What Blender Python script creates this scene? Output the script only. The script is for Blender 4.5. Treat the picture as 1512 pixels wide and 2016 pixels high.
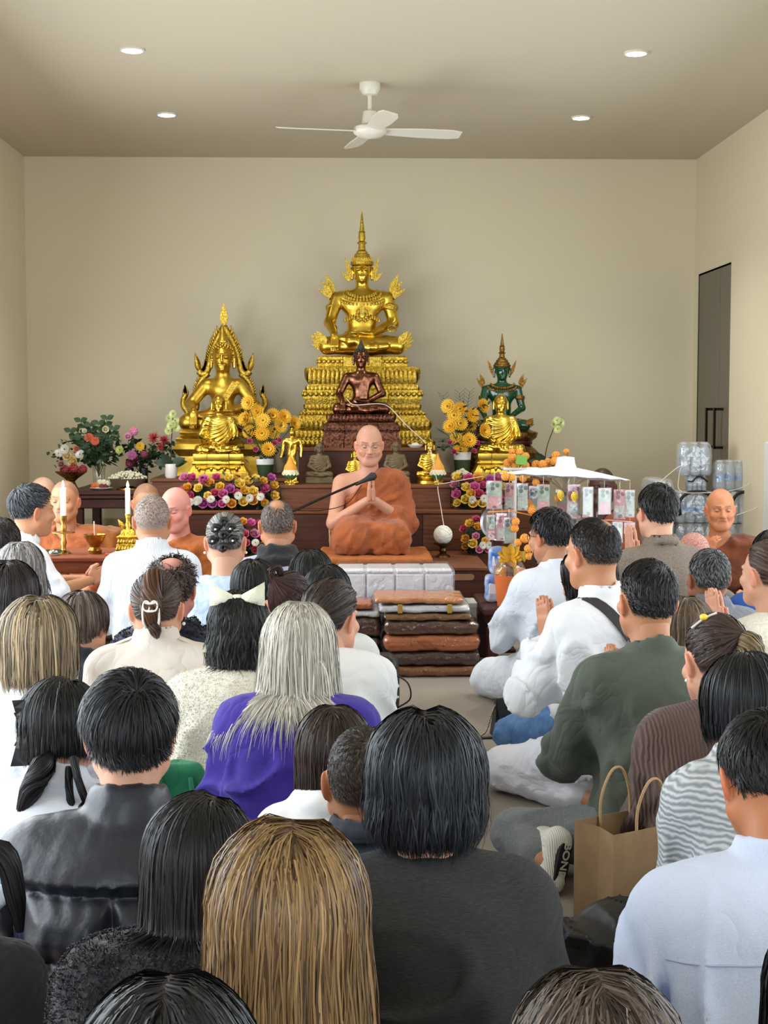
import bpy, math, random
import numpy as np
from mathutils import Matrix, Vector
for o in list(bpy.data.objects): bpy.data.objects.remove(o)
scene = bpy.context.scene
COL = scene.collection
R_ = math.radians
rng = np.random.default_rng(7)
random.seed(7)

# ------------------------------------------------------------------ camera
CAM = np.array([0.0, 0.0, 1.35]); F = 2860.0
PITCH = math.atan((1008-806)/F); YAW = math.atan((756-677)/F)
_cr = Matrix.Rotation(-YAW, 3, 'Z') @ Matrix.Rotation(math.pi/2-PITCH, 3, 'X')
CR = np.array(_cr)
cam_d = bpy.data.cameras.new('camera'); cam = bpy.data.objects.new('camera', cam_d); COL.objects.link(cam)
cam_d.sensor_fit = 'HORIZONTAL'; cam_d.sensor_width = 36.0; cam_d.lens = 36.0*F/1512.0
cam_d.clip_start = 0.05; cam_d.clip_end = 60
cam.location = CAM; cam.rotation_euler = _cr.to_euler(); scene.camera = cam

def ray(px, py): return CR @ np.array([(px-756)/F, (1008-py)/F, -1.0])
def P(px, py, Y):                       # point of the room seen at a pixel of the photo, at depth Y
    d = ray(px, py); return CAM + d*(Y/d[1])
def PZ(px, py, Z):                      # same, at height Z
    d = ray(px, py); return CAM + d*((Z-CAM[2])/d[2])
def mpp(Y): return Y/F                  # metres per photo pixel at depth Y

# ------------------------------------------------------------------ light
world = bpy.data.worlds.new('World'); scene.world = world; world.use_nodes = True
wn = world.node_tree.nodes; wl = world.node_tree.links
bg = wn['Background']; bg.inputs[0].default_value = (0.86, 0.93, 1.0, 1); bg.inputs[1].default_value = 1.0
def area(name, loc, rot, sx, sy, power, col):
    l = bpy.data.lights.new(name, 'AREA'); l.shape = 'RECTANGLE'; l.size = sx; l.size_y = sy
    l.energy = power; l.color = col
    o = bpy.data.objects.new(name, l); COL.objects.link(o); o.location = loc; o.rotation_euler = rot
    return o
# daylight entering through the glazed openings: side walls and the rear wall behind the camera
area('daylight_left', (-2.27, 5.2, 1.28), (0, -math.pi/2+.32, 0), 1.9, 6.6, 178, (0.87, 0.94, 1.0))
area('daylight_right', (2.53, 4.9, 1.28), (0, math.pi/2-.32, 0), 1.9, 6.6, 78, (0.87, 0.94, 1.0))
area('daylight_rear', (0.13, -1.42, 1.25), (math.pi/2-.22, 0, 0), 4.2, 1.9, 84, (0.80, 0.90, 1.0))
scene.view_settings.view_transform = 'Standard'; scene.view_settings.look = 'None'
scene.view_settings.exposure = 0.5; scene.view_settings.gamma = 1.0
scene.view_settings.use_curve_mapping = False
try:
    scene.cycles.use_denoising = True
    scene.cycles.max_bounces = 7; scene.cycles.transparent_max_bounces = 12
    scene.cycles.caustics_reflective = False; scene.cycles.caustics_refractive = False
    scene.cycles.sample_clamp_indirect = 6
except Exception: pass

# ------------------------------------------------------------------ materials
def lin(c):
    if isinstance(c, str):
        c = c.lstrip('#'); c = [int(c[i:i+2], 16)/255 for i in (0, 2, 4)]
        return tuple(x/12.92 if x <= .04045 else ((x+.055)/1.055)**2.4 for x in c)
    return tuple(c)
MATS = {}
def mat(name, color, rough=.6, metal=0., bump=None, var=None, coat=0., sheen=0., attr=False, spec=.5, emit=None, alpha=1., trans=0., sss=0., wave=None, crease=None):
    """bump=(scale, strength[, stretch xyz]); var=(scale, second colour, stretch xyz); wave=(scale, axis, distortion, strength)"""
    if name in MATS: return MATS[name]
    m = bpy.data.materials.new(name); m.use_nodes = True; MATS[name] = m
    nt = m.node_tree; N = nt.nodes; L = nt.links; b = N['Principled BSDF']
    c = lin(color); b.inputs['Base Color'].default_value = (*c, 1)
    b.inputs['Roughness'].default_value = rough; b.inputs['Metallic'].default_value = metal
    b.inputs['Specular IOR Level'].default_value = spec
    if coat: b.inputs['Coat Weight'].default_value = coat; b.inputs['Coat Roughness'].default_value = .12
    if sheen: b.inputs['Sheen Weight'].default_value = sheen; b.inputs['Sheen Roughness'].default_value = .5
    if alpha < 1: b.inputs['Alpha'].default_value = alpha
    if trans: b.inputs['Transmission Weight'].default_value = trans
    if sss:
        b.inputs['Subsurface Weight'].default_value = sss; b.inputs['Subsurface Radius'].default_value = (.02, .008, .004); b.inputs['Subsurface Scale'].default_value = .3
    if emit: b.inputs['Emission Color'].default_value = (*lin(emit[0]), 1); b.inputs['Emission Strength'].default_value = emit[1]
    tc = N.new('ShaderNodeTexCoord')
    def noise(scale, st=(1, 1, 1), detail=4):
        mp = N.new('ShaderNodeMapping'); mp.inputs['Scale'].default_value = st
        L.new(tc.outputs['Object'], mp.inputs[0])
        n = N.new('ShaderNodeTexNoise'); n.inputs['Scale'].default_value = scale; n.inputs['Detail'].default_value = detail
        L.new(mp.outputs[0], n.inputs['Vector']); return n
    src = None
    if attr:
        a = N.new('ShaderNodeAttribute'); a.attribute_name = 'Col'; src = a.outputs['Color']
        L.new(src, b.inputs['Base Color'])
    if var:
        n = noise(var[0], var[2] if len(var) > 2 else (1, 1, 1))
        rp = N.new('ShaderNodeValToRGB'); rp.color_ramp.elements[0].position = .38; rp.color_ramp.elements[1].position = .62
        L.new(n.outputs[0], rp.inputs[0])
        mx = N.new('ShaderNodeMix'); mx.data_type = 'RGBA'
        L.new(rp.outputs[0], mx.inputs[0])
        if attr: 
            mx.blend_type = 'MULTIPLY'; L.new(src, mx.inputs[6]); mx.inputs[7].default_value = (*lin(var[1]), 1)
        else:
            mx.inputs[6].default_value = (*c, 1); mx.inputs[7].default_value = (*lin(var[1]), 1)
        L.new(mx.outputs[2], b.inputs['Base Color'])
    h = None
    if bump:
        n = noise(bump[0], bump[2] if len(bump) > 2 else (1, 1, 1)); h = (n.outputs[0], bump[1])
    if wave:
        mp = N.new('ShaderNodeMapping'); L.new(tc.outputs['Object'], mp.inputs[0])
        w = N.new('ShaderNodeTexWave'); w.bands_direction = wave[1]; w.inputs['Scale'].default_value = wave[0]; w.inputs['Distortion'].default_value = wave[2]
        L.new(mp.outputs[0], w.inputs['Vector']); h2 = (w.outputs[0], wave[3])
        if h is None: h = h2
        else:
            ad = N.new('ShaderNodeMath'); L.new(h[0], ad.inputs[0]); L.new(h2[0], ad.inputs[1]); h = (ad.outputs[0], h[1])
        if len(wave) > 4:
            rp = N.new('ShaderNodeMix'); rp.data_type = 'RGBA'; L.new(w.outputs[0], rp.inputs[0])
            rp.inputs[6].default_value = (*c, 1); rp.inputs[7].default_value = (*lin(wave[4]), 1); L.new(rp.outputs[2], b.inputs['Base Color'])
    cr = None
    if crease:
        n = noise(crease[0], (1, 1, .8), 2.5); n.inputs['Distortion'].default_value = 1.1
        a1 = N.new('ShaderNodeMath'); a1.operation = 'SUBTRACT'; a1.inputs[1].default_value = .5; L.new(n.outputs[0], a1.inputs[0])
        a2 = N.new('ShaderNodeMath'); a2.operation = 'ABSOLUTE'; L.new(a1.outputs[0], a2.inputs[0])
        a3_ = N.new('ShaderNodeMath'); a3_.operation = 'POWER'; a3_.inputs[1].default_value = .7; L.new(a2.outputs[0], a3_.inputs[0])
        cr = N.new('ShaderNodeBump'); cr.inputs['Strength'].default_value = crease[1]; cr.inputs['Distance'].default_value = .03
        L.new(a3_.outputs[0], cr.inputs['Height']); L.new(cr.outputs[0], b.inputs['Normal'])
    if h is not None:
        bp = N.new('ShaderNodeBump'); bp.inputs['Strength'].default_value = h[1]; bp.inputs['Distance'].default_value = .004
        L.new(h[0], bp.inputs['Height']); L.new(bp.outputs[0], b.inputs['Normal'])
        if cr is not None: L.new(cr.outputs[0], bp.inputs['Normal'])
    return m
def film(name, color=(1, 1, 1), amount=.25, rough=.08, bump=(30, .6), diff=.12):
    """clear plastic film or glass: mostly see-through with glossy reflections"""
    if name in MATS: return MATS[name]
    m = bpy.data.materials.new(name); m.use_nodes = True; MATS[name] = m
    nt = m.node_tree; N = nt.nodes; L = nt.links; N.remove(N['Principled BSDF']); out = N['Material Output']
    t = N.new('ShaderNodeBsdfTransparent'); t.inputs[0].default_value = (*lin(color), 1)
    g = N.new('ShaderNodeBsdfGlossy'); g.inputs['Roughness'].default_value = rough
    d = N.new('ShaderNodeBsdfDiffuse'); d.inputs[0].default_value = (.8, .82, .84, 1)
    m1 = N.new('ShaderNodeMixShader'); m1.inputs[0].default_value = diff; L.new(g.outputs[0], m1.inputs[1]); L.new(d.outputs[0], m1.inputs[2])
    fr = N.new('ShaderNodeLayerWeight'); fr.inputs[0].default_value = .35
    mm = N.new('ShaderNodeMath'); mm.operation = 'MULTIPLY_ADD'; mm.inputs[1].default_value = .5; mm.inputs[2].default_value = amount; mm.use_clamp = True
    L.new(fr.outputs['Facing'], mm.inputs[0])
    m2 = N.new('ShaderNodeMixShader'); L.new(mm.outputs[0], m2.inputs[0]); L.new(t.outputs[0], m2.inputs[1]); L.new(m1.outputs[0], m2.inputs[2])
    tc = N.new('ShaderNodeTexCoord'); n = N.new('ShaderNodeTexNoise'); n.inputs['Scale'].default_value = bump[0]; L.new(tc.outputs['Object'], n.inputs['Vector'])
    bp = N.new('ShaderNodeBump'); bp.inputs['Strength'].default_value = bump[1]; bp.inputs['Distance'].default_value = .01
    L.new(n.outputs[0], bp.inputs['Height']); L.new(bp.outputs[0], g.inputs['Normal'])
    L.new(m2.outputs[0], out.inputs[0]); return m

# ------------------------------------------------------------------ mesh helpers
def mk_mesh(name, V, quads=None, tris=None, smooth=True, faces=None):
    me = bpy.data.meshes.new(name)
    V = np.asarray(V, np.float32)
    if faces is not None:
        ls = np.array([len(f) for f in faces], np.int32); li = np.concatenate([np.asarray(f, np.int32) for f in faces]) if len(faces) else np.zeros(0, np.int32)
    else:
        parts = []; ls = []
        if quads is not None and len(quads): parts.append(np.asarray(quads, np.int32).ravel()); ls.append(np.full(len(quads), 4, np.int32))
        if tris is not None and len(tris): parts.append(np.asarray(tris, np.int32).ravel()); ls.append(np.full(len(tris), 3, np.int32))
        li = np.concatenate(parts); ls = np.concatenate(ls)
    me.vertices.add(len(V)); me.vertices.foreach_set('co', V.ravel())
    me.loops.add(len(li)); me.loops.foreach_set('vertex_index', li)
    me.polygons.add(len(ls)); st = np.concatenate([[0], np.cumsum(ls)[:-1]]).astype(np.int32)
    me.polygons.foreach_set('loop_start', st); me.polygons.foreach_set('loop_total', ls)
    me.polygons.foreach_set('use_smooth', np.full(len(ls), bool(smooth)))
    me.update(calc_edges=True); me.validate()
    return me
def setcol(me, C):
    a = me.color_attributes.new('Col', 'FLOAT_COLOR', 'POINT')
    C = np.asarray(C, np.float32)
    if C.shape[1] == 3: C = np.concatenate([C, np.ones((len(C), 1), np.float32)], 1)
    a.data.foreach_set('color', C.ravel())
def obj(name, me, m=None, parent=None, loc=None, rot=None, scale=None, sharp=None):
    o = bpy.data.objects.new(name, me); COL.objects.link(o)
    if m is not None and me is not None and not me.materials: me.materials.append(m)
    if parent is not None: o.parent = parent
    if loc is not None: o.location = Vector([float(x) for x in loc])
    if rot is not None: o.rotation_euler = rot
    if scale is not None: o.scale = (scale,)*3 if np.isscalar(scale) else scale
    return o
def tag(o, label, cat, group=None):
    o['label'] = label; o['category'] = cat
    if group: o['group'] = group
    return o
def thing(name, label, cat, loc=(0, 0, 0), rz=0, group=None):
    o = bpy.data.objects.new(name, None); COL.objects.link(o); o.empty_display_size = .05
    o.location = Vector([float(x) for x in loc]); o.rotation_euler = (0, 0, rz)
    return tag(o, label, cat, group)
def rotm(rx=0, ry=0, rz=0):
    return np.array((Matrix.Rotation(rz, 3, 'Z') @ Matrix.Rotation(ry, 3, 'Y') @ Matrix.Rotation(rx, 3, 'X')))
class G:
    def __init__(s): s.V = []; s.F = []; s.n = 0
    def add(s, V, Fc, M=None, t=None):
        V = np.asarray(V, float)
        if M is not None: V = V @ np.asarray(M).T
        if t is not None: V = V + np.asarray(t)
        s.V.append(V); s.F += [tuple(i+s.n for i in f) for f in Fc]; s.n += len(V); return s
    def box(s, lo, hi, bev=0., M=None, t=None):
        x0, y0, z0 = lo; x1, y1, z1 = hi
        if not bev:
            V = [(x0,y0,z0),(x1,y0,z0),(x1,y1,z0),(x0,y1,z0),(x0,y0,z1),(x1,y0,z1),(x1,y1,z1),(x0,y1,z1)]
            return s.add(V, [(0,3,2,1),(4,5,6,7),(0,1,5,4),(1,2,6,5),(2,3,7,6),(3,0,4,7)], M, t)
        b = bev
        ring = lambda x0,y0,x1,y1,z: [(x0,y0,z),(x1,y0,z),(x1,y1,z),(x0,y1,z)]
        oc = lambda d,z: [(x0+b,y0+d,z),(x1-b,y0+d,z),(x1-d,y0+b,z),(x1-d,y1-b,z),(x1-b,y1-d,z),(x0+b,y1-d,z),(x0+d,y1-b,z),(x0+d,y0+b,z)]
        V = oc(b,z0)+oc(0,z0+b)+oc(0,z1-b)+oc(b,z1)
        Fc = [tuple(range(7,-1,-1)), tuple(range(24,32))]
        for k in range(3):
            for i in range(8): j=(i+1)%8; Fc.append((k*8+i,k*8+j,k*8+8+j,k*8+8+i))
        return s.add(V, Fc, M, t)
    def lathe(s, prof, n=24, M=None, t=None, cap=True, sq=None):
        """prof: list of (radius, z)"""
        V = []; Fc = []
        for r, z in prof:
            for i in range(n):
                a = 2*math.pi*i/n; V.append((r*math.cos(a), r*math.sin(a), z))
        for k in range(len(prof)-1):
            for i in range(n): j=(i+1)%n; Fc.append((k*n+i,k*n+j,k*n+n+j,k*n+n+i))
        if cap:
            Fc.append(tuple(range(n-1,-1,-1))); Fc.append(tuple(range((len(prof)-1)*n, len(prof)*n)))
        return s.add(V, Fc, M, t)
    def tube(s, pts, r, n=8, cap=True, flat=1.0):
        pts = np.asarray(pts, float); m = len(pts); r = np.broadcast_to(np.asarray(r, float), (m,))
        T = np.gradient(pts, axis=0); T /= np.linalg.norm(T, axis=1, keepdims=True)+1e-9
        up = np.array([0,0,1.]) if abs(T[0][2]) < .9 else np.array([0,1.,0])
        V = []; Fc = []
        for k in range(m):
            u = np.cross(T[k], up); u /= np.linalg.norm(u)+1e-9; v = np.cross(u, T[k]); up = v
            for i in range(n):
                a = 2*math.pi*i/n; V.append(pts[k]+r[k]*(math.cos(a)*u+flat*math.sin(a)*v))
        for k in range(m-1):
            for i in range(n): j=(i+1)%n; Fc.append((k*n+i,k*n+j,k*n+n+j,k*n+n+i))
        if cap: Fc.append(tuple(range(n-1,-1,-1))); Fc.append(tuple(range((m-1)*n, m*n)))
        return s.add(V, Fc)
    def prism(s, poly, y0, y1, M=None, t=None):
        """2-D outline in xz extruded along y"""
        n = len(poly); V = [(x,y0,z) for x,z in poly]+[(x,y1,z) for x,z in poly]
        Fc = [tuple(range(n)), tuple(range(2*n-1,n-1,-1))]+[(i,n+i,n+(i+1)%n,(i+1)%n) for i in range(n)]
        return s.add(V, Fc, M, t)
    def ell(s, c, r, n=12, m=8, M=None):
        V=[]; Fc=[]
        for k in range(m+1):
            th = math.pi*k/m
            for i in range(n):
                a=2*math.pi*i/n; V.append((r[0]*math.sin(th)*math.cos(a), r[1]*math.sin(th)*math.sin(a), r[2]*math.cos(th)))
        for k in range(m):
            for i in range(n): j=(i+1)%n; Fc.append((k*n+i,k*n+n+i,k*n+n+j,k*n+j))
        return s.add(V, Fc, M, c)
    def mesh(s, name='m', smooth=False): return mk_mesh(name, np.concatenate(s.V), faces=s.F, smooth=smooth)
    def obj(s, name, m, parent=None, smooth=False, **k): return obj(name, s.mesh(name, smooth), m, parent, **k)
def autosmooth(o, ang=40):
    me = o.data
    me.polygons.foreach_set('use_smooth', np.ones(len(me.polygons), bool))
    try: me.set_sharp_from_angle(angle=R_(ang))
    except Exception: pass
    return o
def bez(pts, n=24):
    """smooth Catmull-Rom through points"""
    p = np.asarray(pts, float); q = np.vstack([2*p[0]-p[1], p, 2*p[-1]-p[-2]]); out = []
    m = len(p)-1
    for u in np.linspace(0, m, n):
        i = min(int(u), m-1); t = u-i; a, b, c, d = q[i:i+4]
        out.append(.5*((2*b)+(c-a)*t+(2*a-5*b+4*c-d)*t*t+(3*b-a-3*c+d)*t**3))
    return np.array(out)
def join(*ms):
    """ms: (V, quads, tris) tuples -> one"""
    V=[];Q=[];n=0
    for v,q in ms: V.append(v); Q.append(np.asarray(q)+n); n+=len(v)
    return np.concatenate(V), np.concatenate(Q)

# ------------------------------------------------------------------ implicit surfaces (for bodies, cloth, statues)
def waves(seed, k, n=7, stretch=(1, 1, 1)):
    r = np.random.default_rng(seed); K = r.normal(size=(n, 3)); K /= np.linalg.norm(K, axis=1, keepdims=True)
    K = K*k*r.uniform(.6, 1.5, (n, 1))*np.array(stretch); ph = r.uniform(0, 6.28, n); am = r.uniform(.5, 1, n)
    def f(Pp):
        w = np.sin(Pp @ (K[0]*.5)+ph[0])*.8
        s = np.zeros(len(Pp))
        for i in range(n): s += am[i]*np.sin(Pp @ K[i]+ph[i]+w)
        return s/n*1.6
    return f
def folds(seed, k, amp, stretch=(1, 1, 1), sharp=1.0):
    f = waves(seed, k, 5, stretch)
    return lambda Pp: amp*(np.exp(-(f(Pp)/.22)**2)*1.5-.5)
class SDF:
    def __init__(s): s.L = []
    def rc(s, a, b, ra, rb=None, k=.02, op='u'): s.L.append(('rc', np.array(a, float), np.array(b, float), ra, ra if rb is None else rb, k, op)); return s
    def chain(s, pts, rs, k=.02):
        for i in range(len(pts)-1): s.rc(pts[i], pts[i+1], rs[i], rs[i+1], k)
        return s
    def el(s, c, r, M=None, k=.02, op='u'): s.L.append(('el', np.array(c, float), np.array(r, float), None if M is None else np.array(M), k, op)); return s
    def box(s, c, h, rad=.01, M=None, k=.02, op='u'): s.L.append(('bx', np.array(c, float), np.array(h, float), rad, None if M is None else np.array(M), k, op)); return s
    def ring(s, c, R0, w, h, M=None, k=.01, ry=None, op='u'): s.L.append(('tr', np.array(c, float), R0, w, h, None if M is None else np.array(M), k, ry or R0, op)); return s
    def cut(s, o, n, k=0.): s.L.append(('pl', np.array(o, float), np.array(n, float)/np.linalg.norm(n), k)); return s
    def bounds(s):
        lo = np.full(3, 9.); hi = np.full(3, -9.)
        for p in s.L:
            if p[0] == 'pl' or p[-1] != 'u': continue
            a, b = s.bb(p); lo = np.minimum(lo, a); hi = np.maximum(hi, b)
        return lo, hi
    def bb(s, p):
        if p[0] == 'rc': r = max(p[3], p[4]); return np.minimum(p[1], p[2])-r, np.maximum(p[1], p[2])+r
        if p[0] == 'el':
            e = p[2] if p[3] is None else np.sqrt((p[3]**2) @ (p[2]**2)); return p[1]-e, p[1]+e
        if p[0] == 'bx':
            e = (p[2] if p[4] is None else np.abs(p[4]) @ p[2])+p[3]; return p[1]-e, p[1]+e
        if p[0] == 'tr':
            e = np.array([p[2]+p[3], p[7]+p[3], p[4]]); e = e if p[5] is None else np.abs(p[5]) @ e; return p[1]-e, p[1]+e
    def mesh(s, h, post=None, infl=0., smooth=1):
        lo, hi = s.bounds(); lo = lo-3*h-infl-.02; hi = hi+3*h+infl+.02
        n = np.ceil((hi-lo)/h).astype(int)+1
        A = np.full(n, .15, np.float32)
        ax = [lo[i]+h*np.arange(n[i]) for i in range(3)]
        for p in s.L:
            if p[0] == 'pl':
                d = (ax[0][:, None, None]-p[1][0])*p[2][0]+(ax[1][None, :, None]-p[1][1])*p[2][1]+(ax[2][None, None, :]-p[1][2])*p[2][2]
                if p[3] > 0:
                    k = p[3]; hh = np.clip(.5-.5*(A-d)/k, 0, 1); A = (A*(1-hh)+d*hh+k*hh*(1-hh)).astype(np.float32)
                else: A = np.maximum(A, d).astype(np.float32)
                continue
            a, b = s.bb(p); k = {'rc': 5, 'el': 4, 'bx': 5, 'tr': 6}[p[0]]; k = p[k]; op = p[-1]; pad = k+infl+2.5*h
            i0 = np.maximum(((a-pad-lo)/h).astype(int), 0); i1 = np.minimum(((b+pad-lo)/h).astype(int)+2, n)
            if np.any(i1 <= i0): continue
            sl = tuple(slice(i0[j], i1[j]) for j in range(3))
            X = ax[0][sl[0]][:, None, None]; Y = ax[1][sl[1]][None, :, None]; Z = ax[2][sl[2]][None, None, :]
            if p[0] == 'rc':
                ab = p[2]-p[1]; L2 = ab @ ab+1e-12
                x, y, z = X-p[1][0], Y-p[1][1], Z-p[1][2]
                t = np.clip((x*ab[0]+y*ab[1]+z*ab[2])/L2, 0, 1)
                d = np.sqrt((x-t*ab[0])**2+(y-t*ab[1])**2+(z-t*ab[2])**2)-(p[3]+(p[4]-p[3])*t)
            else:
                x, y, z = X-p[1][0], Y-p[1][1], Z-p[1][2]
                M = {'el': p[3], 'bx': p[4] if p[0] == 'bx' else None, 'tr': p[5] if p[0] == 'tr' else None}[p[0]]
                if M is not None:
                    x, y, z = (x*M[0,0]+y*M[1,0]+z*M[2,0], x*M[0,1]+y*M[1,1]+z*M[2,1], x*M[0,2]+y*M[1,2]+z*M[2,2])
                if p[0] == 'el':
                    r = p[2]; k0 = np.sqrt((x/r[0])**2+(y/r[1])**2+(z/r[2])**2); k1 = np.sqrt((x/r[0]**2)**2+(y/r[1]**2)**2+(z/r[2]**2)**2)+1e-6
                    d = k0*(k0-1)/k1
                elif p[0] == 'bx':
                    qx, qy, qz = np.abs(x)-p[2][0]+p[3], np.abs(y)-p[2][1]+p[3], np.abs(z)-p[2][2]+p[3]
                    d = np.sqrt(np.maximum(qx, 0)**2+np.maximum(qy, 0)**2+np.maximum(qz, 0)**2)+np.minimum(np.maximum(qx, np.maximum(qy, qz)), 0)-p[3]
                else:
                    R0, w, hh, ry = p[2], p[3], p[4], p[7]
                    q = (np.sqrt(x*x+(y*R0/ry)**2)-R0)/w; d = (np.sqrt(q*q+(z/hh)**2)-1)*min(w, hh)
            d = (d-infl if op == 'u' else d).astype(np.float32); a_ = A[sl]
            if op == 'u':
                if k > 0: hh = np.clip(.5+.5*(a_-d)/k, 0, 1); A[sl] = a_*(1-hh)+d*hh-k*hh*(1-hh)
                else: A[sl] = np.minimum(a_, d)
            else:
                d = -d
                if k > 0: hh = np.clip(.5-.5*(a_-d)/k, 0, 1); A[sl] = a_*(1-hh)+d*hh+k*hh*(1-hh)
                else: A[sl] = np.maximum(a_, d)
        if post is not None:
            ii = np.nonzero(np.abs(A) < .05); Pp = np.stack([ax[j][ii[j]] for j in range(3)], 1)
            A[ii] = A[ii]-post(Pp)
        A[0] = A[-1] = .1; A[:, 0] = A[:, -1] = .1; A[:, :, 0] = A[:, :, -1] = .1
        return surfnet(A, lo, h, smooth)
def surfnet(A, lo, h, smooth=1):
    ins = A < 0; n = np.array(A.shape)-1
    cnt = np.zeros(n, np.int8)
    offs = [(i, j, k) for i in (0, 1) for j in (0, 1) for k in (0, 1)]
    for i, j, k in offs: cnt += ins[i:i+n[0], j:j+n[1], k:k+n[2]]
    act = (cnt > 0) & (cnt < 8); C = np.argwhere(act)
    val = np.stack([A[C[:, 0]+i, C[:, 1]+j, C[:, 2]+k] for i, j, k in offs], 1)
    ofs = np.array(offs, float); S = np.zeros((len(C), 3)); W = np.zeros(len(C))
    for a in range(8):
        for b in range(a+1, 8):
            if np.abs(ofs[a]-ofs[b]).sum() != 1: continue
            va, vb = val[:, a], val[:, b]; m = (va < 0) != (vb < 0)
            t = np.where(m, va/np.where(m, va-vb, 1), 0)
            S += np.where(m[:, None], ofs[a]+t[:, None]*(ofs[b]-ofs[a]), 0); W += m
    V = lo+h*(C+S/W[:, None])
    idx = np.full(n, -1, np.int32); idx[tuple(C.T)] = np.arange(len(C))
    Q = []
    for d in range(3):
        u, v = [(1, 2), (2, 0), (0, 1)][d]
        sl0 = [slice(1, -1)]*3; sl1 = [slice(1, -1)]*3; sl0[d] = slice(0, -1); sl1[d] = slice(1, None)
        a, b = ins[tuple(sl0)], ins[tuple(sl1)]
        E = np.argwhere(a != b); st = a[tuple(E.T)]
        E = E+1; E[:, d] -= 1
        def at(du, dv):
            q = E.copy(); q[:, u] -= du; q[:, v] -= dv; return idx[tuple(q.T)]
        q = np.stack([at(1, 1), at(0, 1), at(0, 0), at(1, 0)], 1)
        q[~st] = q[~st][:, ::-1]; Q.append(q)
    Q = np.concatenate(Q); Q = Q[(Q >= 0).all(1)]
    for _ in range(smooth):
        S = np.zeros_like(V); W = np.zeros(len(V))
        for a, b in ((0, 1), (1, 2), (2, 3), (3, 0)):
            for c in range(3): S[:, c] += np.bincount(Q[:, a], V[Q[:, b], c], len(V))+np.bincount(Q[:, b], V[Q[:, a], c], len(V))
            W += np.bincount(Q[:, a], minlength=len(V))+np.bincount(Q[:, b], minlength=len(V))
        V = .5*V+.5*S/np.maximum(W, 1)[:, None]
    return V, Q
# ================================================================== the room
YB = 10.6
XL = P(52, 600, YB)[0]; XR = P(1367, 600, YB)[0]; ZC = P(700, 311, YB)[2]; Y0 = -1.5
M_wall = mat('beige_wall_paint', '#d8cdb0', .75, bump=(180, .08))
M_ceil = mat('ceiling_paint', '#c4b9a1', .8, bump=(150, .05))
M_floor = mat('beige_carpet', '#a79d90', .95, bump=(420, .9), var=(260, '#8d8377'))
M_frame = mat('white_window_frame', '#dcdcd8', .4)
def struct(o): o['kind'] = 'structure'; return o
g = G(); g.box((XL-.2, Y0-.2, -.1), (XR+.2, YB+.2, 0)); struct(g.obj('floor', M_floor))
g = G(); g.box((XL-.2, Y0-.2, ZC), (XR+.2, YB+.2, ZC+.1)); struct(g.obj('ceiling', M_ceil))
g = G(); g.box((XL-.2, YB, 0), (XR+.2, YB+.2, ZC)); struct(g.obj('wall_back', M_wall))
WY0, WY1, WZ0, WZ1 = .5, 8.5, .25, 2.3
def side_wall(name, x0, x1):
    g = G()
    g.box((x0, Y0-.2, 0), (x1, WY0, ZC)).box((x0, WY1, 0), (x1, YB, ZC)).box((x0, WY0, 0), (x1, WY1, WZ0)).box((x0, WY0, WZ1), (x1, WY1, ZC))
    return struct(g.obj(name, M_wall))
side_wall('wall_left', XL-.2, XL)
g = G(); g.box((XL-.2, Y0-.2, 0), (XL+.35, Y0, ZC)).box((XR-.35, Y0-.2, 0), (XR+.2, Y0, ZC)).box((XL+.35, Y0-.2, 0), (XR-.35, Y0, .2)).box((XL+.35, Y0-.2, 2.3), (XR-.35, Y0, ZC))
struct(g.obj('wall_rear', M_wall))
# right wall with a recess for the cupboard doors
def on_right(px, py):
    d = ray(px, py); return CAM+d*(XR/d[0])
da, db = on_right(1376, 540), on_right(1441, 516)
DY1, DY0, DZ = da[1], db[1], (da[2]+db[2])/2
g = G()
g.box((XR, Y0-.2, 0), (XR+.2, WY0, ZC)).box((XR, WY1, 0), (XR+.2, DY0, ZC)).box((XR, DY1, 0), (XR+.2, YB, ZC)).box((XR, DY0, DZ), (XR+.2, DY1, ZC))
g.box((XR, WY0, 0), (XR+.2, WY1, WZ0)).box((XR, WY0, WZ1), (XR+.2, WY1, ZC)).box((XR+.12, DY0, 0), (XR+.2, DY1, DZ))
struct(g.obj('wall_right', M_wall))
M_glass = film('window_glass', (1, 1, 1), .02, .02, (1, 0))
def window(name, x, y0, y1, nm, along='y', dx=.1):
    root = bpy.data.objects.new(name, None); COL.objects.link(root); struct(root)
    mk = (lambda a, b, z0, z1, t0, t1: ((t0, a, z0), (t1, b, z1))) if along == 'y' else (lambda a, b, z0, z1, t0, t1: ((a, t0, z0), (b, t1, z1)))
    w = .06; z0, z1 = (WZ0, WZ1) if along == 'y' else (.2, 2.3)
    g = G(); g.box(*mk(y0, y1, z0, z0+w, x-.04, x+.04)).box(*mk(y0, y1, z1-w, z1, x-.04, x+.04))
    for i in range(nm+1):
        c = y0+(y1-y0)*i/nm; g.box(*mk(max(y0, c-w/2), min(y1, c+w/2), z0+w, z1-w, x-.04, x+.04))
    g.obj('window_frame', M_frame, root)
    for i in range(nm):
        a, b = y0+(y1-y0)*i/nm+w/2, y0+(y1-y0)*(i+1)/nm-w/2
        G().box(*mk(a, b, z0+w, z1-w, x-.004, x+.004)).obj('pane', M_glass, root)
window('window_1', XL-.1, WY0, WY1, 6)
window('window_2', XR+.1, WY0, WY1, 6)
window('window_3', Y0-.1, XL+.35, XR-.35, 4, 'x')
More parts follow.
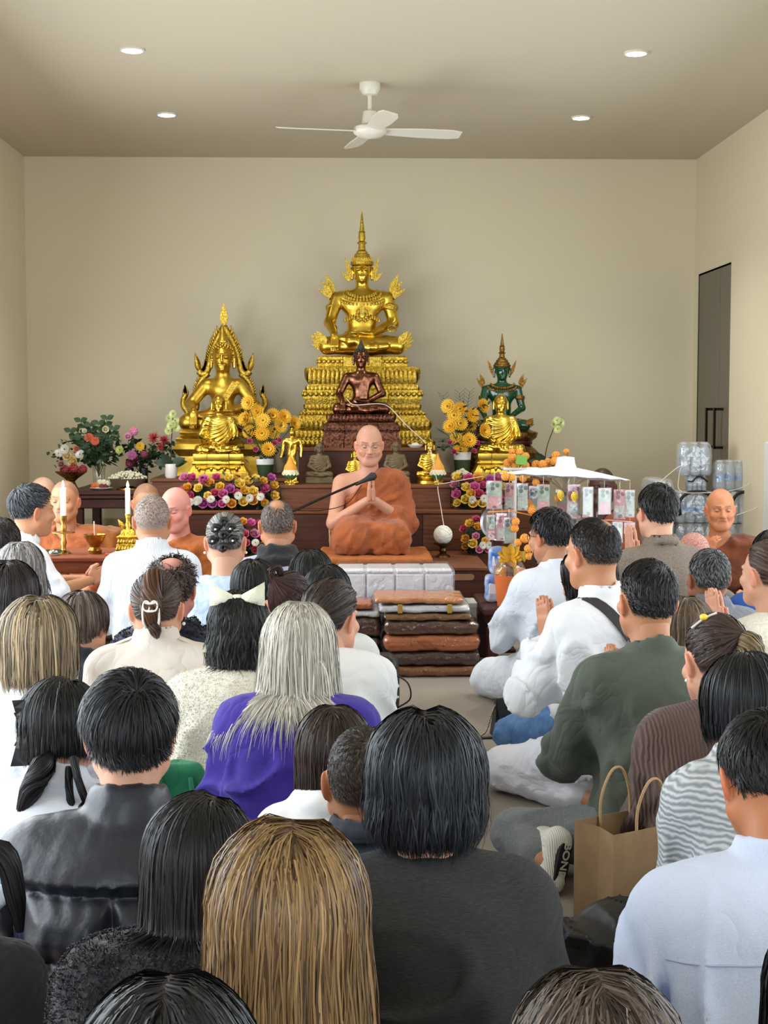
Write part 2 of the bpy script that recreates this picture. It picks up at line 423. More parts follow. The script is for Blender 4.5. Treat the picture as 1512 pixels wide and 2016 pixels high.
# cupboard double door with bar handles, set in the recess of the right wall
M_door = mat('taupe_laminate', '#6b6355', .5)
M_black = mat('black_metal', '#17130f', .35, .6)
dr = bpy.data.objects.new('door_1', None); COL.objects.link(dr); struct(dr)
dm = on_right(1418, 540)[1]
for k, (a, b) in enumerate(((DY0, dm), (dm, DY1))):
    lf = G().box((XR+.004, a+.003, .01), (XR+.04, b-.003, DZ-.012)).obj('door_leaf', M_door, dr)
    hy = b-.12 if k == 0 else a+.10
    hz0, hz1 = P(1400, 882, 10)[2], P(1400, 803, 10)[2]
    h = G(); hx = XR-.055
    h.box((hx-.008, hy-.009, hz0), (hx+.008, hy+.009, hz1)).box((hx, hy-.009, hz0), (XR+.01, hy+.009, hz0+.018)).box((hx, hy-.009, hz1-.018), (XR+.01, hy+.009, hz1))
    h.obj('handle', M_black, lf)
struct(G().box((XR-.004, DY0-.012, 0), (XR+.03, DY0, DZ+.012)).box((XR-.004, DY1, 0), (XR+.03, DY1+.012, DZ+.012)).box((XR-.004, DY0, DZ), (XR+.03, DY1, DZ+.012)).obj('trim_1', mat('door_trim', '#cfc6ae', .6)))
yy = P(1500, 950, 9)[0]
tx = on_right(1511, 950)
struct(G().box((XR-.02, tx[1]-.30, 0), (XR, tx[1]+.02, P(1500, 868, 8.85)[2]), .01).obj('trim_2', M_frame))

# ------------------------------------------------------------------ ceiling fan and downlights
M_fan = mat('white_fan_enamel', '#d9d4c4', .35)
fc = P(728, 168, 8.2); fz = ZC
fan = thing('ceiling_fan', 'white four-bladed ceiling fan hanging on a short rod', 'fan', (fc[0], 8.2, fz))
u = mpp(8.2)
g = G(); g.lathe([(.001, 0), (20*u, 0), (20*u, -12*u), (14*u, -22*u), (5*u, -24*u), (.001, -24*u)], 28, cap=False); autosmooth(g.obj('canopy', M_fan, fan))
g = G(); g.lathe([(4.2*u, -22*u), (4.2*u, -58*u)], 14); autosmooth(g.obj('rod', M_fan, fan))
g = G(); g.lathe([(.001, -52*u), (13*u, -54*u), (15*u, -66*u), (16*u, -78*u), (31*u, -84*u), (33*u, -90*u), (31*u, -96*u), (22*u, -102*u), (.001, -106*u)], 32, cap=False); autosmooth(g.obj('motor_housing', M_fan, fan))
for k in range(4):
    a = R_(11+90*k); bl = G(); n = 9; L = 182*u; V = []
    for i in range(n):
        t = i/(n-1); x = .055+(L-.055)*t; w = (.034+.022*min(1, t*2))*(1 if i < n-1 else .7)
        tw = R_(-13)
        V += [(x, -w*math.cos(tw), -w*math.sin(tw)), (x, w*math.cos(tw), w*math.sin(tw))]
    V = np.array(V); V2 = V-np.array([0, 0, .006]); m = len(V)
    Fc = []
    for i in range(n-1):
        q = (2*i, 2*i+2, 2*i+3, 2*i+1); Fc += [q, tuple(m+j for j in reversed(q)), (2*i, m+2*i, m+2*i+2, 2*i+2), (2*i+1, 2*i+3, m+2*i+3, m+2*i+1)]
    Fc += [(0, 1, m+1, m), (2*n-2, m+2*n-2, m+2*n-1, 2*n-1)]
    bl.add(np.vstack([V, V2]), Fc)
    b = bl.obj('blade', M_fan, fan, loc=(0, 0, -90*u), rot=(0, 0, a))
    G().box((.03, -.018, -.006), (.085, .018, .006), .003).obj('blade_bracket', M_fan, b)
M_led = mat('downlight_lens', (1, 1, 1), .4, emit=((1, .98, .94), 26))
for i, (px, py, lab) in enumerate(((260, 99, 'front'), (1252, 105, 'front'), (328, 226, 'altar'), (1144, 232, 'altar'))):
    p = PZ(px, py, ZC-.005)
    t = thing('downlight', 'lit round ceiling downlight '+['away from', 'close to'][i//2]+' the altar wall, on the '+['candle table', 'cupboard door'][i%2]+' side', 'light', (p[0], p[1], ZC), group='recessed ceiling downlights')
    g = G(); g.lathe([(.062, .0), (.062, -.008), (.052, -.01), (.05, -.003)], 28, cap=False); autosmooth(g.obj('trim_ring', M_fan, t))
    g = G(); g.lathe([(.05, -.003), (.05, -.006)], 24); g.obj('lens', M_led, t)
    l = bpy.data.lights.new('downlight_beam', 'SPOT'); l.energy = 55; l.spot_size = R_(115); l.spot_blend = .9; l.shadow_soft_size = .05; l.color = (1, .96, .88)
    lo = bpy.data.objects.new('downlight_beam', l); COL.objects.link(lo); lo.parent = t; lo.location = (0, 0, -.03)

# ------------------------------------------------------------------ stepped altar
def wood(name, c1, c2, rough=.5, st=(1, 12, 12), sc=5): return mat(name, c1, rough, var=(sc, c2, st), bump=(30, .08, st), spec=.3)
M_w1 = wood('brown_altar_laminate', '#74452a', '#5d3520')
M_w2 = wood('dark_altar_laminate', '#4f2a1a', '#402013')
M_w3 = wood('mahogany', '#4b231b', '#3a1913')
M_w4 = wood('red_brown_table_wood', '#8a4a2e', '#74391f')
def step(name, label, x0, x1, y0, y1, z0, z1, mb, mt=None, lip=.012, slab=.022):
    t = thing(name, label, 'altar', ((x0+x1)/2, y0, z0)); cx = (x0+x1)/2; w = (x1-x0)/2
    G().box((-w, 0, 0), (w, y1-y0, z1-z0-slab), .003).obj('box', mb, t)
    G().box((-w-lip, -lip, z1-z0-slab), (w+lip, y1-y0, z1-z0), .004).obj('top_board', mt or mb, t)
    return t
ZA, ZB, ZCc, ZP = 1.095, .866, .714, .457
xa = lambda px, Y: P(px, 1000, Y)[0]
platform = step('altar_platform', 'low wide wooden platform where the praying monk sits', xa(405, 8.2), xa(957, 8.2), 8.2, 9.149, 0, ZP, M_w2, M_w1)
pf = P(911, 1136, 8.2)
g = G(); pts = [(-21*.00287+.0, -6*.00287)]
sl = []
for a in np.linspace(-math.pi/2, math.pi/2, 9): sl.append((.048+.018*math.cos(a), .018*math.sin(a)))
for a in np.linspace(math.pi/2, 3*math.pi/2, 9): sl.append((-.048+.018*math.cos(a), .018*math.sin(a)))
g.prism(sl, -.004, .01); g.obj('hand_slot', mat('slot_wood', '#8f6446', .5), platform, loc=(pf[0]-platform.location.x, 0, pf[2]))
stepC = step('altar_step', 'lower full-width wooden altar step behind the praying monk', xa(346, 9.15), xa(945, 9.15), 9.15, 9.638, 0, ZCc, M_w2, M_w1)
G().box((xa(833, 9.15)-stepC.location.x, -.006, ZP+.004), (xa(943, 9.15)-stepC.location.x, .002, ZCc-.03)).obj('front_panel', M_w1, stepC)
stepB = step('altar_step', 'middle wooden altar step carrying the small monk figures', xa(553, 9.32), xa(887, 9.32), 9.32, 9.64, ZCc, ZB, M_w1)
stepA = step('altar_step', 'upper wooden altar step under the tall crowned statue', xa(588, 9.64), xa(858, 9.64), 9.652, 10.55, 0, ZA, M_w2, M_w1)
ZS = .893
stepL = step('altar_step', 'wooden altar box under the statue with the flame arch', xa(300, 9.65), xa(584, 9.65), 9.652, 10.55, 0.0, ZS, M_w1)
stepR = step('altar_step', 'wooden altar box under the green seated statue', xa(864, 9.65), xa(1082, 9.65), 9.652, 10.55, 0.0, ZS, M_w1)
# dark side table at the left with moulded apron
ZT = 1.35-(965-806)*9.6/F
t = thing('side_table', 'dark mahogany side table holding the mixed flower vases', 'table', (xa(215, 9.6), 9.6, 0)); w = xa(299, 9.6)-xa(215, 9.6)-.01
G().box((-w, 0, ZT-.03), (w, .85, ZT), .006).obj('table_top', M_w3, t)
G().box((-w+.015, .012, ZT-.055), (w-.015, .84, ZT-.03), .004).box((-w+.03, .03, ZT-.12), (w-.03, .82, ZT-.055), .006).obj('apron', M_w3, t)
for sx in (-1, 1):
    for y in (.04, .74): G().box((sx*(w-.06)-.03, y, 0), (sx*(w-.06)+.03, y+.06, ZT-.12), .006).obj('leg', M_w3, t)
# low offering table in front of the seated monks on the left
ZO = 1.35-(1096-806)*7.2/F
t = thing('offering_table', 'low orange-brown wooden table with candles and a brass bowl', 'table', (xa(198, 7.2), 7.2, 0)); w = xa(330, 7.2)-xa(198, 7.2)
G().box((-w, 0, ZO-.025), (w, .5, ZO), .006).obj('table_top', M_w4, t)
G().box((-w+.03, .025, ZO-.085), (w-.03, .47, ZO-.025), .004).obj('apron', M_w4, t)
for sx in (-1, 1):
    for y in (.03, .42): G().box((sx*(w-.06)-.025, y, 0), (sx*(w-.06)+.025, y+.05, ZO-.085), .005).obj('leg', M_w4, t)
# dark stool under the money tree
ZM = .34
t = thing('offering_stool', 'dark red-brown wooden table under the banknote tree', 'table', (xa(1095, 7.3), 7.3, 0))
x0 = xa(953, 7.3)-t.location.x
G().box((x0, 0, ZM-.035), (-x0, .62, ZM), .006).obj('table_top', M_w3, t)
G().box((x0+.03, .03, ZM-.10), (-x0-.03, .58, ZM-.035), .005).obj('apron', M_w3, t)
for sx in (x0+.02, -x0-.08):
    for y in (.02, .53): G().box((sx, y, 0), (sx+.06, y+.06, ZM-.10), .006).obj('leg', M_w3, t)
# ================================================================== statues
M_gold = mat('polished_gold', '#e8c857', .27, 1., var=(9, '#d2aa3c'), bump=(60, .05))
M_goldm = mat('satin_gold', '#dcba50', .36, 1., var=(14, '#c49c38'), bump=(90, .22))
M_goldc = mat('carved_gold', '#e6c555', .38, 1., var=(70, '#a8862c'), bump=(120, .9))
M_bronze = mat('dark_copper_bronze', '#8d5f48', .25, 1., var=(12, '#5f3b2c'), bump=(50, .12))
M_bronzec = mat('carved_copper_bronze', '#7a5140', .35, 1., var=(60, '#452a20'), bump=(110, .9))
M_bhair = mat('grey_bronze_hair', '#4d4a4a', .5, .6, bump=(160, .9))
M_jade = mat('dark_green_glaze', '#0d4a2b', .12, 0., coat=.6, var=(8, '#073a20'))
M_crown = mat('antique_gold', '#a8803f', .35, 1., var=(50, '#5e4220'), bump=(110, .7))
M_olive = mat('olive_stone', '#746243', .6, .25, var=(20, '#5d4e34'), bump=(70, .3))
def buddha(robe=0, pose='earth', T=1., hs=1., sx=1., h=.0105, seed=1):
    """seated cross-legged figure, knee width 1, facing +y; T stretches the trunk, hs the head, sx the shoulders"""
    s = SDF(); q3 = lambda p: (p[0]*(sx if p[2] > .5 else 1), p[1], .16+(p[2]-.16)*T if p[2] > .28 else p[2])
    el = lambda c, r, **k: s.el(q3(c), (r[0]*sx, r[1], r[2]*(T if c[2] > .3 else 1)), **k)
    rc = lambda a, b, *r, **k: s.rc(q3(a), q3(b), *r, **k)
    s.el((0, -.02, .16), (.25, .19, .17), k=.05); el((0, -.01, .38), (.185, .13, .22), k=.08); el((0, -.005, .63), (.265, .15, .19), k=.08)
    if robe: el((0, .0, .45), (.30, .165, .34), k=.06)
    rc((-.25, -.01, .715), (.25, -.01, .715), .085, k=.07)
    zn = q3((0, 0, .74))[2]; zc = zn+.19+.11*hs
    s.rc((0, 0, zn), (0, .01, zc-.06*hs), .085*hs**.5, .075*hs**.5, k=.05)
    for q in (-1, 1): s.rc((q*.15, -.01, .14), (q*.42, .2, .115), .135, .105, k=.05)
    s.rc((.42, .21, .105), (-.14, .36, .085), .1, .06, k=.03).rc((-.42, .21, .11), (.14, .34, .155), .1, .062, k=.03)
    s.rc((-.1, .37, .08), (-.30, .33, .1), .05, .03, k=.02).rc((.1, .36, .16), (.3, .3, .19), .05, .03, k=.02)
    kk = .06 if robe else .03
    def arm(q, pts, rs): s.chain([q3((q*x, y, z)) for x, y, z in pts], rs, k=kk)
    arm(-1, [(.31, -.01, .70), (.385, .02, .40), (.12, .27, .255)], [.085, .068, .042])
    if pose == 'earth':
        arm(1, [(.31, -.01, .70), (.395, .08, .40), (.34, .30, .25)], [.085, .068, .045])
        s.el((.335, .36, .2), (.055, .03, .06), k=.02)
        for i in range(4): s.chain([(.297+.025*i, .375, .18), (.295+.025*i, .40, .1), (.295+.025*i, .39, .03+.01*(i == 0))], [.015, .014, .011], k=.004)
    else:
        arm(1, [(.31, -.01, .70), (.385, .02, .40), (.12, .29, .265)], [.085, .068, .042])
    s.el((-.03, .31, .25), (.13, .06, .03), k=.02)
    for i in range(4): s.rc((-.02, .29+.022*i, .262), (.13, .29+.022*i, .265), .014, .012, k=.004)
    H = lambda x, y, z: (x*hs, y*hs, zc+z*hs)
    s.el(H(0, .0, .03), np.array((.112, .125, .125))*hs, k=.03).el(H(0, .03, -.055), np.array((.09, .095, .11))*hs, k=.03)
    s.rc(H(0, .135, .03), H(0, .157, -.035), .013*hs, .021*hs, k=.012)
    for q in (-1, 1):
        s.el(H(q*.045, .118, .012), np.array((.032, .022, .02))*hs, k=.01, op='s'); s.el(H(q*.045, .112, .006), np.array((.03, .024, .016))*hs, k=.006); s.rc(H(q*.018, .131, .037), H(q*.075, .110, .04), .011*hs, .007*hs, k=.008)
        s.rc(H(q*.118, -.01, .03), H(q*.122, -.005, -.10), .022*hs, .018*hs, k=.01)
    s.rc(H(-.035, .125, -.075), H(.035, .125, -.075), .012*hs, k=.005).rc(H(-.025, .122, -.096), H(.025, .122, -.096), .012*hs, k=.005)
    s.el(H(0, .11, -.125), (.03*hs, .03*hs, .022*hs), k=.015)
    post = None
    if robe:
        zs = q3((0, 0, .74))[2]
        def post(Pp, seed=seed):
            x, y, z = Pp.T
            dx, dz = x+.28, z-zs; a = np.arctan2(-dz, dx+.05); r = np.hypot(dx, dz)
            w = np.abs(np.sin(a*17+2.2*np.sin(r*7+seed)))
            m = np.clip((z-.22)/.06, 0, 1)*np.clip((zs+.03-z)/.04, 0, 1)
            m2 = np.clip((.24-z)/.05, 0, 1)
            return (.013*(w-.6)*m+.008*m2*np.sin(np.abs(x)*44+y*30))*robe
    V, Q = s.mesh(h, post)
    return V, Q, zc
def curls(zc, n=150, r0=(.117, .13, .135), c=None, rad=.017):
    g = G(); c = np.array(c if c is not None else (0, 0, zc+.03))
    for i in range(n):
        z = 1-2*(i+.5)/n; a = i*2.39996; rr = math.sqrt(1-z*z); d = np.array([rr*math.cos(a), rr*math.sin(a), z])
        if d[2] < -.55 or (d[1] > .25 and d[2] < .52): continue
        g.ell(c+d*np.array(r0), (rad,)*3, 6, 4)
    return g
def leafshape(n=7, w=.3, curve=.0):
    """flame outline along +z, length 1"""
    t = np.linspace(0, 1, n); wd = w*np.sin(np.pi*np.clip(t, 0, 1)**.75)*(1-t*.3); cx = curve*t*t
    L = [(cx[i]-wd[i], t[i]) for i in range(n)]; Rr = [(cx[i]+wd[i], t[i]) for i in range(n-2, 0, -1)]
    return L+Rr
def flame(g, c, L, w, ang=0., curve=.15, th=.012, side=1):
    """flat flame tongue in the xz plane"""
    pl = [(side*x*L, z*L) for x, z in leafshape(7, w, curve)]
    g.prism(pl, -th/2, th/2, rotm(0, ang, 0), c)
def tier_section(hw, hd, notch):
    a, b, n = hw, hd, notch
    return [(-a+n, -b), (-a*.45, -b), (-a*.42, -b-n*.5), (a*.42, -b-n*.5), (a*.45, -b), (a-n, -b), (a-n, -b+n), (a, -b+n), (a, b-n), (a-n, b-n), (a-n, b), (-a+n, b), (-a+n, b-n), (-a, b-n), (-a, -b+n), (-a+n, -b+n)]
def tiers(prof, dr, notch=.03):
    """prof: (halfwidth, z)"""
    g = G(); V = []; n = 16
    for hw, z in prof: V += [(x, y, z) for x, y in tier_section(hw, hw*dr, notch)]
    Fc = [tuple(range(n-1, -1, -1)), tuple(range((len(prof)-1)*n, len(prof)*n))]
    for k in range(len(prof)-1):
        for i in range(n): j = (i+1) % n; Fc.append((k*n+i, k*n+j, k*n+n+j, k*n+n+i))
    return g.add(V, Fc)
def petal_row(hw, dr, z0, z1, n, bulge=.02, up=True, notch=.03):
    """row of upright lotus petals round three sides of a tier"""
    g = G(); hd = hw*dr+notch*.25; H = z1-z0
    def petal(c, M, w):
        prof = [(.9, 0, 0), (1., .35, .8), (.8, .75, 1.), (.0, 1.0, .7)]
        V = []
        for sx, tz, ty in prof:
            zz = z0+H*(tz if up else 1-tz)
            for q in (-1, 0, 1): V.append((q*w/2*sx, -bulge*ty*(1 if q == 0 else .45), zz-z0))
        Fc = [(3*i+j, 3*i+j+1, 3*i+j+4, 3*i+j+3) for i in range(3) for j in range(2)]
        g.add(V, Fc, M, c)
    w = 2*hw/n
    for i in range(n): petal((-hw+w*(i+.5), -hd, z0), None, w)
    nd = max(2, int(n*dr))
    for q, a in ((1, math.pi/2), (-1, -math.pi/2)):
        wd = 2*hd/nd
        for i in range(nd): petal((q*hw, -hd+wd*(i+.5), z0), rotm(0, 0, a), wd)
    return g
def bead_row(hw, dr, z, n, r, notch=.03):
    g = G(); hd = hw*dr+notch*.2; w = 2*hw/n
    for i in range(n): g.ell((-hw+w*(i+.5), -hd, z), (r, r*.6, r), 6, 4)
    nd = max(2, int(n*dr))
    for q in (-1, 1):
        for i in range(nd): g.ell((q*hw, -hd+2*hd/nd*(i+.5), z), (r*.6, r, r), 6, 4)
    return g
def stuff(o): o['kind'] = 'stuff'; return o
FIG = {}
def fig(key, **k):
    if key not in FIG:
        V, Q, zc = buddha(**k); FIG[key] = (mk_mesh(key, V, Q), zc)
    return FIG[key]

# ------------------------------------------------------------------ tall crowned statue in the centre
YS = 10.24; u = mpp(10.05)
c0 = P(713, 882, YS); st = thing('buddha_statue', 'tall gold seated statue with a pointed crown on high tiered base', 'statue', (c0[0], YS, ZA))
zz = lambda py: P(713, py, 10.05)[2]-ZA
def mkbase(parent, prof_px, dr, m, rows, yref=10.05, cx=713, zbase=ZA, notch=.03):
    uu = mpp(yref); Z = lambda py: max(0., P(cx, py, yref)[2]-zbase)
    o = tiers([(w*uu/2, Z(y)) for w, y in prof_px], dr, notch).obj('base', m, parent)
    for kind, w, y0, y1, n, b in rows:
        if kind == 'p': stuff(petal_row(w*uu/2, dr, Z(y0), Z(y1), n, b, notch=notch).obj('petal_row', m, parent, smooth=True))
        elif kind == 'd': stuff(petal_row(w*uu/2, dr, Z(y0), Z(y1), n, b, up=False, notch=notch).obj('petal_row', m, parent, smooth=True))
        else: stuff(bead_row(w*uu/2, dr, Z((y0+y1)/2), n, b, notch).obj('bead_row', m, parent, smooth=True))
    return o
mkbase(st, [(276, 890), (276, 868), (266, 864), (266, 848), (262, 846), (262, 828), (250, 822), (240, 812), (226, 806), (226, 800), (222, 796), (232, 785), (233, 768), (216, 764), (204, 760), (204, 752), (214, 726), (208, 722), (176, 721), (176, 703), (168, 700)],
       .58, M_goldc, [('p', 274, 888, 866, 30, .02), ('p', 262, 846, 828, 28, .02), ('d', 262, 864, 848, 32, .014), ('b', 244, 818, 810, 36, .012), ('b', 233, 784, 768, 22, .018), ('p', 212, 756, 724, 24, .028), ('b', 176, 720, 703, 20, .016), ('d', 218, 769, 758, 28, .012), ('p', 226, 806, 796, 30, .01)])
k = 163*u; me, zc = fig('seated_buddha_smooth', robe=0, T=.98); zs = zz(698)
f = obj('figure', me, M_gold, st, loc=(0, .0, zs), rot=(0, 0, math.pi), scale=k)
def fobj(g, name, m, parent, z0, k, y=0., smooth=False): return g.obj(name, m, parent, smooth, loc=(0, y, z0), rot=(0, 0, math.pi), scale=k)
def crown(zc, h=1.0, w=1.0):
    g = G(); z = zc+.06
    pr = [(.125, z), (.14, z+.01), (.14, z+.045), (.12, z+.05), (.125, z+.055), (.118, z+.09), (.098, z+.095), (.10, z+.1), (.09, z+.14), (.068, z+.15), (.07, z+.165), (.045, z+.19), (.04, z+.26), (.055, z+.265), (.06, z+.275), (.052, z+.285), (.034, z+.30), (.044, z+.34), (.038, z+.40), (.045, z+.405), (.03, z+.42), (.022, z+.50), (.01, z+.62), (.001, z+.66)]
    return g.lathe([(r*w, z+(q-z)*h) for r, q in pr], 28, cap=False)
def put(name, m, parent, z0, k, y, fn):
    """one ornament object for each side"""
    for q in (-1, 1):
        g = G(); fn(g, q); fobj(g, name, m, parent, z0, k, y)
autosmooth(fobj(crown(zc), 'crown', M_goldc, st, zs, k), 30)
g = G()
for i in range(28): a = 6.283*i/28; flame(g, (.118*math.cos(a), .118*math.sin(a), zc+.10), .06, .3, 0, 0, .02)
stuff(fobj(g, 'crown_leaf_row', M_goldc, st, zs, k))
def earo(g, q): flame(g, (q*.14, .0, zc-.12), .30, .11, q*.12, .12, .03, q); flame(g, (q*.15, .003, zc-.13), .15, .2, q*.55, .2, .04, q)
put('ear_ornament', M_goldc, st, zs, k, 0, earo)
def epau(g, q):
    for j, (a, L) in enumerate(((.1, .26), (.35, .22), (.7, .18), (-.15, .2))): flame(g, (q*(.36+.015*j), -.01+.004*j, .74-.02*j), L, .2, q*a, .25, .05+.012*j, q)
put('shoulder_ornament', M_goldc, st, zs, k, 0, epau)
put('arm_band', M_goldc, st, zs, k, 0, lambda g, q: g.lathe([(.075, -.045), (.095, -.03), (.10, 0), (.095, .03), (.08, .045)], 16, rotm(0, q*.25, 0), (q*.345, .0, .59), cap=False))
put('bracelet', M_goldc, st, zs, k, 0, lambda g, q: g.lathe([(.05, -.02), (.062, 0), (.05, .02)], 14, rotm(R_(-55), 0, 0), (q*.36, .2, .32), cap=False))
def kneeo(g, q):
    for j in range(5): flame(g, (q*.43, .14+.05*j, .05+.02*j), .24-.02*abs(j-2), .22, q*(1.05-.12*j), .12, .05, q)
put('knee_ornament', M_goldc, st, zs, k, 0, kneeo)
def collar_beads(rows, zoff=0.):
    g = G()
    for r, z, n in rows:
        for i in range(n):
            a = math.pi*(i+.5)/n; g.ell((r*math.cos(a)*1.15, .085+.075*math.sin(a)-(.03 if r > .2 else .0), z+zoff-.08*math.sin(a)), (.024, .02, .026), 6, 4)
    return g
g = collar_beads(((.20, .745, 18), (.235, .69, 20), (.16, .78, 16)))
for a in range(10): g.ell((.06*math.cos(a*.628), .15, .49+.06*math.sin(a*.628)), (.026, .018, .026), 6, 4)
for q in (-1, 1):
    for j in range(7): g.ell((q*(.04+.028*j), .142-.004*j*j*.35, .46-.012*abs(j-3)), (.018, .016, .03), 6, 4)
flame(g, (0, .15, .49), .16, .25, 0, 0, .03)
for i in range(24): a = math.pi*(i+.5)/24; g.ell((.2*math.cos(a), .145*math.sin(a), .27), (.018, .016, .025), 6, 4)
stuff(fobj(g, 'chest_ornament', M_goldc, st, zs, k))

# ------------------------------------------------------------------ copper statue on its own base, in front
YS2 = 9.785; u2 = mpp(9.75); c2 = P(711, 882, YS2)
st = thing('buddha_statue', 'dark copper seated statue with grey pointed hair before the tall gold one', 'statue', (c2[0], YS2, ZA))
mkbase(st, [(158, 884), (158, 868), (150, 864), (148, 852), (153, 846), (153, 838), (140, 832), (118, 829), (112, 826), (128, 818), (130, 816), (108, 814)], .44, M_bronzec,
       [('p', 130, 830, 816, 18, .014), ('b', 150, 852, 840, 20, .010)], 9.72, 711, notch=.02)
z2 = P(711, 817, 9.72)[2]-ZA; k2 = 108*u2; me2, zc2 = fig('seated_buddha_narrow', T=.96, hs=1.12, sx=.84)
obj('figure', me2, M_bronze, st, loc=(0, .02, z2), rot=(0, 0, math.pi), scale=k2)
def hairdo(zc, hs, tip, n=160):
    g = curls(zc, n, np.array((.117, .13, .135))*hs, (0, 0, zc+.03*hs), .017*hs); g.ell((0, -.01, zc+.175*hs), (.06*hs, .06*hs, .06*hs), 12, 8); g.lathe([(.045*hs, zc+.2*hs), (.03*hs, zc+.2*hs+tip*.4), (.001, zc+.2*hs+tip)], 10, cap=False)
    return g
fobj(hairdo(zc2, 1.12, .12), 'hair', M_bhair, st, z2, k2, .02, True)
g = G(); g.prism([(-.16, .66), (-.05, .70), (.04, .5), (.02, .3), (-.1, .3)], .12, .165); fobj(g, 'sash', M_bronze, st, z2, k2, .02)

# ------------------------------------------------------------------ gold statue with flame arch
YS3 = 10.2; u3 = mpp(10.1); c3 = P(441, 940, YS3)
st = thing('buddha_statue', 'gold seated statue framed by a pointed flame arch', 'statue', (c3[0], YS3, ZS))
Z3 = lambda py: P(441, py, 10.1)[2]-ZS
g = tiers([(w*u3/2, max(0, Z3(y))) for w, y in ((186, 945), (184, 926), (176, 922), (170, 898), (196, 884), (190, 874), (176, 872), (184, 864), (160, 858), (170, 852), (166, 848), (140, 845))], .45, .02)
autosmooth(g.obj('base', M_goldm, st), 25)
k3 = 158*u3; z3 = Z3(849); me3, zc3 = fig('seated_buddha_short', T=.74, hs=1.17, sx=.70)
obj('figure', me3, M_goldm, st, loc=(0, -.03, z3), rot=(0, 0, math.pi), scale=k3)
fobj(hairdo(zc3, 1.17, .20, 190), 'hair', M_goldm, st, z3, k3, -.03, True)
g = G(); g.prism([(-.2, .58), (-.13, .62), (.04, .36), (-.04, .34)], .10, .165); fobj(g, 'sash', M_goldc, st, z3, k3, -.03)
def a3(cx, cy): return np.array([(300+cx/5.04-442.5)*u3, 0, Z3(570+cy/5.04)])
for q in (-1, 1):
    g = G(); mir = lambda p: np.array([p[0]*(-q), p[1], p[2]])
    pa = np.array([mir(a3(*p)) for p in ((718, 345), (640, 500), (592, 620), (566, 740), (545, 805), (500, 835), (460, 800))])
    g.tube(bez(pa, 30), np.linspace(.016, .019, 30), 8, flat=1.3)
    pb = np.array([mir(a3(*p)) for p in ((560, 825), (490, 890), (448, 990), (438, 1120), (430, 1180), (395, 1205))])
    g.tube(bez(pb, 24), .017, 8, flat=1.3)
    cr = bez(pa, 30)
    for i in range(2, 24, 1): flame(g, cr[i]+np.array([q*.012, 0, 0]), .055, .2, q*.22, .1, .012, q)
    cb = bez(pb, 24)
    for i in range(3, 20): flame(g, cb[i]+np.array([q*.012, 0, 0]), .03, .25, q*.7, .1, .012, q)
    p0, p1 = mir(a3(460, 810)), mir(a3(460, 620)); flame(g, p0, np.linalg.norm(p1-p0)*1.05, .17, q*.06, -.12, .03, -q)
    g.obj('arch', M_goldc, st, True, loc=(0, .1, 0))
    g = G(); pn = np.array([mir(a3(*p)) for p in ((345, 1290), (350, 1220), (315, 1160), (310, 1090), (335, 1040), (300, 1060))]); g.tube(bez(pn, 18), [.022]*10+[.02]*4+[.016, .012, .008, .005], 8)
    for i in range(3): flame(g, mir(a3(335, 1060))+np.array([q*(-.012+.014*i), 0, 0]), .085, .16, q*(.1-.15*i), .1, .015, q)
    g.obj('naga_ornament', M_goldc, st, True, loc=(0, .07, 0))
g = G(); tip = a3(720, 110); bot = a3(720, 345); flame(g, (0, 0, bot[2]), tip[2]-bot[2], .19, 0, 0, .03); g.obj('arch_finial', M_goldc, st, loc=(0, .1, 0))

# ------------------------------------------------------------------ green statue with gold crown and ornaments
YS4 = 10.2; u4 = mpp(10.1); c4 = P(987, 940, YS4)
st = thing('buddha_statue', 'dark green glazed seated statue with gold crown and ornaments', 'statue', (c4[0], YS4, ZS))
Z4 = lambda py: P(985, py, 10.1)[2]-ZS
g = G(); g.lathe([(w*u4/2, max(0, Z4(y))) for w, y in ((140, 942), (146, 912), (150, 892), (120, 878), (100, 874), (112, 872), (140, 862), (146, 852), (120, 848), (110, 845))], 40); autosmooth(g.obj('base', M_crown, st, scale=(1, .62, 1)), 30)
g = G(); g.lathe([(61*u4, Z4(876)), (62*u4, Z4(872)), (61*u4, Z4(868))], 40, cap=False); g.obj('red_band', mat('dark_red_lacquer', '#4a1010', .3), st, scale=(1, .62, 1))
k4 = 104*u4; z4 = Z4(849); me4, zc4 = fig('seated_buddha_tall', T=1.16, hs=1.22, sx=.98)
obj('figure', me4, M_jade, st, loc=(0, 0, z4), rot=(0, 0, math.pi), scale=k4)
autosmooth(fobj(crown(zc4, .98, 1.2), 'crown', M_crown, st, z4, k4, 0), 30)
def earo4(g, q): flame(g, (q*.17, .0, zc4-.1), .32, .12, q*.25, .1, .03, q)
put('ear_ornament', M_crown, st, z4, k4, 0, earo4)
def epau4(g, q):
    for j, (a, L) in enumerate(((.1, .24), (.4, .2), (-.15, .18))): flame(g, (q*(.35+.02*j), -.01+.004*j, .86-.02*j), L, .2, q*a, .2, .04+.012*j, q)
put('shoulder_ornament', M_crown, st, z4, k4, 0, epau4)
put('arm_band', M_crown, st, z4, k4, 0, lambda g, q: g.lathe([(.078, -.05), (.095, -.03), (.10, 0), (.095, .03), (.08, .05)], 16, rotm(0, q*.2, 0), (q*.345, .0, .64), cap=False))
def kneeo4(g, q):
    for j in range(4): flame(g, (q*.42, .15+.05*j, .06+.02*j), .2, .24, q*(1.1-.12*j), .1, .05, q)
put('knee_ornament', M_crown, st, z4, k4, 0, kneeo4)
stuff(fobj(collar_beads(((.19, .90, 18), (.235, .84, 20)), 0), 'necklace', M_crown, st, z4, k4, 0))

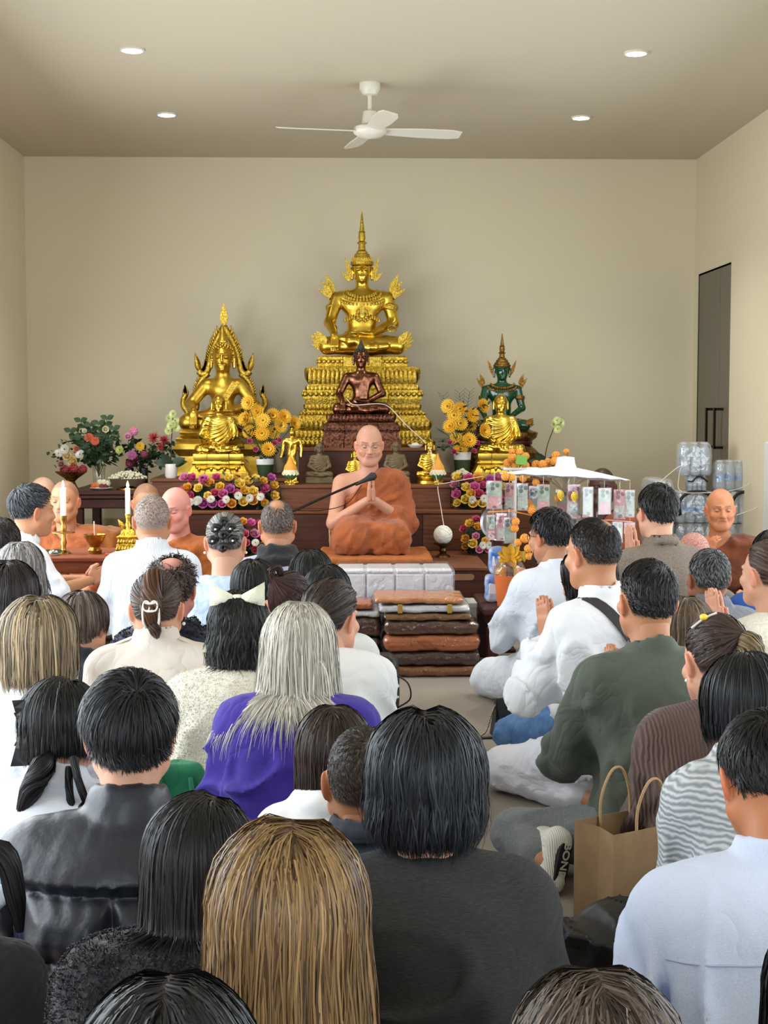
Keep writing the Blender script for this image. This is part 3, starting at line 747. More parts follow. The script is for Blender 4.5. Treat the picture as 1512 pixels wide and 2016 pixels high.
# ------------------------------------------------------------------ the two gold monk statues
me5, zc5 = fig('seated_monk_robed', robe=1., pose='lap', T=1.08, hs=1.28, sx=.92, seed=3)
for px, ybot, ytop, Ys, wb, lab in ((432, 942, 894, 9.83, 118, 'gold statue of a robed monk on moulded base below the flame arch'), (985, 940, 893, 9.83, 112, 'gold statue of a robed monk on moulded base before the green statue')):
    c = P(px, ybot, Ys); uu = mpp(Ys-.1); st = thing('monk_statue', lab, 'statue', (c[0], Ys, ZS))
    H = P(px, ytop, Ys-.1)[2]-ZS; w = wb*uu/2
    g = tiers([(w, 0), (w, H*.22), (w*.93, H*.3), (w*.84, H*.52), (w*.88, H*.6), (w*.80, H*.7), (w*.84, H*.85), (w*.83, H), (w*.78, H)], .6, .012); autosmooth(g.obj('base', M_gold, st), 25)
    g = G()
    for q in (-.62, -.22, .22, .62): flame(g, (w*q, -w*.6*.98, H*.5), .04, .35, math.pi, 0, .012)
    for q in (-1, 1): g.tube(bez([(w*q*.75, -w*.58, H*.48), (w*q*.45, -w*.6, H*.40), (w*q*.2, -w*.6, H*.48), (0, -w*.61, H*.36)], 12), .006, 6)
    stuff(g.obj('relief', M_gold, st, True))
    kk = 90*uu; f = obj('figure', me5.copy(), None, st, loc=(0, 0, H-.006), rot=(0, 0, math.pi), scale=kk); f.data.materials.clear(); f.data.materials.append(M_gold)
# ------------------------------------------------------------------ small figures on the middle step
for px, ybot, hgt, m, lab in ((629, 945, 82, M_olive, 'small olive stone monk figure beside the standing gold figure'), (779, 945, 84, M_olive, 'small olive stone monk figure half hidden by the orange robe'), (699, 947, 66, M_gold, 'small gold seated figure behind the praying monk'), (846, 948, 85, M_gold, 'small gold seated figure on round base next to the flower ornament')):
    Ys = 9.535; c = P(px, ybot, Ys); uu = mpp(Ys); st = thing('monk_figurine', lab, 'statue', (c[0], Ys, ZB))
    hb = .16*hgt*uu; kk = (hgt*.84*uu)/1.33; g = G()
    if m is M_olive: g.box((-kk*.52, -kk*.36, 0), (kk*.52, kk*.36, hb), .006)
    else: g.lathe([(kk*.52, 0), (kk*.5, hb*.4), (kk*.42, hb*.55), (kk*.48, hb*.8), (kk*.46, hb)], 24)
    autosmooth(g.obj('base', m, st), 30)
    f = obj('figure', me5.copy(), None, st, loc=(0, 0, hb-.004), rot=(0, 0, math.pi), scale=kk); f.data.materials.clear(); f.data.materials.append(m)
# standing gold figure
c = P(575, 955, 9.5); uu = mpp(9.5); H = 108*uu
st = thing('standing_figurine', 'small standing gold figure beside the yellow gerbera vase', 'statue', (c[0], 9.5, ZB))
s = SDF(); s.chain([(0, 0, .02), (0, 0, .35), (0, 0, .52), (0, 0, .72)], [.11, .085, .075, .10], k=.04).rc((-.1, 0, .76), (.1, 0, .76), .05, k=.04).rc((0, 0, .76), (0, 0, .86), .035, k=.02).el((0, .01, .90), (.05, .055, .065)).el((0, 0, .97), (.02, .02, .03))
s.chain([(.14, 0, .75), (.17, .0, .6), (.2, .06, .46)], [.035, .03, .022], k=.01).chain([(-.14, 0, .75), (-.17, 0, .6), (-.17, .04, .46)], [.035, .03, .022], k=.01).box((0, 0, .0), (.13, .13, .025), .01)
V, Q = s.mesh(.012, lambda p: .006*np.sin(p[:, 0]*60+p[:, 2]*20)*(p[:, 2] < .7))
V[:, 2] = np.maximum(V[:, 2], -.0245)
obj('figure', mk_mesh('standing', V, Q), M_gold, st, loc=(0, 0, .025*H), rot=(0, 0, math.pi), scale=H)
# ================================================================== things on and around the altar
def lobj(prof, m, name, parent, n=24, loc=None, rot=None, ang=35): 
    g = G(); g.lathe(prof, n, cap=False); return autosmooth(g.obj(name, m, parent, loc=loc, rot=rot), ang)
M_brass = mat('brass', '#b98d45', .28, 1., var=(20, '#8f6a30')); M_dbrass = mat('aged_brass', '#6b5530', .4, 1., var=(20, '#4a3a20'))
M_white = mat('white_ceramic', '#e6e3dc', .25); M_wax = mat('white_wax', '#ece7da', .5, sss=.2)
M_leaf = mat('leaf_green', '#2f4a26', .55, var=(30, '#1f3519')); M_leafd = mat('dark_leaf', '#1f3020', .5, var=(30, '#2f4428')); M_stem = mat('stem_green', '#3d5a2a', .6)
# ------------------------------------------------------------------ flower meshes (shared)
def petal_verts(L, w, cup, tip=.6, seg=4):
    V = []; 
    for i in range(seg):
        t = i/(seg-1); ww = w*math.sin(math.pi*(.15+.75*t))*(1 if i < seg-1 else tip)
        for q in (-1, 0, 1): V.append((q*ww, L*t, cup*t*t-.10*L*(q == 0)*math.sin(3.1*t)))
    return np.array(V), [(3*i+j, 3*i+j+1, 3*i+j+4, 3*i+j+3) for i in range(seg-1) for j in range(2)]
def rose_mesh(name):
    g = G(); r_ = np.random.default_rng(3)
    for ring, (n, tilt, L, w) in enumerate(((6, 18, 1.0, .62), (6, 45, .88, .55), (5, 66, .72, .45), (4, 80, .6, .34))):
        for i in range(n):
            V, Fc = petal_verts(L, w, .32, .75); a = 2*math.pi*(i+ring*.5)/n+r_.uniform(-.1, .1)
            g.add(V, Fc, rotm(0, 0, a) @ rotm(R_(tilt), 0, 0), (0, 0, -.1*ring))
    g.ell((0, 0, .25), (.25, .25, .3), 8, 5)
    me = g.mesh(name, True); return me
def gerbera_mesh(name, n=22, cup=.12):
    g = G()
    for ring, (k, L, tilt) in enumerate(((n, 1., 8), (n-4, .82, 22), (n-8, .55, 40))):
        for i in range(k):
            V, Fc = petal_verts(L, .155, cup*.3, .6); g.add(V, Fc, rotm(0, 0, 2*math.pi*(i+.5*ring)/k) @ rotm(R_(tilt), 0, 0), (0, 0, .02*ring))
    return g.mesh(name, True)
def pom_mesh(name, n=46):
    g = G()
    for i in range(n):
        z = 1-1.7*(i+.5)/n; a = i*2.39996; rr = math.sqrt(max(0, 1-z*z)); d = np.array([rr*math.cos(a), rr*math.sin(a), z])
        V = np.array([(-.2, 0, -.12), (.2, 0, -.12), (.28, .06, .1), (0, .1, .16), (-.28, .06, .1)]); zz_ = d; x = np.cross(d, (0.1, .2, 1)); x /= np.linalg.norm(x); y = np.cross(zz_, x)
        g.add(V, [(0, 1, 2, 3, 4)], np.stack([x, zz_, y], 1), d*.85)
    g.ell((0, 0, 0), (.8,)*3, 10, 7); return g.mesh(name, True)
def spider_mesh(name, n=60):
    g = G(); r_ = np.random.default_rng(5)
    for i in range(n):
        V = np.array([(-.05, 0, 0), (.05, 0, 0), (.06, .6, .06), (-.06, .6, .06), (0, 1., -.02)]); g.add(V, [(0, 1, 2, 3), (3, 2, 4)], rotm(0, 0, i*2.4) @ rotm(R_(r_.uniform(0, 75)), 0, 0))
    return g.mesh(name, True)
FM = {}
def flower(kind, color, parent, p, r, tilt=None, name=None, face=None):
    """p in parent space; face: direction the bloom looks at"""
    key = kind+color
    if key not in FM:
        me = {'rose': rose_mesh, 'gerbera': gerbera_mesh, 'pom': pom_mesh, 'spider': spider_mesh}[kind](kind)
        me.materials.append(mat('petal_'+color.strip('#'), color, .6, sss=.05)); FM[key] = me
    o = obj(name or {'rose': 'rose', 'gerbera': 'gerbera', 'pom': 'marigold', 'spider': 'chrysanthemum'}[kind], FM[key], None, parent, p)
    f = Vector(face if face is not None else (random.uniform(-.35, .35), -1, random.uniform(.0, .7))); o.rotation_euler = f.to_track_quat('Z', 'Y').to_euler(); o.scale = (r,)*3
    if kind == 'gerbera':
        kc = 'gc'
        if kc not in FM: FM[kc] = G().ell((0, 0, .06), (.3, .3, .1), 12, 6).mesh('gc', True); FM[kc].materials.append(mat('gerbera_centre', '#8a6a1a', .9, bump=(40, .8)))
        obj('flower_centre', FM[kc], None, o)
    return o
def leaf_mesh(w=.3, bend=.25):
    V = []; 
    for i in range(5):
        t = i/4; ww = w*math.sin(math.pi*min(.98, .08+.9*t))
        for q in (-1, 0, 1): V.append((q*ww, t, -bend*t*t+.06*abs(q)))
    return mk_mesh('leaf', np.array(V), faces=[(3*i+j, 3*i+j+1, 3*i+j+4, 3*i+j+3) for i in range(4) for j in range(2)])
LM = {}
def leaf(parent, p, L, d, m=None, w=.3, name='leaf'):
    m = m or M_leaf; key = (m.name, w)
    if key not in LM: LM[key] = leaf_mesh(w); LM[key].materials.append(m)
    o = obj(name, LM[key], None, parent, p); y = np.array(d, float); y /= np.linalg.norm(y); z = np.array([.2*math.sin(L*900), -1, .45]); z -= (z@y)*y; z /= np.linalg.norm(z); x = np.cross(y, z)
    o.rotation_euler = Matrix(np.stack([x, y, z], 1).tolist()).to_euler(); o.scale = (L,)*3; return o
def foliage(parent, spots, m, L, n, name='foliage', seed=1):
    """loose leaf mass as one part"""
    r_ = np.random.default_rng(seed); g = G(); V0 = np.array([(-.22, .35, .03), (0, 0, 0), (.22, .35, .03), (.2, .7, -.04), (0, 1, -.12), (-.2, .7, -.04)])
    for c in spots:
        for i in range(n):
            a = r_.uniform(0, 6.28); e = r_.uniform(-.6, 1.1); g.add(V0*L*r_.uniform(.6, 1.2), [(0, 1, 2, 3, 4, 5)], rotm(0, 0, a) @ rotm(e, 0, 0) @ rotm(0, r_.uniform(-1, 1), 0), np.array(c)+r_.normal(0, L*.5, 3))
    for q in g.V: q[:, 2] = np.maximum(q[:, 2], .003)
    return stuff(g.obj(name, m, parent, True))
PINK = ['#c2487e', '#d0669a', '#b55a9c', '#c04a66', '#cf7f9f']; YEL = ['#e0b23a', '#e8c85a', '#d99a34']
def roses(name, label, px0, px1, py0, py1, Y, zb, n, r_px, seed, skipfn=None):
    c = P((px0+px1)/2, py1, Y); t = thing(name, label, 'flowers', (c[0], Y, zb)); r_ = np.random.default_rng(seed); u = mpp(Y); pts = []
    w = (px1-px0)/2*u; h = max(.05, P(0, py0, Y)[2]-zb)
    tries = 0
    while len(pts) < n and tries < 6000:
        tries += 1
        q = r_.uniform(-1, 1, 2); x, z = q[0]*w, max(r_px*u*1.05, (q[1]*.5+.5)*h)
        if abs(q[0]) > .86+.14*(1-abs(q[1])) or (skipfn and skipfn(q)): continue
        if all((x-a)**2+(z-b)**2 > (r_px*u*1.22)**2 for a, b in pts): pts.append((x, z))
    for i, (x, z) in enumerate(pts):
        col = PINK[r_.integers(5)] if r_.random() < .55 else YEL[r_.integers(3)]
        flower('rose', col, t, (x, -.10*(1-(x/w)**2)*(1-.6*(z/h))-.03+.05*(z/h), z), r_px*u*r_.uniform(.85, 1.15), face=(x/w*.7, -1, .15+.8*(z/h)))
    G().box((-w*.85, -.03, .0005), (w*.85, .14, h*.72), .03).obj('foam_block', mat('dark_green_foam', '#1e2a1a', .9), t)
    foliage(t, [(x*.97, -.04, z*.9) for x, z in pts[::2]]+[(w*q, -.08, .02) for q in np.linspace(-.9, .9, 9)], M_leafd, .04, 5, seed=seed)
    for i in range(max(2, n//9)): flower('gerbera', '#dcd9cc', t, (r_.uniform(-.8, .8)*w, -.12, r_.uniform(.1, .3)*h+r_px*u*.85), r_px*u*.75, name='daisy')
    return t
roses('rose_arrangement', 'long arrangement of pink, purple and yellow roses below the flame-arch statue', 352, 546, 940, 1003, 9.3, ZCc, 78, 11.5, 1)
roses('rose_arrangement', 'smaller rose arrangement on the altar step beside the white garland', 889, 990, 940, 1003, 9.3, ZCc, 28, 11.5, 2)
roses('rose_arrangement', 'low rose arrangement on the platform by the banknote tree', 911, 972, 1024, 1083, 8.95, ZP, 15, 11, 3)
roses('rose_arrangement', 'low rose arrangement behind the hoodie and lace dress', 432, 520, 1028, 1083, 8.95, ZP, 18, 11, 4)
# ------------------------------------------------------------------ gerbera vases
def gerbera_vase(label, px, py0, py1, Y, zb, blooms, pinks, seed, ferns=()):
    c = P(px, py1, Y); t = thing('flower_vase', label, 'flowers', (c[0], Y, zb)); u = mpp(Y); H = P(px, py0, Y)[2]-zb; w = 17*u
    lobj([(.001, 0), (w*.75, 0), (w, H*.72), (w*1.0, H*.72)], mat('dark_green_glaze_pot', '#33472a', .35), 'vase', t); lobj([(w*1.0, H*.7), (w*1.05, H), (w*.9, H), (w*.9, H*.6)], M_white, 'vase_band', t)
    top = np.array([0, 0, H])
    for i, (bx, by) in enumerate(blooms):
        q = P(bx, by, Y); p = np.array([q[0]-c[0], -.09+.03*((i*7) % 5), q[2]-zb]); flower('gerbera', '#ecb52c' if i % 3 else '#f2c440', t, p, 15.5*u, face=((bx-px)/60, -1, .15+.25*((i*3) % 4)/3))
        G().tube(bez([top, (p[0]*.5, p[1]*.4+.02, (p[2]+H)/2), p+np.array([0, .02, -.005])], 6), .003, 5).obj('stem', M_stem, t, True)
    for bx, by in pinks:
        q = P(bx, by, Y); flower('rose', '#c0507a', t, (q[0]-c[0], -.08, q[2]-zb), 6.5*u)
    sp = [(P(bx, by, Y)[0]-c[0], .0, P(bx, by, Y)[2]-zb) for bx, by in blooms]+[(x*w*2.2, -.03, H+.03) for x in (-1, -.3, .4, 1)]
    foliage(t, sp, M_leafd, .045, 7, seed=seed)
    g = G()
    for bx, by in ferns:
        q = P(bx, by, Y); e = np.array([q[0]-c[0], .02, q[2]-zb]); pts = bez([top, top*.4+e*.6+np.array([0, 0, .02]), e], 12); g.tube(pts, .0018, 4)
        for i in range(4, 12):
            for s_ in (-1, 1): d = np.array([s_*.035, 0, .03]); g.tube([pts[i], pts[i]+d*.5, pts[i]+d], .0012, 4)
    if ferns: stuff(g.obj('fern_sprig', mat('grey_green_fern', '#4b5a4a', .7), t))
    return t
gerbera_vase('green vase with white band of yellow gerberas beside the standing figure', 522, 903, 941, 9.72, ZS, [(490, 793), (506, 810), (481, 825), (519, 828), (537, 818), (561, 820), (553, 838), (490, 850), (517, 853), (537, 851), (530, 884), (580, 833), (515, 838)], [(493, 868), (505, 884), (552, 866), (542, 872)], 5, ((548, 800), (470, 840), (478, 868)))
gerbera_vase('green vase with white band of yellow gerberas beside the green statue', 910, 890, 925, 9.79, ZS, [(880, 800), (905, 806), (952, 799), (893, 818), (930, 817), (884, 839), (906, 834), (926, 835), (952, 847), (899, 862), (922, 866), (906, 884), (917, 850)], [(884, 871), (892, 889), (931, 888), (938, 872)], 6, ((905, 775), (925, 772), (872, 780), (868, 850), (863, 870), (868, 885)))
# ------------------------------------------------------------------ orchids
def orchid(label, px, pytop, pybase, Y, zb, blooms, pw=12):
    c = P(px, pybase, Y); t = thing('potted_orchid', label, 'plant', (c[0], Y, zb)); u = mpp(Y); H = 28*u
    lobj([(.001, 0), (pw*u*.8, 0), (pw*u, 4*u), (pw*u, H), (pw*u*.88, H), (pw*u*.88, H*.7)], M_white, 'pot', t)
    q = P(blooms[0][0], blooms[0][1], Y); e = np.array([q[0]-c[0], -.01, q[2]-zb])
    G().tube(bez([(0, 0, H*.8), (e[0]*.2, 0, e[2]*.55), e], 10), .0032, 6).obj('stem', mat('dark_stem', '#2b2a1c', .6), t, True)
    for i, (bx, by) in enumerate(blooms):
        q = P(bx, by, Y); flower('gerbera', '#d8dd9a', t, (q[0]-c[0], -.02+.01*(i % 3), q[2]-zb), 8.5*u, name='orchid_bloom', face=(((i*5) % 3-1)*.5, -1, .2))
    for a in (-1.1, -.2, .5, 1.2): leaf(t, (0, 0, H*.9), .11, (math.sin(a)*1.2, -.3, .35), M_leafd, .28)
orchid('white-potted orchid with pale green blooms by the flame-arch statue', 337, 812, 940, 9.72, ZS, [(341, 815), (333, 824), (345, 828), (336, 838), (347, 842), (332, 848), (341, 835)])
orchid('white-potted orchid with one pale green cluster behind the parasol', 1072, 830, 925, 9.75, ZS, [(1096, 828), (1090, 835), (1102, 838), (1097, 845), (1104, 832)])
# ------------------------------------------------------------------ mixed bouquets on the dark side table
Yt = 9.85; M_gl = film('vase_glass', (.92, .96, .95), .12, .05, (8, .1))
def bouquet(label, px, pyb, items, leafspots, vase, seed, branches=(), lm=None):
    c = P(px, pyb, Yt); t = thing('flower_vase', label, 'flowers', (c[0], Yt, ZT)); u = mpp(Yt)
    lobj(*vase(u), 'vase', t)
    pr = vase(u)[0]; H = max(z for _, z in pr)
    for k, col, bx, by, r in items:
        q = P(bx, by, Yt); p = np.array([q[0]-c[0], -.10+.02*((bx*7) % 4), q[2]-ZT]); flower(k, col, t, p, r*u)
        G().tube(bez([(0, 0, H*.5), (p[0]*.4, p[1]*.3, (p[2]+H)/2), p+np.array([0, .015, 0])], 6), .0025, 5).obj('stem', M_stem, t, True)
    foliage(t, [(P(bx, by, Yt)[0]-c[0], .0, P(bx, by, Yt)[2]-ZT) for bx, by in leafspots], lm or M_leafd, .06, 22, seed=seed)
    for bx, by in branches:
        q = P(bx, by, Yt); e = np.array([q[0]-c[0], -.02, q[2]-ZT]); pts = bez([(0, 0, H*.6), (e[0]*.35, 0, e[2]*.6), e], 10); G().tube(pts, .0025, 5).obj('branch', M_stem, t, True)
        for i in range(3, 10):
            for s_ in (-1, 1): leaf(t, pts[i], .05, (s_*1., -.2+.2*(i % 3), .6), M_leaf, .40)
vg = lambda u: ([(.001, 0), (13*u, 0), (11*u, 10*u), (13*u, 40*u), (15*u, 46*u)], M_gl)
vb = lambda u: ([(.001, 0), (8*u, 0), (9*u, 40*u), (7.5*u, 41*u), (7.5*u, 20*u)], mat('black_vase', '#121214', .3))
bouquet('glass vase of eucalyptus with coral gerberas and a white rose', 195, 960, [('gerbera', '#d4694c', 178, 861, 10), ('gerbera', '#d4694c', 191, 868, 9), ('rose', '#d9d3b2', 210, 845, 8), ('rose', '#d9d3b2', 172, 849, 6), ('gerbera', '#b8c06a', 240, 885, 9)], [(165, 875), (185, 890), (205, 880), (215, 900), (195, 905), (228, 870), (232, 890), (175, 905)], vg, 11, ((160, 830), (178, 838), (212, 825), (140, 850), (225, 845), (150, 865), (195, 835)))
bouquet('dark vase of pink dahlias, purple blooms and a yellow gerbera', 255, 960, [('pom', '#c9769a', 267, 849, 9), ('rose', '#d99fb4', 255, 860, 9), ('gerbera', '#dcae2e', 279, 878, 9), ('gerbera', '#a85a8c', 264, 895, 10), ('pom', '#6e1736', 288, 894, 8), ('pom', '#5a1030', 258, 912, 9), ('rose', '#5f1230', 272, 906, 6)], [(262, 880), (285, 905), (250, 890), (270, 920), (300, 890), (275, 900)], vb, 12)
bouquet('vase of dark red spider chrysanthemums beside the orchid', 283, 960, [('spider', '#a83236', 308, 863, 15), ('spider', '#9c2a32', 326, 868, 13), ('spider', '#a83236', 318, 880, 9)], [(305, 895), (315, 900), (295, 905), (325, 890)], vb, 13)
c = P(137, 985, 9.65); t = thing('footed_bowl', 'gold footed bowl of cream roses and red carnations', 'flowers', (c[0], 9.72, ZT)); u = mpp(9.7)
lobj([(.001, 0), (16*u, 0), (12*u, 6*u), (7*u, 16*u), (13*u, 22*u), (30*u, 34*u), (31*u, 36*u), (26*u, 34*u), (.001, 30*u)], M_crown, 'bowl', t)
for k, col, bx, by, r in (('rose', '#dcc48e', 135, 899, 11), ('rose', '#d9c07e', 147, 909, 12), ('gerbera', '#dcdad0', 130, 884, 10), ('gerbera', '#dcdad0', 160, 894, 10), ('rose', '#c77f66', 153, 884, 8), ('pom', '#7e1420', 130, 924, 10), ('pom', '#8a1622', 148, 922, 10), ('pom', '#7e1420', 166, 923, 9), ('gerbera', '#dcdad0', 118, 892, 9), ('rose', '#a67c74', 125, 914, 9)):
    q = P(bx, by, 9.72); flower(k, col, t, (q[0]-c[0], -.03-.02*((bx) % 3), q[2]-ZT), r*u)
foliage(t, [(x*u, 0, z*u) for x, z in ((-20, 60), (0, 75), (15, 68), (22, 55), (30, 60), (-25, 75), (-10, 85))], M_leafd, .05, 8, seed=9)
c = P(250, 962, 9.66); t = thing('flower_dish', "wide dish of white baby's breath on a small gold stand", 'flowers', (c[0], 9.708, ZT)); t.scale = (1, .62, 1); u = mpp(9.75)
lobj([(.001, 6*u), (30*u, 8*u), (38*u, 22*u), (36*u, 22*u), (28*u, 10*u), (.001, 9*u)], mat('brown_dish', '#5b4a36', .5), 'dish', t); lobj([(.001, 0), (22*u, 0), (22*u, 3*u), (8*u, 6*u)], M_brass, 'stand', t)
g = G(); r_ = np.random.default_rng(4)
for i in range(240): a = r_.uniform(0, 6.28); q = r_.uniform(0, 1)**.5; g.ell((q*38*u*math.cos(a), q*26*u*math.sin(a), (20+14*(1-q*q)+r_.uniform(-3, 3))*u), (2.3*u,)*3, 5, 3)
stuff(g.obj('small_blooms', mat('cream_petal', '#d8d2b4', .8), t))
c = P(196, 966, 9.64); t = thing('flower_plate', 'white plate of orange and dark red flower heads', 'flowers', (c[0], 9.715, ZT)); u = mpp(9.7)
lobj([(.001, 0), (15*u, 0), (23*u, 4*u), (22*u, 4.6*u), (.001, 1.5*u)], M_white, 'plate', t)
for i, (x, z, col) in enumerate(((-14, 9, '#cf6a2e'), (-6, 11, '#d4813a'), (2, 8, '#7e1a24'), (10, 8, '#6b1420'), (6, 15, '#d9d3b8'), (14, 13, '#d9d3b8'), (-2, 15, '#d9d3b8'))): flower('pom', col, t, (x*u, -.02, z*u), 6*u)
# ------------------------------------------------------------------ small ornaments on the middle step
def bud(label, px, pyb, Y, zb):
    c = P(px, pyb, Y); t = thing('flower_ornament', label, 'ornament', (c[0], Y, zb)); u = mpp(Y)
    lobj([(.001, 0), (11*u, 0), (10*u, 2*u), (3*u, 4*u), (3*u, 8*u), (8*u, 11*u)], M_gold, 'stand', t)
    lobj([(8*u, 11*u), (12*u, 15*u), (14*u, 20*u)], mat('ornament_green', '#3a6a44', .6), 'green_cup', t)
    lobj([(14*u, 20*u), (14.6*u, 25*u), (13.6*u, 29*u)], mat('ornament_cream', '#e4d9b4', .6), 'cream_band', t)
    lobj([(13.6*u, 29*u), (12*u, 36*u), (7*u, 44*u), (3*u, 52*u), (.001, 62*u)], mat('ornament_orange', '#dd9a36', .7, bump=(140, .8)), 'bud', t)
    g = G()
    for i in range(12): a = 6.283*i/12; flame(g, (14.2*u*math.cos(a), 14.2*u*math.sin(a), 18*u), 9*u, .35, 0, 0, .004)
    stuff(g.obj('petal_points', mat('ornament_cream', '#e4d9b4', .6), t))
bud('yellow and green bud ornament on gold stand before the standing figure', 572, 958, 9.38, ZB); bud('yellow and green bud ornament tied with white thread on gold stand', 862, 950, 9.38, ZB)
c = P(909, 940, 9.66); t = thing('garland', 'coiled white jasmine garland in front of the gerbera vase', 'garland', (c[0], 9.68, ZS)); u = mpp(9.6); g = G(); r_ = np.random.default_rng(2)
for i in range(120): a = r_.uniform(0, 6.28); q = r_.uniform(0, 1)**.5; g.ell((q*19*u*math.cos(a), q*6*u*math.sin(a), (4+12*(1-q))*u+r_.uniform(0, 3)*u), (3*u,)*3, 6, 4)
stuff(g.obj('jasmine_buds', mat('cream_petal', '#d8d2b4', .8), t))
c = P(817, 882, 9.75); t = thing('offering_dish', 'small white dish on the upper step by the tall statue base', 'dish', (c[0], 9.72, ZA)); u = mpp(9.7)
lobj([(.001, 0), (10*u, 0), (15*u, 5*u), (14*u, 6*u), (.001, 3*u)], M_white, 'dish', t); G().ell((0, 0, 6*u), (8*u, 6*u, 4*u), 10, 6).obj('offering', mat('cream_petal', '#d8d2b4', .8), t, True)
# ------------------------------------------------------------------ yarn ball on bronze pedestal
yb = P(872, 1102, 8.75); t = thing('pedestal_dish', 'aged brass footed dish carrying a ball of white thread', 'dish', (yb[0], 8.75, ZP)); u = mpp(8.75)
lobj([(.001, 0), (15*u, 0), (13*u, 4*u), (6*u, 8*u), (8*u, 13*u), (6*u, 18*u), (9*u, 22*u), (20*u, 26*u), (21*u, 29*u), (15*u, 27*u), (.001, 26*u)], M_dbrass, 'dish', t)
t = thing('thread_ball', 'ball of white cotton thread on the brass footed dish', 'thread', (yb[0], 8.75, ZP+26.5*u)); g = G(); g.ell((0, 0, 18*u), (18*u,)*3, 20, 14); g.obj('core', mat('white_thread', '#dedad0', .9), t, True); g = G()
for i in range(26):
    M = rotm(random.uniform(0, 6), random.uniform(0, 6), 0); g.tube([np.array([0, 0, 18*u])+M @ np.array([18.2*u*math.cos(a), 18.2*u*math.sin(a), 0]) for a in np.linspace(0, 6.283, 22)], .0022, 4, cap=False)
stuff(g.obj('wound_thread', mat('white_thread', '#dedad0', .9), t))
M_thr = mat('cotton_string', '#d9d3c4', .9)
def string(label, pts, r=.0028): 
    g = G(); g.tube(bez(pts, 8*len(pts)), r, 5); return tag(g.obj('cotton_string', M_thr, None, True), label, 'string')
string('white string rising from the thread ball to the bud ornament and roses', [P(875, 1042, 8.72), P(868, 1000, 9.0), P(862, 955, 9.33), P(875, 952, 9.3), P(905, 946, 9.25), P(950, 938, 9.15)])
string('white string from the copper statue hand across its lap to the dish', [P(682, 785, 9.62), P(698, 797, 9.55), P(745, 795, 9.55), P(768, 803, 9.6), P(800, 837, 9.6), P(837, 871, 9.62), P(848, 888, 9.34), P(856, 925, 9.315), P(861, 951, 9.318)])
# ------------------------------------------------------------------ seat of the praying monk
c = P(738, 1110, 8.6); t = thing('seat_mat', 'flat orange-brown mat under the praying monk', 'cushion', (c[0], 8.62, ZP)); S = SDF().box((0, 0, .022), (.33, .345, .024), .02); V, Q = S.mesh(.011, lambda p: folds(3, 40, .003)(p)*(p[:, 2] > .03)); V[:, 2] = np.maximum(V[:, 2], .0005); obj('mat_cover', mk_mesh('mat', V, Q), mat('orange_brown_fabric', '#a05a22', .8, bump=(80, .3), crease=(8, .4)), t)
G().box((-.33, -.350, .002), (.33, -.335, .012), .003).obj('mat_hem', mat('dark_hem', '#6e3c14', .8), t)
c = P(725, 1095, 8.98); t = thing('back_cushion', 'tan square backrest cushion behind the praying monk', 'cushion', (c[0], 9.07, ZP)); S = SDF().box((0, 0, .155), (.245, .05, .155), .04); V, Q = S.mesh(.011, lambda p: folds(6, 30, .003)(p)); V[:, 2] = np.maximum(V[:, 2], .0005); obj('cushion_cover', mk_mesh('cushion', V, Q), mat('tan_fabric', '#b5793f', .8, bump=(80, .3)), t)
G().tube([(-.235, -.042, .02), (-.24, -.047, .15), (-.235, -.042, .29), (0, -.049, .302), (.235, -.042, .29), (.24, -.047, .15), (.235, -.042, .02)], .006, 6).obj('piping', mat('pale_piping', '#cfae80', .8), t, True)
# ------------------------------------------------------------------ microphone on boom
mp = [P(585, 1003, 8.15), P(640, 978, 8.2), P(700, 952, 8.25), P(728, 942, 8.27)]; pb = P(560, 1013, 8.06)
t = thing('microphone_stand', 'black boom microphone stand reaching towards the praying monk', 'microphone', (pb[0], 7.96, 0))
off = np.array([pb[0], 7.96, 0]); G().tube([q-off for q in [pb]+mp], .0075, 8).obj('boom', M_black, t, True)
G().tube([(0, .1, 0.02), (0, .1, pb[2])], .011, 10).obj('stand_pole', M_black, t, True); lobj([(.001, 0), (.09, 0), (.09, .012), (.02, .025)], M_black, 'stand_base', t, loc=(0, .1, 0))
a, b = P(700, 954, 8.25)-off, P(738, 936, 8.28)-off; d = b-a; G().tube([a, a+d*.3, a+d*.55, a+d*.75, a+d*.9, a+d*1.05], [.009, .011, .014, .02, .025, .014], 14).obj('microphone', mat('black_mic', '#141414', .55, bump=(300, .6)), t, True)
G().tube(bez([P(585, 1005, 8.15)-off, P(630, 1005, 8.2)-off, P(668, 998, 8.2)-off, P(690, 985, 8.22)-off, P(712, 955, 8.25)-off], 16), .0025, 5).obj('cable', M_black, t, True)
# ------------------------------------------------------------------ offering table things
Yo = 7.38; u = mpp(Yo)
def tprop(name, label, cat, px, Y=Yo): c = P(px, 1090, Y); return thing(name, label, cat, (c[0], Y, ZO))
M_flame = mat('candle_flame', (1, .75, .3), .5, emit=((1, .72, .32), 9))
def candle(t, z0, h, r=6):
    lobj([(.001, z0*u), (r*u, z0*u), (r*u, (z0+h)*u), (2*u, (z0+h-1)*u), (.001, (z0+h-1)*u)], M_wax, 'candle', t, 14)
    lobj([(.001, (z0+h-1)*u), (3*u, (z0+h+4)*u), (2*u, (z0+h+9)*u), (.001, (z0+h+14)*u)], M_flame, 'flame', t, 10)
    l = bpy.data.lights.new('flame_light', 'POINT'); l.energy = .6; l.color = (1, .65, .3); l.shadow_soft_size = .01; lo = bpy.data.objects.new('flame_light', l); COL.objects.link(lo); lo.parent = t; lo.location = (0, -.03, (z0+h+8)*u)
t = tprop('candlestick', 'slim brass candlestick with drip plate and lit white candle', 'candle', 126); h0 = 1096-1088
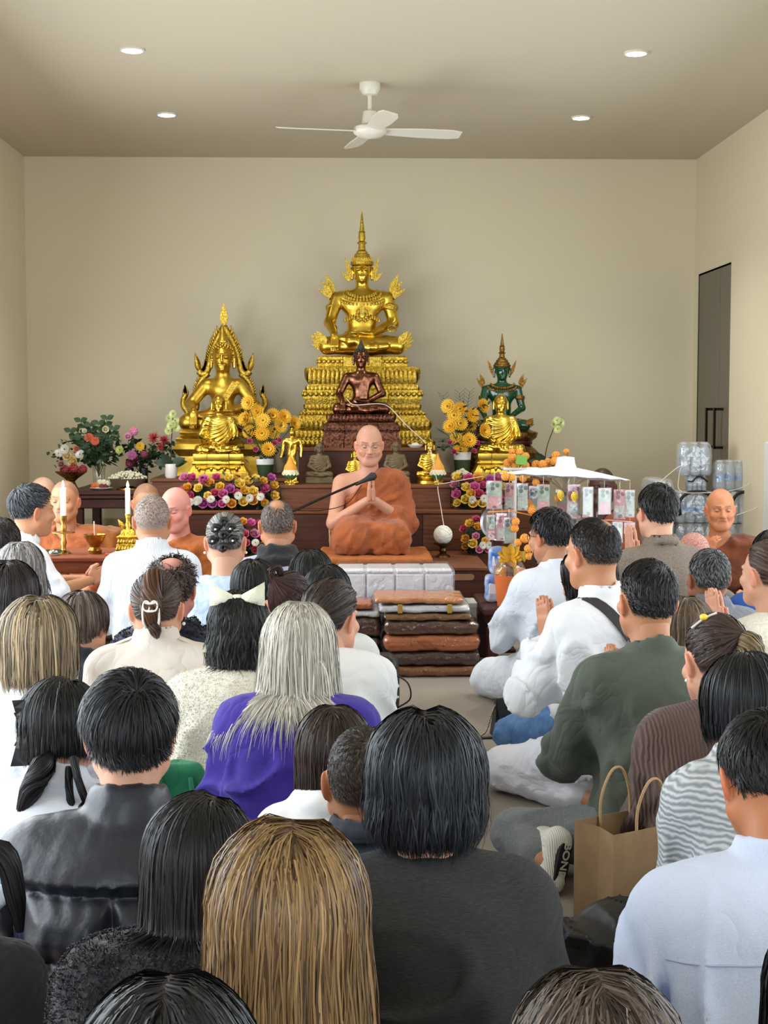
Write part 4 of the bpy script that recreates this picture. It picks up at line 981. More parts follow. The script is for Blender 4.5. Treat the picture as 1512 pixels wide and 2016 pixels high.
lobj([(.001, 0), (14*u, 0), (13*u, 3*u), (5*u, 7*u), (4*u, 14*u), (6*u, 22*u), (4*u, 30*u), (3.5*u, 40*u), (22*u, 41*u), (22*u, 43*u), (5*u, 44*u), (6*u, 52*u), (4*u, 58*u), (6*u, 66*u), (7*u, 75*u), (.001, 75*u)], M_brass, 'stick', t); candle(t, 74, 56)
t = tprop('brass_bowl', 'brass footed bowl with thin incense stick on the candle table', 'bowl', 187)
lobj([(.001, 0), (13*u, 0), (14*u, 7*u), (9*u, 13*u), (12*u, 18*u), (21*u, 32*u), (22.5*u, 38*u), (21*u, 38*u), (17*u, 28*u), (.001, 22*u)], M_brass, 'bowl', t, 28); lobj([(.001, 33*u), (19.5*u, 33*u)], mat('white_powder', '#e8e4da', .9), 'filling', t)
G().tube([(0, 0, 30*u), (-1*u, 0, 64*u)], 1.3*u, 8).obj('incense_stick', mat('pink_incense', '#c99a8c', .7), t, True)
t = tprop('candlestick', 'ornate gold figure candlestick with lit white candle', 'candle', 253)
g = tiers([(25*u, 0), (25*u, 5*u), (21*u, 8*u), (22*u, 18*u), (18*u, 22*u), (20*u, 30*u), (22*u, 34*u), (14*u, 38*u), (13*u, 44*u), (9*u, 48*u)], .8, .006); g.obj('base', M_goldc, t)
g = G()
for z, n, w in ((12, 8, 22), (26, 7, 19), (36, 6, 15)):
    for i in range(n): flame(g, ((-w+2*w*(i+.5)/n)*u, -w*.82*u, (z-6)*u), 11*u, .3, 0, 0, .006)
for q in (-1, 1): flame(g, (q*9*u, 0, 48*u), 22*u, .25, q*.3, .2, .012, q)
g.ell((0, 0, 55*u), (6*u, 5*u, 9*u), 10, 6); g.ell((0, 0, 66*u), (4*u, 4*u, 4*u), 8, 6); stuff(g.obj('carved_figures', M_goldc, t, True)); lobj([(.001, 44*u), (5*u, 46*u), (4*u, 68*u), (6*u, 78*u), (.001, 78*u)], M_goldc, 'socket', t); candle(t, 77, 52, 5)
t = tprop('leaf_dish', 'small dish of green leaves and white blossoms on the candle table', 'flowers', 104, 7.3)
lobj([(.001, 0), (10*u, 0), (15*u, 4*u), (.001, 2*u)], M_white, 'dish', t)
for i in range(7): flower('pom', '#dedccf', t, (random.uniform(-10, 10)*u, random.uniform(-6, 6)*u, 6*u), 4*u, name='blossom')
for a in range(6): leaf(t, (0, 0, 4*u), .05, (math.cos(a), math.sin(a), .3), M_leaf, .3)
tag(G().box((-14*u, -8*u, 0), (14*u, 8*u, 3*u), .001).obj('red_booklet', mat('red_card', '#b5483a', .6), None, loc=(P(226, 1094, Yo)[0], Yo-.08, ZO)), 'small red booklet on the candle table', 'booklet')
# ------------------------------------------------------------------ white cloth parcels and robe bundles
M_film = film('clear_plastic', (1, 1, 1), .05, .10, (26, 1.), .05)
Yw = 7.62; u = mpp(Yw); c = P(778, 1150, Yw); t = thing('cloth_parcel', 'large white cloth parcel in clear plastic before the platform', 'parcel', (c[0], Yw, 0)); w = 116*u; H = P(0, 1128, Yw)[2]
M_wc = mat('white_folded_cloth', '#dfe2ea', .85, bump=(60, .3), crease=(8, .6))
G().box((-w, .02, 0), (w, .36, H), .012).obj('cloth_block', M_wc, t)
for i in range(4):
    x0 = -w+2*w*i/4; G().box((x0+.004, 0, .02), (x0+w/2-.004, .03, H-.012), .008).obj('folded_cloth', M_wc, t); G().box((x0+.006, .0, H-.010), (x0+w/2-.006, .30, H+.012), .008).obj('folded_cloth', M_wc, t)
G().box((-w-.006, -.006, .0), (w+.006, .37, H+.018), .012).obj('plastic_wrap', M_film, t)
ROB = {k: mat('robe_cloth_'+k, c, .7, bump=(50, .4), crease=(10, .7), wave=(14, 'Z', 1.5, .5)) for k, c in dict(tan='#8f5626', dark='#402010', orange='#b3602a', brown='#57331c', gold='#7a501c', white='#dcdde0', peach='#c9824f', deep='#4c2413').items()}
def bundle(label, px0, px1, py0, py1, Y, zb, col, d=.33, tilt=0., bands=0):
    c = P((px0+px1)/2, py1, Y); u = mpp(Y); w = (px1-px0)/2*u; h = (py1-py0)*u; t = thing('robe_bundle', label, 'robe bundle', (c[0], Y, zb), tilt, 'folded robe bundles in plastic')
    S = SDF().box((0, d/2, h/2), (w, d/2, h/2), min(.03, h*.45)); f = folds(int(px0+py0), 34, .006, (1, 1, 2)); V, Q = S.mesh(.009, lambda p: f(p)*.8)
    V[:, 2] = np.clip(V[:, 2], 0, h); obj('folded_robe', mk_mesh('bundle', V, Q), ROB[col], t)
    V2 = V*np.array([1.015, 1.02, 1.02])+np.array([0, -.004, .001]); V2[:, 2] = np.clip(V2[:, 2], .0005, h+.0035); obj('plastic_wrap', mk_mesh('wrap', V2, Q), M_film, t)
    for q in range(bands):
        x = (-.55+1.1*q)*w; G().box((x-.012, -.006, -.001), (x+.012, d+.006, h+.007), .003).obj('ribbon_band', mat('gold_ribbon', '#a8852e', .5), t)
    return zb+h+(.009 if bands else .004)
z = 0; Yb = 7.25
for col, p0, p1, a, b, lab, bands in (('tan', 753, 947, 1317, 1338, 'tan robe bundle at the bottom of the wide stack', 0), ('dark', 765, 947, 1291, 1318, 'dark brown robe bundle second in the wide stack', 0), ('orange', 755, 946, 1261, 1293, 'orange robe bundle third in the wide stack', 0), ('brown', 757, 944, 1236, 1263, 'grey-brown robe bundle above the orange one', 0), ('gold', 757, 930, 1224, 1238, 'thin gold-brown robe bundle under the white cloth', 0), ('white', 747, 926, 1210, 1225, 'white folded cloth with two gold ribbons on the wide stack', 2), ('peach', 738, 915, 1200, 1212, 'peach-orange robe bundle on top of the wide stack', 0)): z = bundle(lab, p0, p1, a, b, Yb, z, col, bands=bands)
z = 0; Yb = 7.34
for col, p0, p1, a, b, lab in (('deep', 665, 752, 1312, 1332, 'dark robe bundle at the bottom of the narrow stack'), ('deep', 662, 752, 1282, 1314, 'reddish brown robe bundle second in the narrow stack'), ('dark', 660, 749, 1266, 1284, 'thin dark robe bundle in the middle of the narrow stack'), ('brown', 664, 750, 1230, 1268, 'plump brown robe bundle with paper label in the narrow stack'), ('white', 664, 748, 1218, 1231, 'white cloth bundle with yellow trim on the narrow stack'), ('orange', 660, 735, 1206, 1219, 'thin orange robe bundle on top of the narrow stack')):
    zq = z; z = bundle(lab, p0, p1, a, b, Yb, z, col, .26)
c = P(923, 1240, 7.61); u = mpp(7.61); t = thing('white_box', 'narrow white carton beside the robe bundles', 'box', (c[0], 7.61, 0)); H = P(0, 1190, 7.61)[2]; G().box((-16*u, 0, 0), (16*u, .2, H-.004), .004).obj('carton', mat('white_card', '#d9d9d6', .6), t); G().box((-16*u-.002, -.002, H-.03), (16*u+.002, .202, H), .003).obj('lid', mat('white_card', '#d9d9d6', .6), t)
# ------------------------------------------------------------------ money tree with paper parasol
Ym = 7.62; u = mpp(Ym); c = P(1111, 1195, Ym); mt = thing('money_tree', 'offering tree hung with plastic-sleeved banknotes under a white paper parasol', 'offering tree', (c[0], Ym, ZM))
zt_ = P(0, 918, Ym)[2]-ZM; ze = P(0, 940, Ym)[2]-ZM; rr = 130*u
G().tube([(0, 0, 0), (0, 0, zt_)], .013, 10).obj('pole', mat('pale_pole', '#b9a88a', .5), mt, True); lobj([(.001, 0), (.13, 0), (.13, .02), (.02, .04)], M_w3, 'tree_base', mt)
M_par = mat('white_paper', '#dcdbe0', .8, trans=.0, bump=(60, .2)); N_ = 32; V = [(0, 0, zt_)]
for k, f in enumerate((.12, .5, 1.)):
    for i in range(N_): a = 6.283*i/N_; rq = rr*f*(1 if i % 2 == 0 else .985); V.append((rq*math.cos(a), rq*math.sin(a)*.95, zt_-(zt_-ze)*f**1.15+(0 if i % 2 == 0 else -.004)))
Fc = [(0, 1+i, 1+(i+1) % N_) for i in range(N_)]+[(1+k*N_+i, 1+(k+1)*N_+i, 1+(k+1)*N_+(i+1) % N_, 1+k*N_+(i+1) % N_) for k in range(2) for i in range(N_)]
V = np.array(V); Vb = V-np.array([0, 0, .003]); n = len(V)
tilt = rotm(R_(-3), R_(3.2), 0); pv = np.array([0, 0, zt_]); g = G(); g.add((np.vstack([V, Vb])-pv) @ tilt.T+pv, Fc+[tuple(n+j for j in reversed(f)) for f in Fc]); par = g.obj('parasol', M_par, mt)
g = G()
for i in range(0, N_, 2):
    e = (np.array(V[1+2*N_+i])-pv) @ tilt.T+pv-np.array([0, 0, .005]); m_ = (np.array(V[1+N_+i])-pv) @ tilt.T+pv-np.array([0, 0, .006]); g.tube([(0, 0, zt_-.02), m_, e], .0025, 4); g.tube([(0, 0, zt_-.14), m_], .002, 4)
stuff(g.obj('ribs', mat('bamboo', '#b8a582', .6), par)); lobj([(.001, zt_+.05), (17*u, zt_+.045), (19*u, zt_+.01), (22*u, zt_-.01)], M_white, 'parasol_cap', par)
# banknote print: pale tinted paper with soft engraved bands, no writing
def note_mat(name, c1, c2, c3):
    m = mat(name, c1, .5, var=(26, c2, (1, 1, 1)), wave=None); nt = m.node_tree; N = nt.nodes; L = nt.links; b = N['Principled BSDF']
    tc = N.new('ShaderNodeTexCoord'); v = N.new('ShaderNodeTexVoronoi'); v.inputs['Scale'].default_value = 28; L.new(tc.outputs['Object'], v.inputs['Vector']); mx = N.new('ShaderNodeMix'); mx.data_type = 'RGBA'; rp = N.new('ShaderNodeMath'); rp.operation = 'LESS_THAN'; rp.inputs[1].default_value = .32; L.new(v.outputs['Distance'], rp.inputs[0]); L.new(rp.outputs[0], mx.inputs[0])
    src = b.inputs['Base Color'].links[0].from_socket; L.new(src, mx.inputs[6]); mx.inputs[7].default_value = (*lin(c3), 1); L.new(mx.outputs[2], b.inputs['Base Color']); return m
NOTES = [note_mat('note_green', '#b9c2b0', '#8fa090', '#56665c'), note_mat('note_pink', '#d9a3a3', '#c2838a', '#8f5a66'), note_mat('note_grey', '#c6c4ba', '#98a39c', '#5d6a6a')]
M_slv = film('note_sleeve', (1, 1, 1), .12, .06, (12, .6)); M_rib = mat('orange_ribbon', '#e08a3a', .5); M_pinkr = mat('pink_ribbon', '#cf8f93', .6)
def sleeve(px, py0, py1, w_px, Y, k, ang=0.):
    q = P(px, py0, Y); h = (py1-py0)*mpp(Y); w = w_px*mpp(Y); o = G().box((-w/2, -.0015, -h), (w/2, .0015, 0), 0).obj('banknote_sleeve', NOTES[k % 3], mt, loc=(q[0]-c[0], Y-Ym, q[2]-ZM), rot=(0, 0, ang))
    for z0, z1 in ((-h*.02, 0.004), (-h*1.0, -h*.97)): G().box((-w/2-.001, -.003, z0), (w/2+.001, .003, z1)).obj('sleeve_edge', M_pinkr, o)
    for j, kk in ((.5, k+1),): G().box((-w*.42, -.0028, -h*(j+.44)), (w*.42, -.0018, -h*(j+.04))).obj('banknote', NOTES[kk % 3], o)
    G().box((-w/2-.003, -.006, -h-.003), (w/2+.003, .006, .004)).obj('clear_sleeve', M_slv, o)
    G().tube([(0, 0, 0), (0, 0, .045)], .0012, 4).obj('hanger', M_thr, o)
NS = [(973, 948, 1002, 30, 7.36), (1003, 952, 1004, 17, 7.40), (1029, 953, 1005, 20, 7.36), (1070, 955, 1012, 24, 7.34), (1130, 955, 1020, 24, 7.4), (1157, 960, 1018, 22, 7.36), (1190, 962, 1012, 27, 7.38), (1220, 965, 1022, 22, 7.42), (1240, 966, 1018, 18, 7.5), (971, 1015, 1062, 28, 7.38), (988, 1012, 1064, 20, 7.36), (1002, 1020, 1070, 18, 7.34), (1215, 1028, 1068, 22, 7.44), (1240, 1030, 1066, 20, 7.5), (1050, 958, 1010, 16, 7.55), (1105, 965, 1015, 20, 7.6), (1175, 1025, 1070, 20, 7.5), (1095, 1010, 1060, 22, 7.45), (1135, 1022, 1075, 22, 7.45)]
for k, a in enumerate(NS): sleeve(*a, k, random.uniform(-.5, .5))
M_mar = '#e8983a'
def bloom(px, py, Y, r, parent=mt, cc=c, zb=ZM, Y0=Ym): q = P(px, py, Y); flower('pom', M_mar, parent, (q[0]-cc[0], Y-Y0, q[2]-zb), r*mpp(Y))
for px, py, Y, r in ((995, 938, 7.35, 9), (1008, 940, 7.35, 8), (1030, 942, 7.4, 8), (1055, 950, 7.4, 8), (1047, 1003, 7.36, 10), (1040, 990, 7.4, 8), (1015, 1027, 7.34, 9), (1013, 1040, 7.34, 9), (1033, 1060, 7.32, 10), (1040, 1080, 7.3, 9), (1020, 1068, 7.32, 8), (1042, 1095, 7.3, 8), (1100, 980, 7.5, 9)): bloom(px, py, Y, r)
for px, py in ((1103, 965), (1130, 968), (1030, 1085)):
    q = P(px, py, 7.36); leaf(mt, (q[0]-c[0], 7.36-Ym, q[2]-ZM), .055, (.1, -.2, -1), M_gold, .34, 'gold_leaf')
G().tube([P(960, 1008, 7.36)-np.array([c[0], Ym, ZM]), P(1005, 1006, 7.36)-np.array([c[0], Ym, ZM]), P(1050, 1015, 7.38)-np.array([c[0], Ym, ZM])], .004, 6).obj('ribbon', M_rib, mt, True)
G().tube([P(1150, 1025, 7.42)-np.array([c[0], Ym, ZM]), P(1200, 1024, 7.42)-np.array([c[0], Ym, ZM]), P(1245, 1028, 7.44)-np.array([c[0], Ym, ZM])], .004, 6).obj('ribbon', M_pinkr, mt, True)
# marigold heads and a green card behind the parasol, in a white stand
c9 = P(1052, 930, 9.2); t9 = thing('marigold_tray', 'tall white stand of orange marigolds and a green card behind the parasol', 'flowers', (c9[0], 9.25, 0)); zz9 = P(0, 921, 9.25)[2]
G().box((-.20, -.06, zz9-.02), (.25, .10, zz9), .006).obj('tray', M_white, t9)
for sx in (-.12, .22): G().box((sx-.015, 0, 0), (sx+.015, .03, zz9-.02), .003).obj('leg', M_white, t9)
for px, py, r in ((1000, 912, 9), (1008, 902, 9), (1015, 915, 9), (1025, 893, 9), (1035, 898, 8), (1010, 890, 7), (1037, 918, 9), (1058, 916, 10), (1068, 914, 9), (1082, 912, 10), (1092, 908, 9), (1096, 897, 9), (1110, 905, 8), (1118, 890, 7), (1020, 906, 8)):
    q = P(px, py, 9.2); flower('pom', M_mar, t9, (q[0]-c9[0], -.05+.03*(px % 3), q[2]), r*mpp(9.2))
    G().tube([(q[0]-c9[0], 0, zz9), (q[0]-c9[0], -.04, q[2])], .002, 4).obj('stem', M_stem, t9)
q = P(1028, 906, 9.1); G().box((-.036, -.003, -.03), (.036, .003, .03), .001, rotm(0, .1, .2)).obj('green_card', mat('green_card', '#7ab04a', .6), t9, loc=(q[0]-c9[0], -.12, q[2]))
G().tube([(q[0]-c9[0], -.11, q[2]-.02), (q[0]-c9[0], -.03, zz9)], .003, 5).obj('card_stick', M_stem, t9)
# silver tray standing behind the banknotes
q = P(980, 1030, 8.03); t = thing('silver_tray', 'round silver tray standing behind the hanging banknotes', 'tray', (q[0], 8.03, 0)); rq = 36*mpp(8.03)
lobj([(.001, 0), (rq*.85, 0), (rq, .02), (rq, .025), (rq*.84, .006), (.001, .006)], mat('silver', '#b9b9bd', .22, 1.), 'tray_dish', t, 36, loc=(0, 0, q[2]), rot=(R_(78), 0, 0)); G().box((-.03, .0, 0), (.03, .05, q[2]-rq*.7), .004).box((-.1, -.06, 0), (.1, .1, .02), .004).obj('tray_stand', M_w3, t)
# tissue packs and orange gift bucket on the stool
def pack(label, px, py0, py1, Y, zb, w):
    cc = P(px, py1, Y); uu = mpp(Y); h = (py1-py0)*uu; t = thing('tissue_pack', label, 'tissue pack', (cc[0], Y, zb)); 
    S = SDF().box((0, 0, h/2), (w*uu/2, w*uu*.55, h/2), .025); V, Q = S.mesh(.009, lambda p: folds(int(py0), 50, .003)(p)); V[:, 2] = np.maximum(V[:, 2], 0); obj('wrapper', mk_mesh('pack', V, Q), mat('blue_white_wrapper', '#2a62b5', .3, var=(7, '#dfe3ea'), coat=.4), t); G().box((-w*uu*.3, -w*uu*.57, h*.3), (w*uu*.3, -w*uu*.5, h*.7), .004).obj('print_panel', mat('white_print_panel', '#dfe3ea', .4), t)
    return zb+h
z = pack('lower blue and white tissue pack on the dark table', 969, 1140, 1196, 7.57, ZM, 30); pack('upper blue and white tissue pack on the dark table', 977, 1088, 1142, 7.58, z, 32)
cc = P(1001, 1205, 7.38); uu = mpp(7.38); t = thing('gift_bucket', 'orange cloth-covered bucket of gifts in cellophane with gold bow', 'bucket', (cc[0]+.01, 7.42, ZM)); H = 62*uu
lobj([(.001, 0), (24*uu, 0), (31*uu, H*.95), (31*uu, H), (26*uu, H), (.001, H*.9)], mat('orange_cloth', '#c4622a', .85, bump=(200, .4)), 'bucket', t)
lobj([(31*uu, H), (33*uu, H+10*uu), (24*uu, H+26*uu), (6*uu, H+36*uu), (14*uu, H+44*uu)], film('amber_cellophane', (1, .86, .6), .15, .08, (30, 1.)), 'cellophane', t)
for a in range(8): leaf(t, (0, -.02, H+36*uu), .075, (math.cos(a*.8)*1, -.5, math.sin(a*.8)*.8+.5), mat('gold_foil', '#d9a636', .25, .9, bump=(60, .5)), .32, 'bow_loop')
for i, (x, col) in enumerate(((-14, '#c9963a'), (0, '#5c3a22'), (13, '#d9c7a0'))): lobj([(.001, H*.85), (8*uu, H*.85), (8*uu, H+14*uu), (4*uu, H+18*uu), (.001, H+18*uu)], mat('jar_'+col.strip('#'), col, .3), 'jar', t, loc=(x*uu, 0, 0))
# ------------------------------------------------------------------ bottled water packs stacked by the cupboard
M_bot = mat('clear_bottle', '#d3dfe6', .12, alpha=.55, spec=.6); M_lab = mat('blue_white_label', '#b8cfe8', .4, var=(22, '#5a8cc8')); M_labw = mat('white_bottle_label', '#dcdfe2', .4, var=(18, '#aab2b8')); M_cap = mat('white_cap', '#d9dadb', .4); M_strap = mat('black_strap', '#17171c', .6)
def bottle_meshes(h, r):
    b = G().lathe([(.001, 0), (r*.9, 0), (r, h*.04), (r*.96, h*.1), (r, h*.14), (r*.96, h*.2), (r, h*.25), (r*.95, h*.5), (r, h*.55), (r, h*.68), (r*.8, h*.8), (r*.4, h*.9), (r*.38, h*.95)], 12, cap=False).mesh('bottle', True); b.materials.append(M_bot)
    l = G().lathe([(r*1.02, h*.34), (r*1.02, h*.56)], 12, cap=False).mesh('label', True); k = G().lathe([(.001, h*.94), (r*.45, h*.94), (r*.45, h), (.001, h)], 10, cap=False).mesh('cap', True); k.materials.append(M_cap)
    return b, l, k
BM = bottle_meshes(.21, .033); LAB = []
for m_ in (M_lab, M_labw): q = BM[1].copy(); q.materials.append(m_); LAB.append(q)
M_wrap = film('shrink_wrap', (.96, .98, 1), .22, .09, (18, 1.), .5)
def waterpack(label, px, pyb, Y, zb, nx=4, ny=2, sc=1., lab=0, handle=None, rz=0.):
    cc = P(px, pyb, Y); t = thing('water_pack', label, 'water pack', (cc[0], Y, zb), rz, 'shrink-wrapped water packs')
    d = .067*sc; h = .21*sc
    for i in range(nx):
        for j in range(ny):
            o = obj('bottle', BM[0], None, t, ((i-(nx-1)/2)*d, j*d, 0), scale=sc); obj('bottle_label', LAB[lab], None, o); obj('bottle_cap', BM[2], None, o)
    w = nx*d/2+.003; S = SDF().box((0, (ny-1)*d/2, h*.46), (w, ny*d/2+.003, h*.46), .02).box((0, (ny-1)*d/2, h*.6), (w*.93, ny*d/2-.006, h*.42), .02, k=.02); f = folds(int(px), 40, .003); V, Q = S.mesh(.012, lambda p: f(p)); V[:, 2] = np.clip(V[:, 2], .0, h*1.03); obj('shrink_wrap', mk_mesh('wrap', V, Q), M_wrap, t)
    if handle == 'arc': G().tube(bez([(-w*.8, -d*.6, h*.25), (-w*.85, -d*.8, h*.7), (-w*.4, -d*.8, h*.98), (w*.4, -d*.8, h*.98), (w*.85, -d*.8, h*.7), (w*.7, -d*.6, h*.25)], 24), .011, 8, flat=.5).obj('carry_strap', M_strap, t, True)
    if handle == 'flat': G().tube(bez([(-w, -d*.55, h*.62), (-w*.5, -d*.75, h*.62), (-w*.3, -d*.75, h*.8), (w*.1, -d*.75, h*.95), (w*.5, -d*.7, h*.85), (w, -d*.55, h*.6)], 24), .010, 8, flat=.5).obj('carry_strap', M_strap, t, True)
    return zb+h*1.0
# rows from the floor up; the stack ends at the pixel height of the topmost pack
def zrow(py, Y): return P(0, py, Y)[2]
Yp = 9.3; z1 = zrow(1092, Yp)
def under(px0, px1, Y, z): 
    return z
zb = 0.
zlev = [0., .213, .426, .64]
k_ = zrow(1025, Yp)/3.
hrow = zrow(970, Yp)/4.
for lv in range(4):
    sc = hrow/.2165
    waterpack(['water pack at floor level behind the brown-robed monk, next to the wall corner', 'water pack second from floor behind the brown-robed monk', 'water pack third from floor with blue labels behind the brown-robed monk', 'water pack with black arched strap beside the brown-robed monk'][lv], 1368, 1000, Yp, lv*hrow*1.01, 4, 3, sc, lv % 2 == 0 and 0 or 0, 'arc' if lv == 3 else None)
    waterpack(['water pack at floor level against the cupboard wall', 'water pack second from floor against the cupboard wall', 'water pack third from floor against the cupboard wall', 'water pack with black arched strap against the cupboard wall'][lv], 1463, 1000, Yp-.05, lv*hrow*1.01, 3, 3, sc, 1, 'arc' if lv == 3 else None)
zq = 4*hrow*1.01
zq2 = waterpack('flat water pack with black carry strap under the topmost pack', 1372, 968, Yp, zq, 4, 3, (zrow(937, Yp)-zq)/.2165, 1, 'flat')
waterpack('topmost water pack of plain bottles on the flat pack', 1368, 935, Yp, zq2+.002, 3, 2, (zrow(871, Yp)-zq2)/.2165, 1)
waterpack('water pack with blue printed wrap by the wall', 1446, 968, Yp-.03, zq, 4, 2, (zrow(906, Yp)-zq)/.2165*1.0, 0, None)
o = waterpack('small water pack of slim bottles at the edge of the stack', 1302, 1000, Yp, 0, 1, 3, zrow(945, Yp)/.2165*.52, 0)
waterpack('second small water pack on top at the edge of the stack', 1302, 1000, Yp, zrow(945, Yp)*.525, 1, 3, zrow(945, Yp)/.2165*.48, 0)
string('white string slung around the stacked water packs', [P(1288, 958, 9.1), P(1338, 918, 9.12), P(1337, 935, 9.12), P(1340, 967, 9.1), P(1395, 970, 9.05), P(1440, 966, 9.05), P(1478, 950, 9.05), P(1487, 918, 9.08)])
string('white string tied across the carry strap by the wall', [P(1450, 1014, 8.9), P(1480, 1004, 8.9), P(1500, 994, 8.88)])
# ================================================================== people
M_skin = mat('skin', '#c99a7c', .48, attr=True, sss=.12, spec=.4, bump=(220, .06))
M_hairm = mat('hair_strands', '#15120f', .46, attr=True, spec=.32)
SK = {'light': '#cf9c80', 'tan': '#b8825f', 'brown': '#8a5a3e', 'dark': '#4a2f24', 'pink': '#cd8a7c', 'orange': '#bd7c55', 'pale': '#c08c72'}
HC = np.array([0, -.012, .022]); HRAD = np.array([.0775, .097, .0945])
def scalp_z(y, nape=-.68):
    return np.interp(y, [-1, -.3, -.15, .1, .3, .6, 1.01], [nape, nape+.08, -.12, .02, .12, .55, .64])
_HEAD = {}
def head_mesh(kind='a', h=.0045):
    """head, ears and neck in head space: face looks along +y"""
    if kind in _HEAD: return _HEAD[kind]
    s = SDF(); old = kind == 'old'; fat = 1.06 if kind == 'full' else 1.
    s.el(HC, HRAD, k=.02)
    s.el((0, .03, -.045), (.060*fat, .066, .066), k=.03).el((0, .055, -.092), (.030*fat, .03, .026), k=.03)
    for q in (-1, 1):
        s.rc((q*.050*fat, .01, -.06), (q*.022, .06, -.095), .028, .022, k=.025)      # jaw
        s.el((q*.042, .064, -.028), (.024*fat, .02, .02), k=.02)                      # cheek
        s.rc((q*.012, .088, .020), (q*.045, .074, .020), .010, .008, k=.012)           # brow
        s.el((q*.031, .092, .002), (.018, .014, .011), k=.010, op='s')                 # socket
        s.el((q*.031, .0755, .001), (.0145, .013, .0115), k=.003)                      # eye with lid
        M = rotm(0, q*.12, q*.35)
        s.el((q*.081, -.008, -.012), (.009, .019, .033), M, k=.006).el((q*.088, -.003, -.010), (.006, .010, .020), M, k=.004, op='s')   # ear
        s.rc((q*.011, .097, -.034), (q*.013, .090, -.034), .008, k=.006)               # nostril wing
    s.rc((0, .087, .012), (0, .104, -.028), .0085, .0125, k=.010)
    s.rc((-.018, .0835, -.056), (.018, .0835, -.056), .0075, .0075, k=.006).rc((-.015, .0815, -.067), (.015, .0815, -.067), .0085, k=.006)
    s.rc((-.02, .094, -.0615), (.02, .094, -.0615), .003, k=.004, op='s')
    if old:
        for q in (-1, 1): s.rc((q*.022, .092, -.035), (q*.036, .078, -.068), .0032, k=.006, op='s')
    s.rc((0, -.02, -.04), (0, -.035, -.21), .053, .062, k=.03)
    V, Q = s.mesh(h); _HEAD[kind] = (V, Q); return V, Q
def sst(a, b, x): t = np.clip((x-a)/(b-a), 0, 1); return t*t*(3-2*t)
def head_colors(V, skin, hair=None, nape=-.68, brow='#2a1d16', stub=0., bald=None, eye=True):
    c = np.tile(np.array(lin(skin)), (len(V), 1)); x, y, z = V.T
    front = sst(.04, .06, y)
    ax = np.abs(x)
    lip = front*np.exp(-((z+.0615)/.011)**4)*np.exp(-(x/.022)**4)*(y > .07)
    c = c*(1-lip[:, None]*.55)+lip[:, None]*.55*np.array(lin('#8e4a45'))
    ear = np.exp(-((ax-.09)/.014)**2)*(np.abs(y) < .04); c = c*(1+ear[:, None]*np.array([.18, -.12, -.16]))
    chk = front*np.exp(-(((ax-.04)/.022)**2+((z+.03)/.022)**2)); c = c*(1+chk[:, None]*np.array([.08, -.05, -.06]))
    br = front*np.exp(-((z-.026-.06*(ax-.03)**1)/.0045)**2)*sst(.008, .014, ax)*(1-sst(.044, .052, ax)); c = c*(1-br[:, None]*.75)+br[:, None]*.75*np.array(lin(brow))
    if eye:
        e = front*np.exp(-((z+.003+2.5*(ax-.031)**2)/.0032)**2)*np.exp(-((ax-.031)/.0125)**4); c = c*(1-e[:, None]*.85)+e[:, None]*.85*np.array(lin('#1c1210'))
    d = (V-HC)/HRAD; d = d/np.linalg.norm(d, axis=1, keepdims=True)
    m = sst(-.05, .10, d[:, 2]-scalp_z(d[:, 1], nape))*(np.linalg.norm((V-HC)/HRAD, axis=1) > .8)*(1-sst(.07, .078, ax)*(np.abs(y) < .035)*(z < .03))
    if hair is not None:
        if bald is not None: m = m*(1-np.exp(-((d-np.array(bald[0]))**2).sum(1)/bald[1]**2))
        m = m[:, None]*(stub if stub else .97); c = c*(1-m)+m*np.array(lin(hair))
    return c

def ribbons(PT, width, nrm, col):
    """PT (n,m,3) strand points -> ribbons; col (n,3)"""
    n, m, _ = PT.shape; T = np.gradient(PT, axis=1); T /= np.linalg.norm(T, axis=2, keepdims=True)+1e-9
    B = np.cross(T, nrm); B /= np.linalg.norm(B, axis=2, keepdims=True)+1e-9
    w = (np.asarray(width)*np.ones((n, 1)))*np.interp(np.linspace(0, 1, m), [0, .1, .75, 1], [.7, 1, .9, .12])[None, :]
    tw = rng.normal(0, .28, (n, 1, 1)); N2 = np.cross(B, T); B = B*np.cos(tw)+N2*np.sin(tw)
    V = np.stack([PT-B*w[..., None]/2, PT+B*w[..., None]/2], 2).reshape(-1, 3)
    i = np.arange(n)[:, None]*m*2+np.arange(m-1)[None, :]*2; i = i.ravel()
    Q = np.stack([i, i+1, i+3, i+2], 1)
    return V, Q, np.repeat(col, m*2, axis=0)
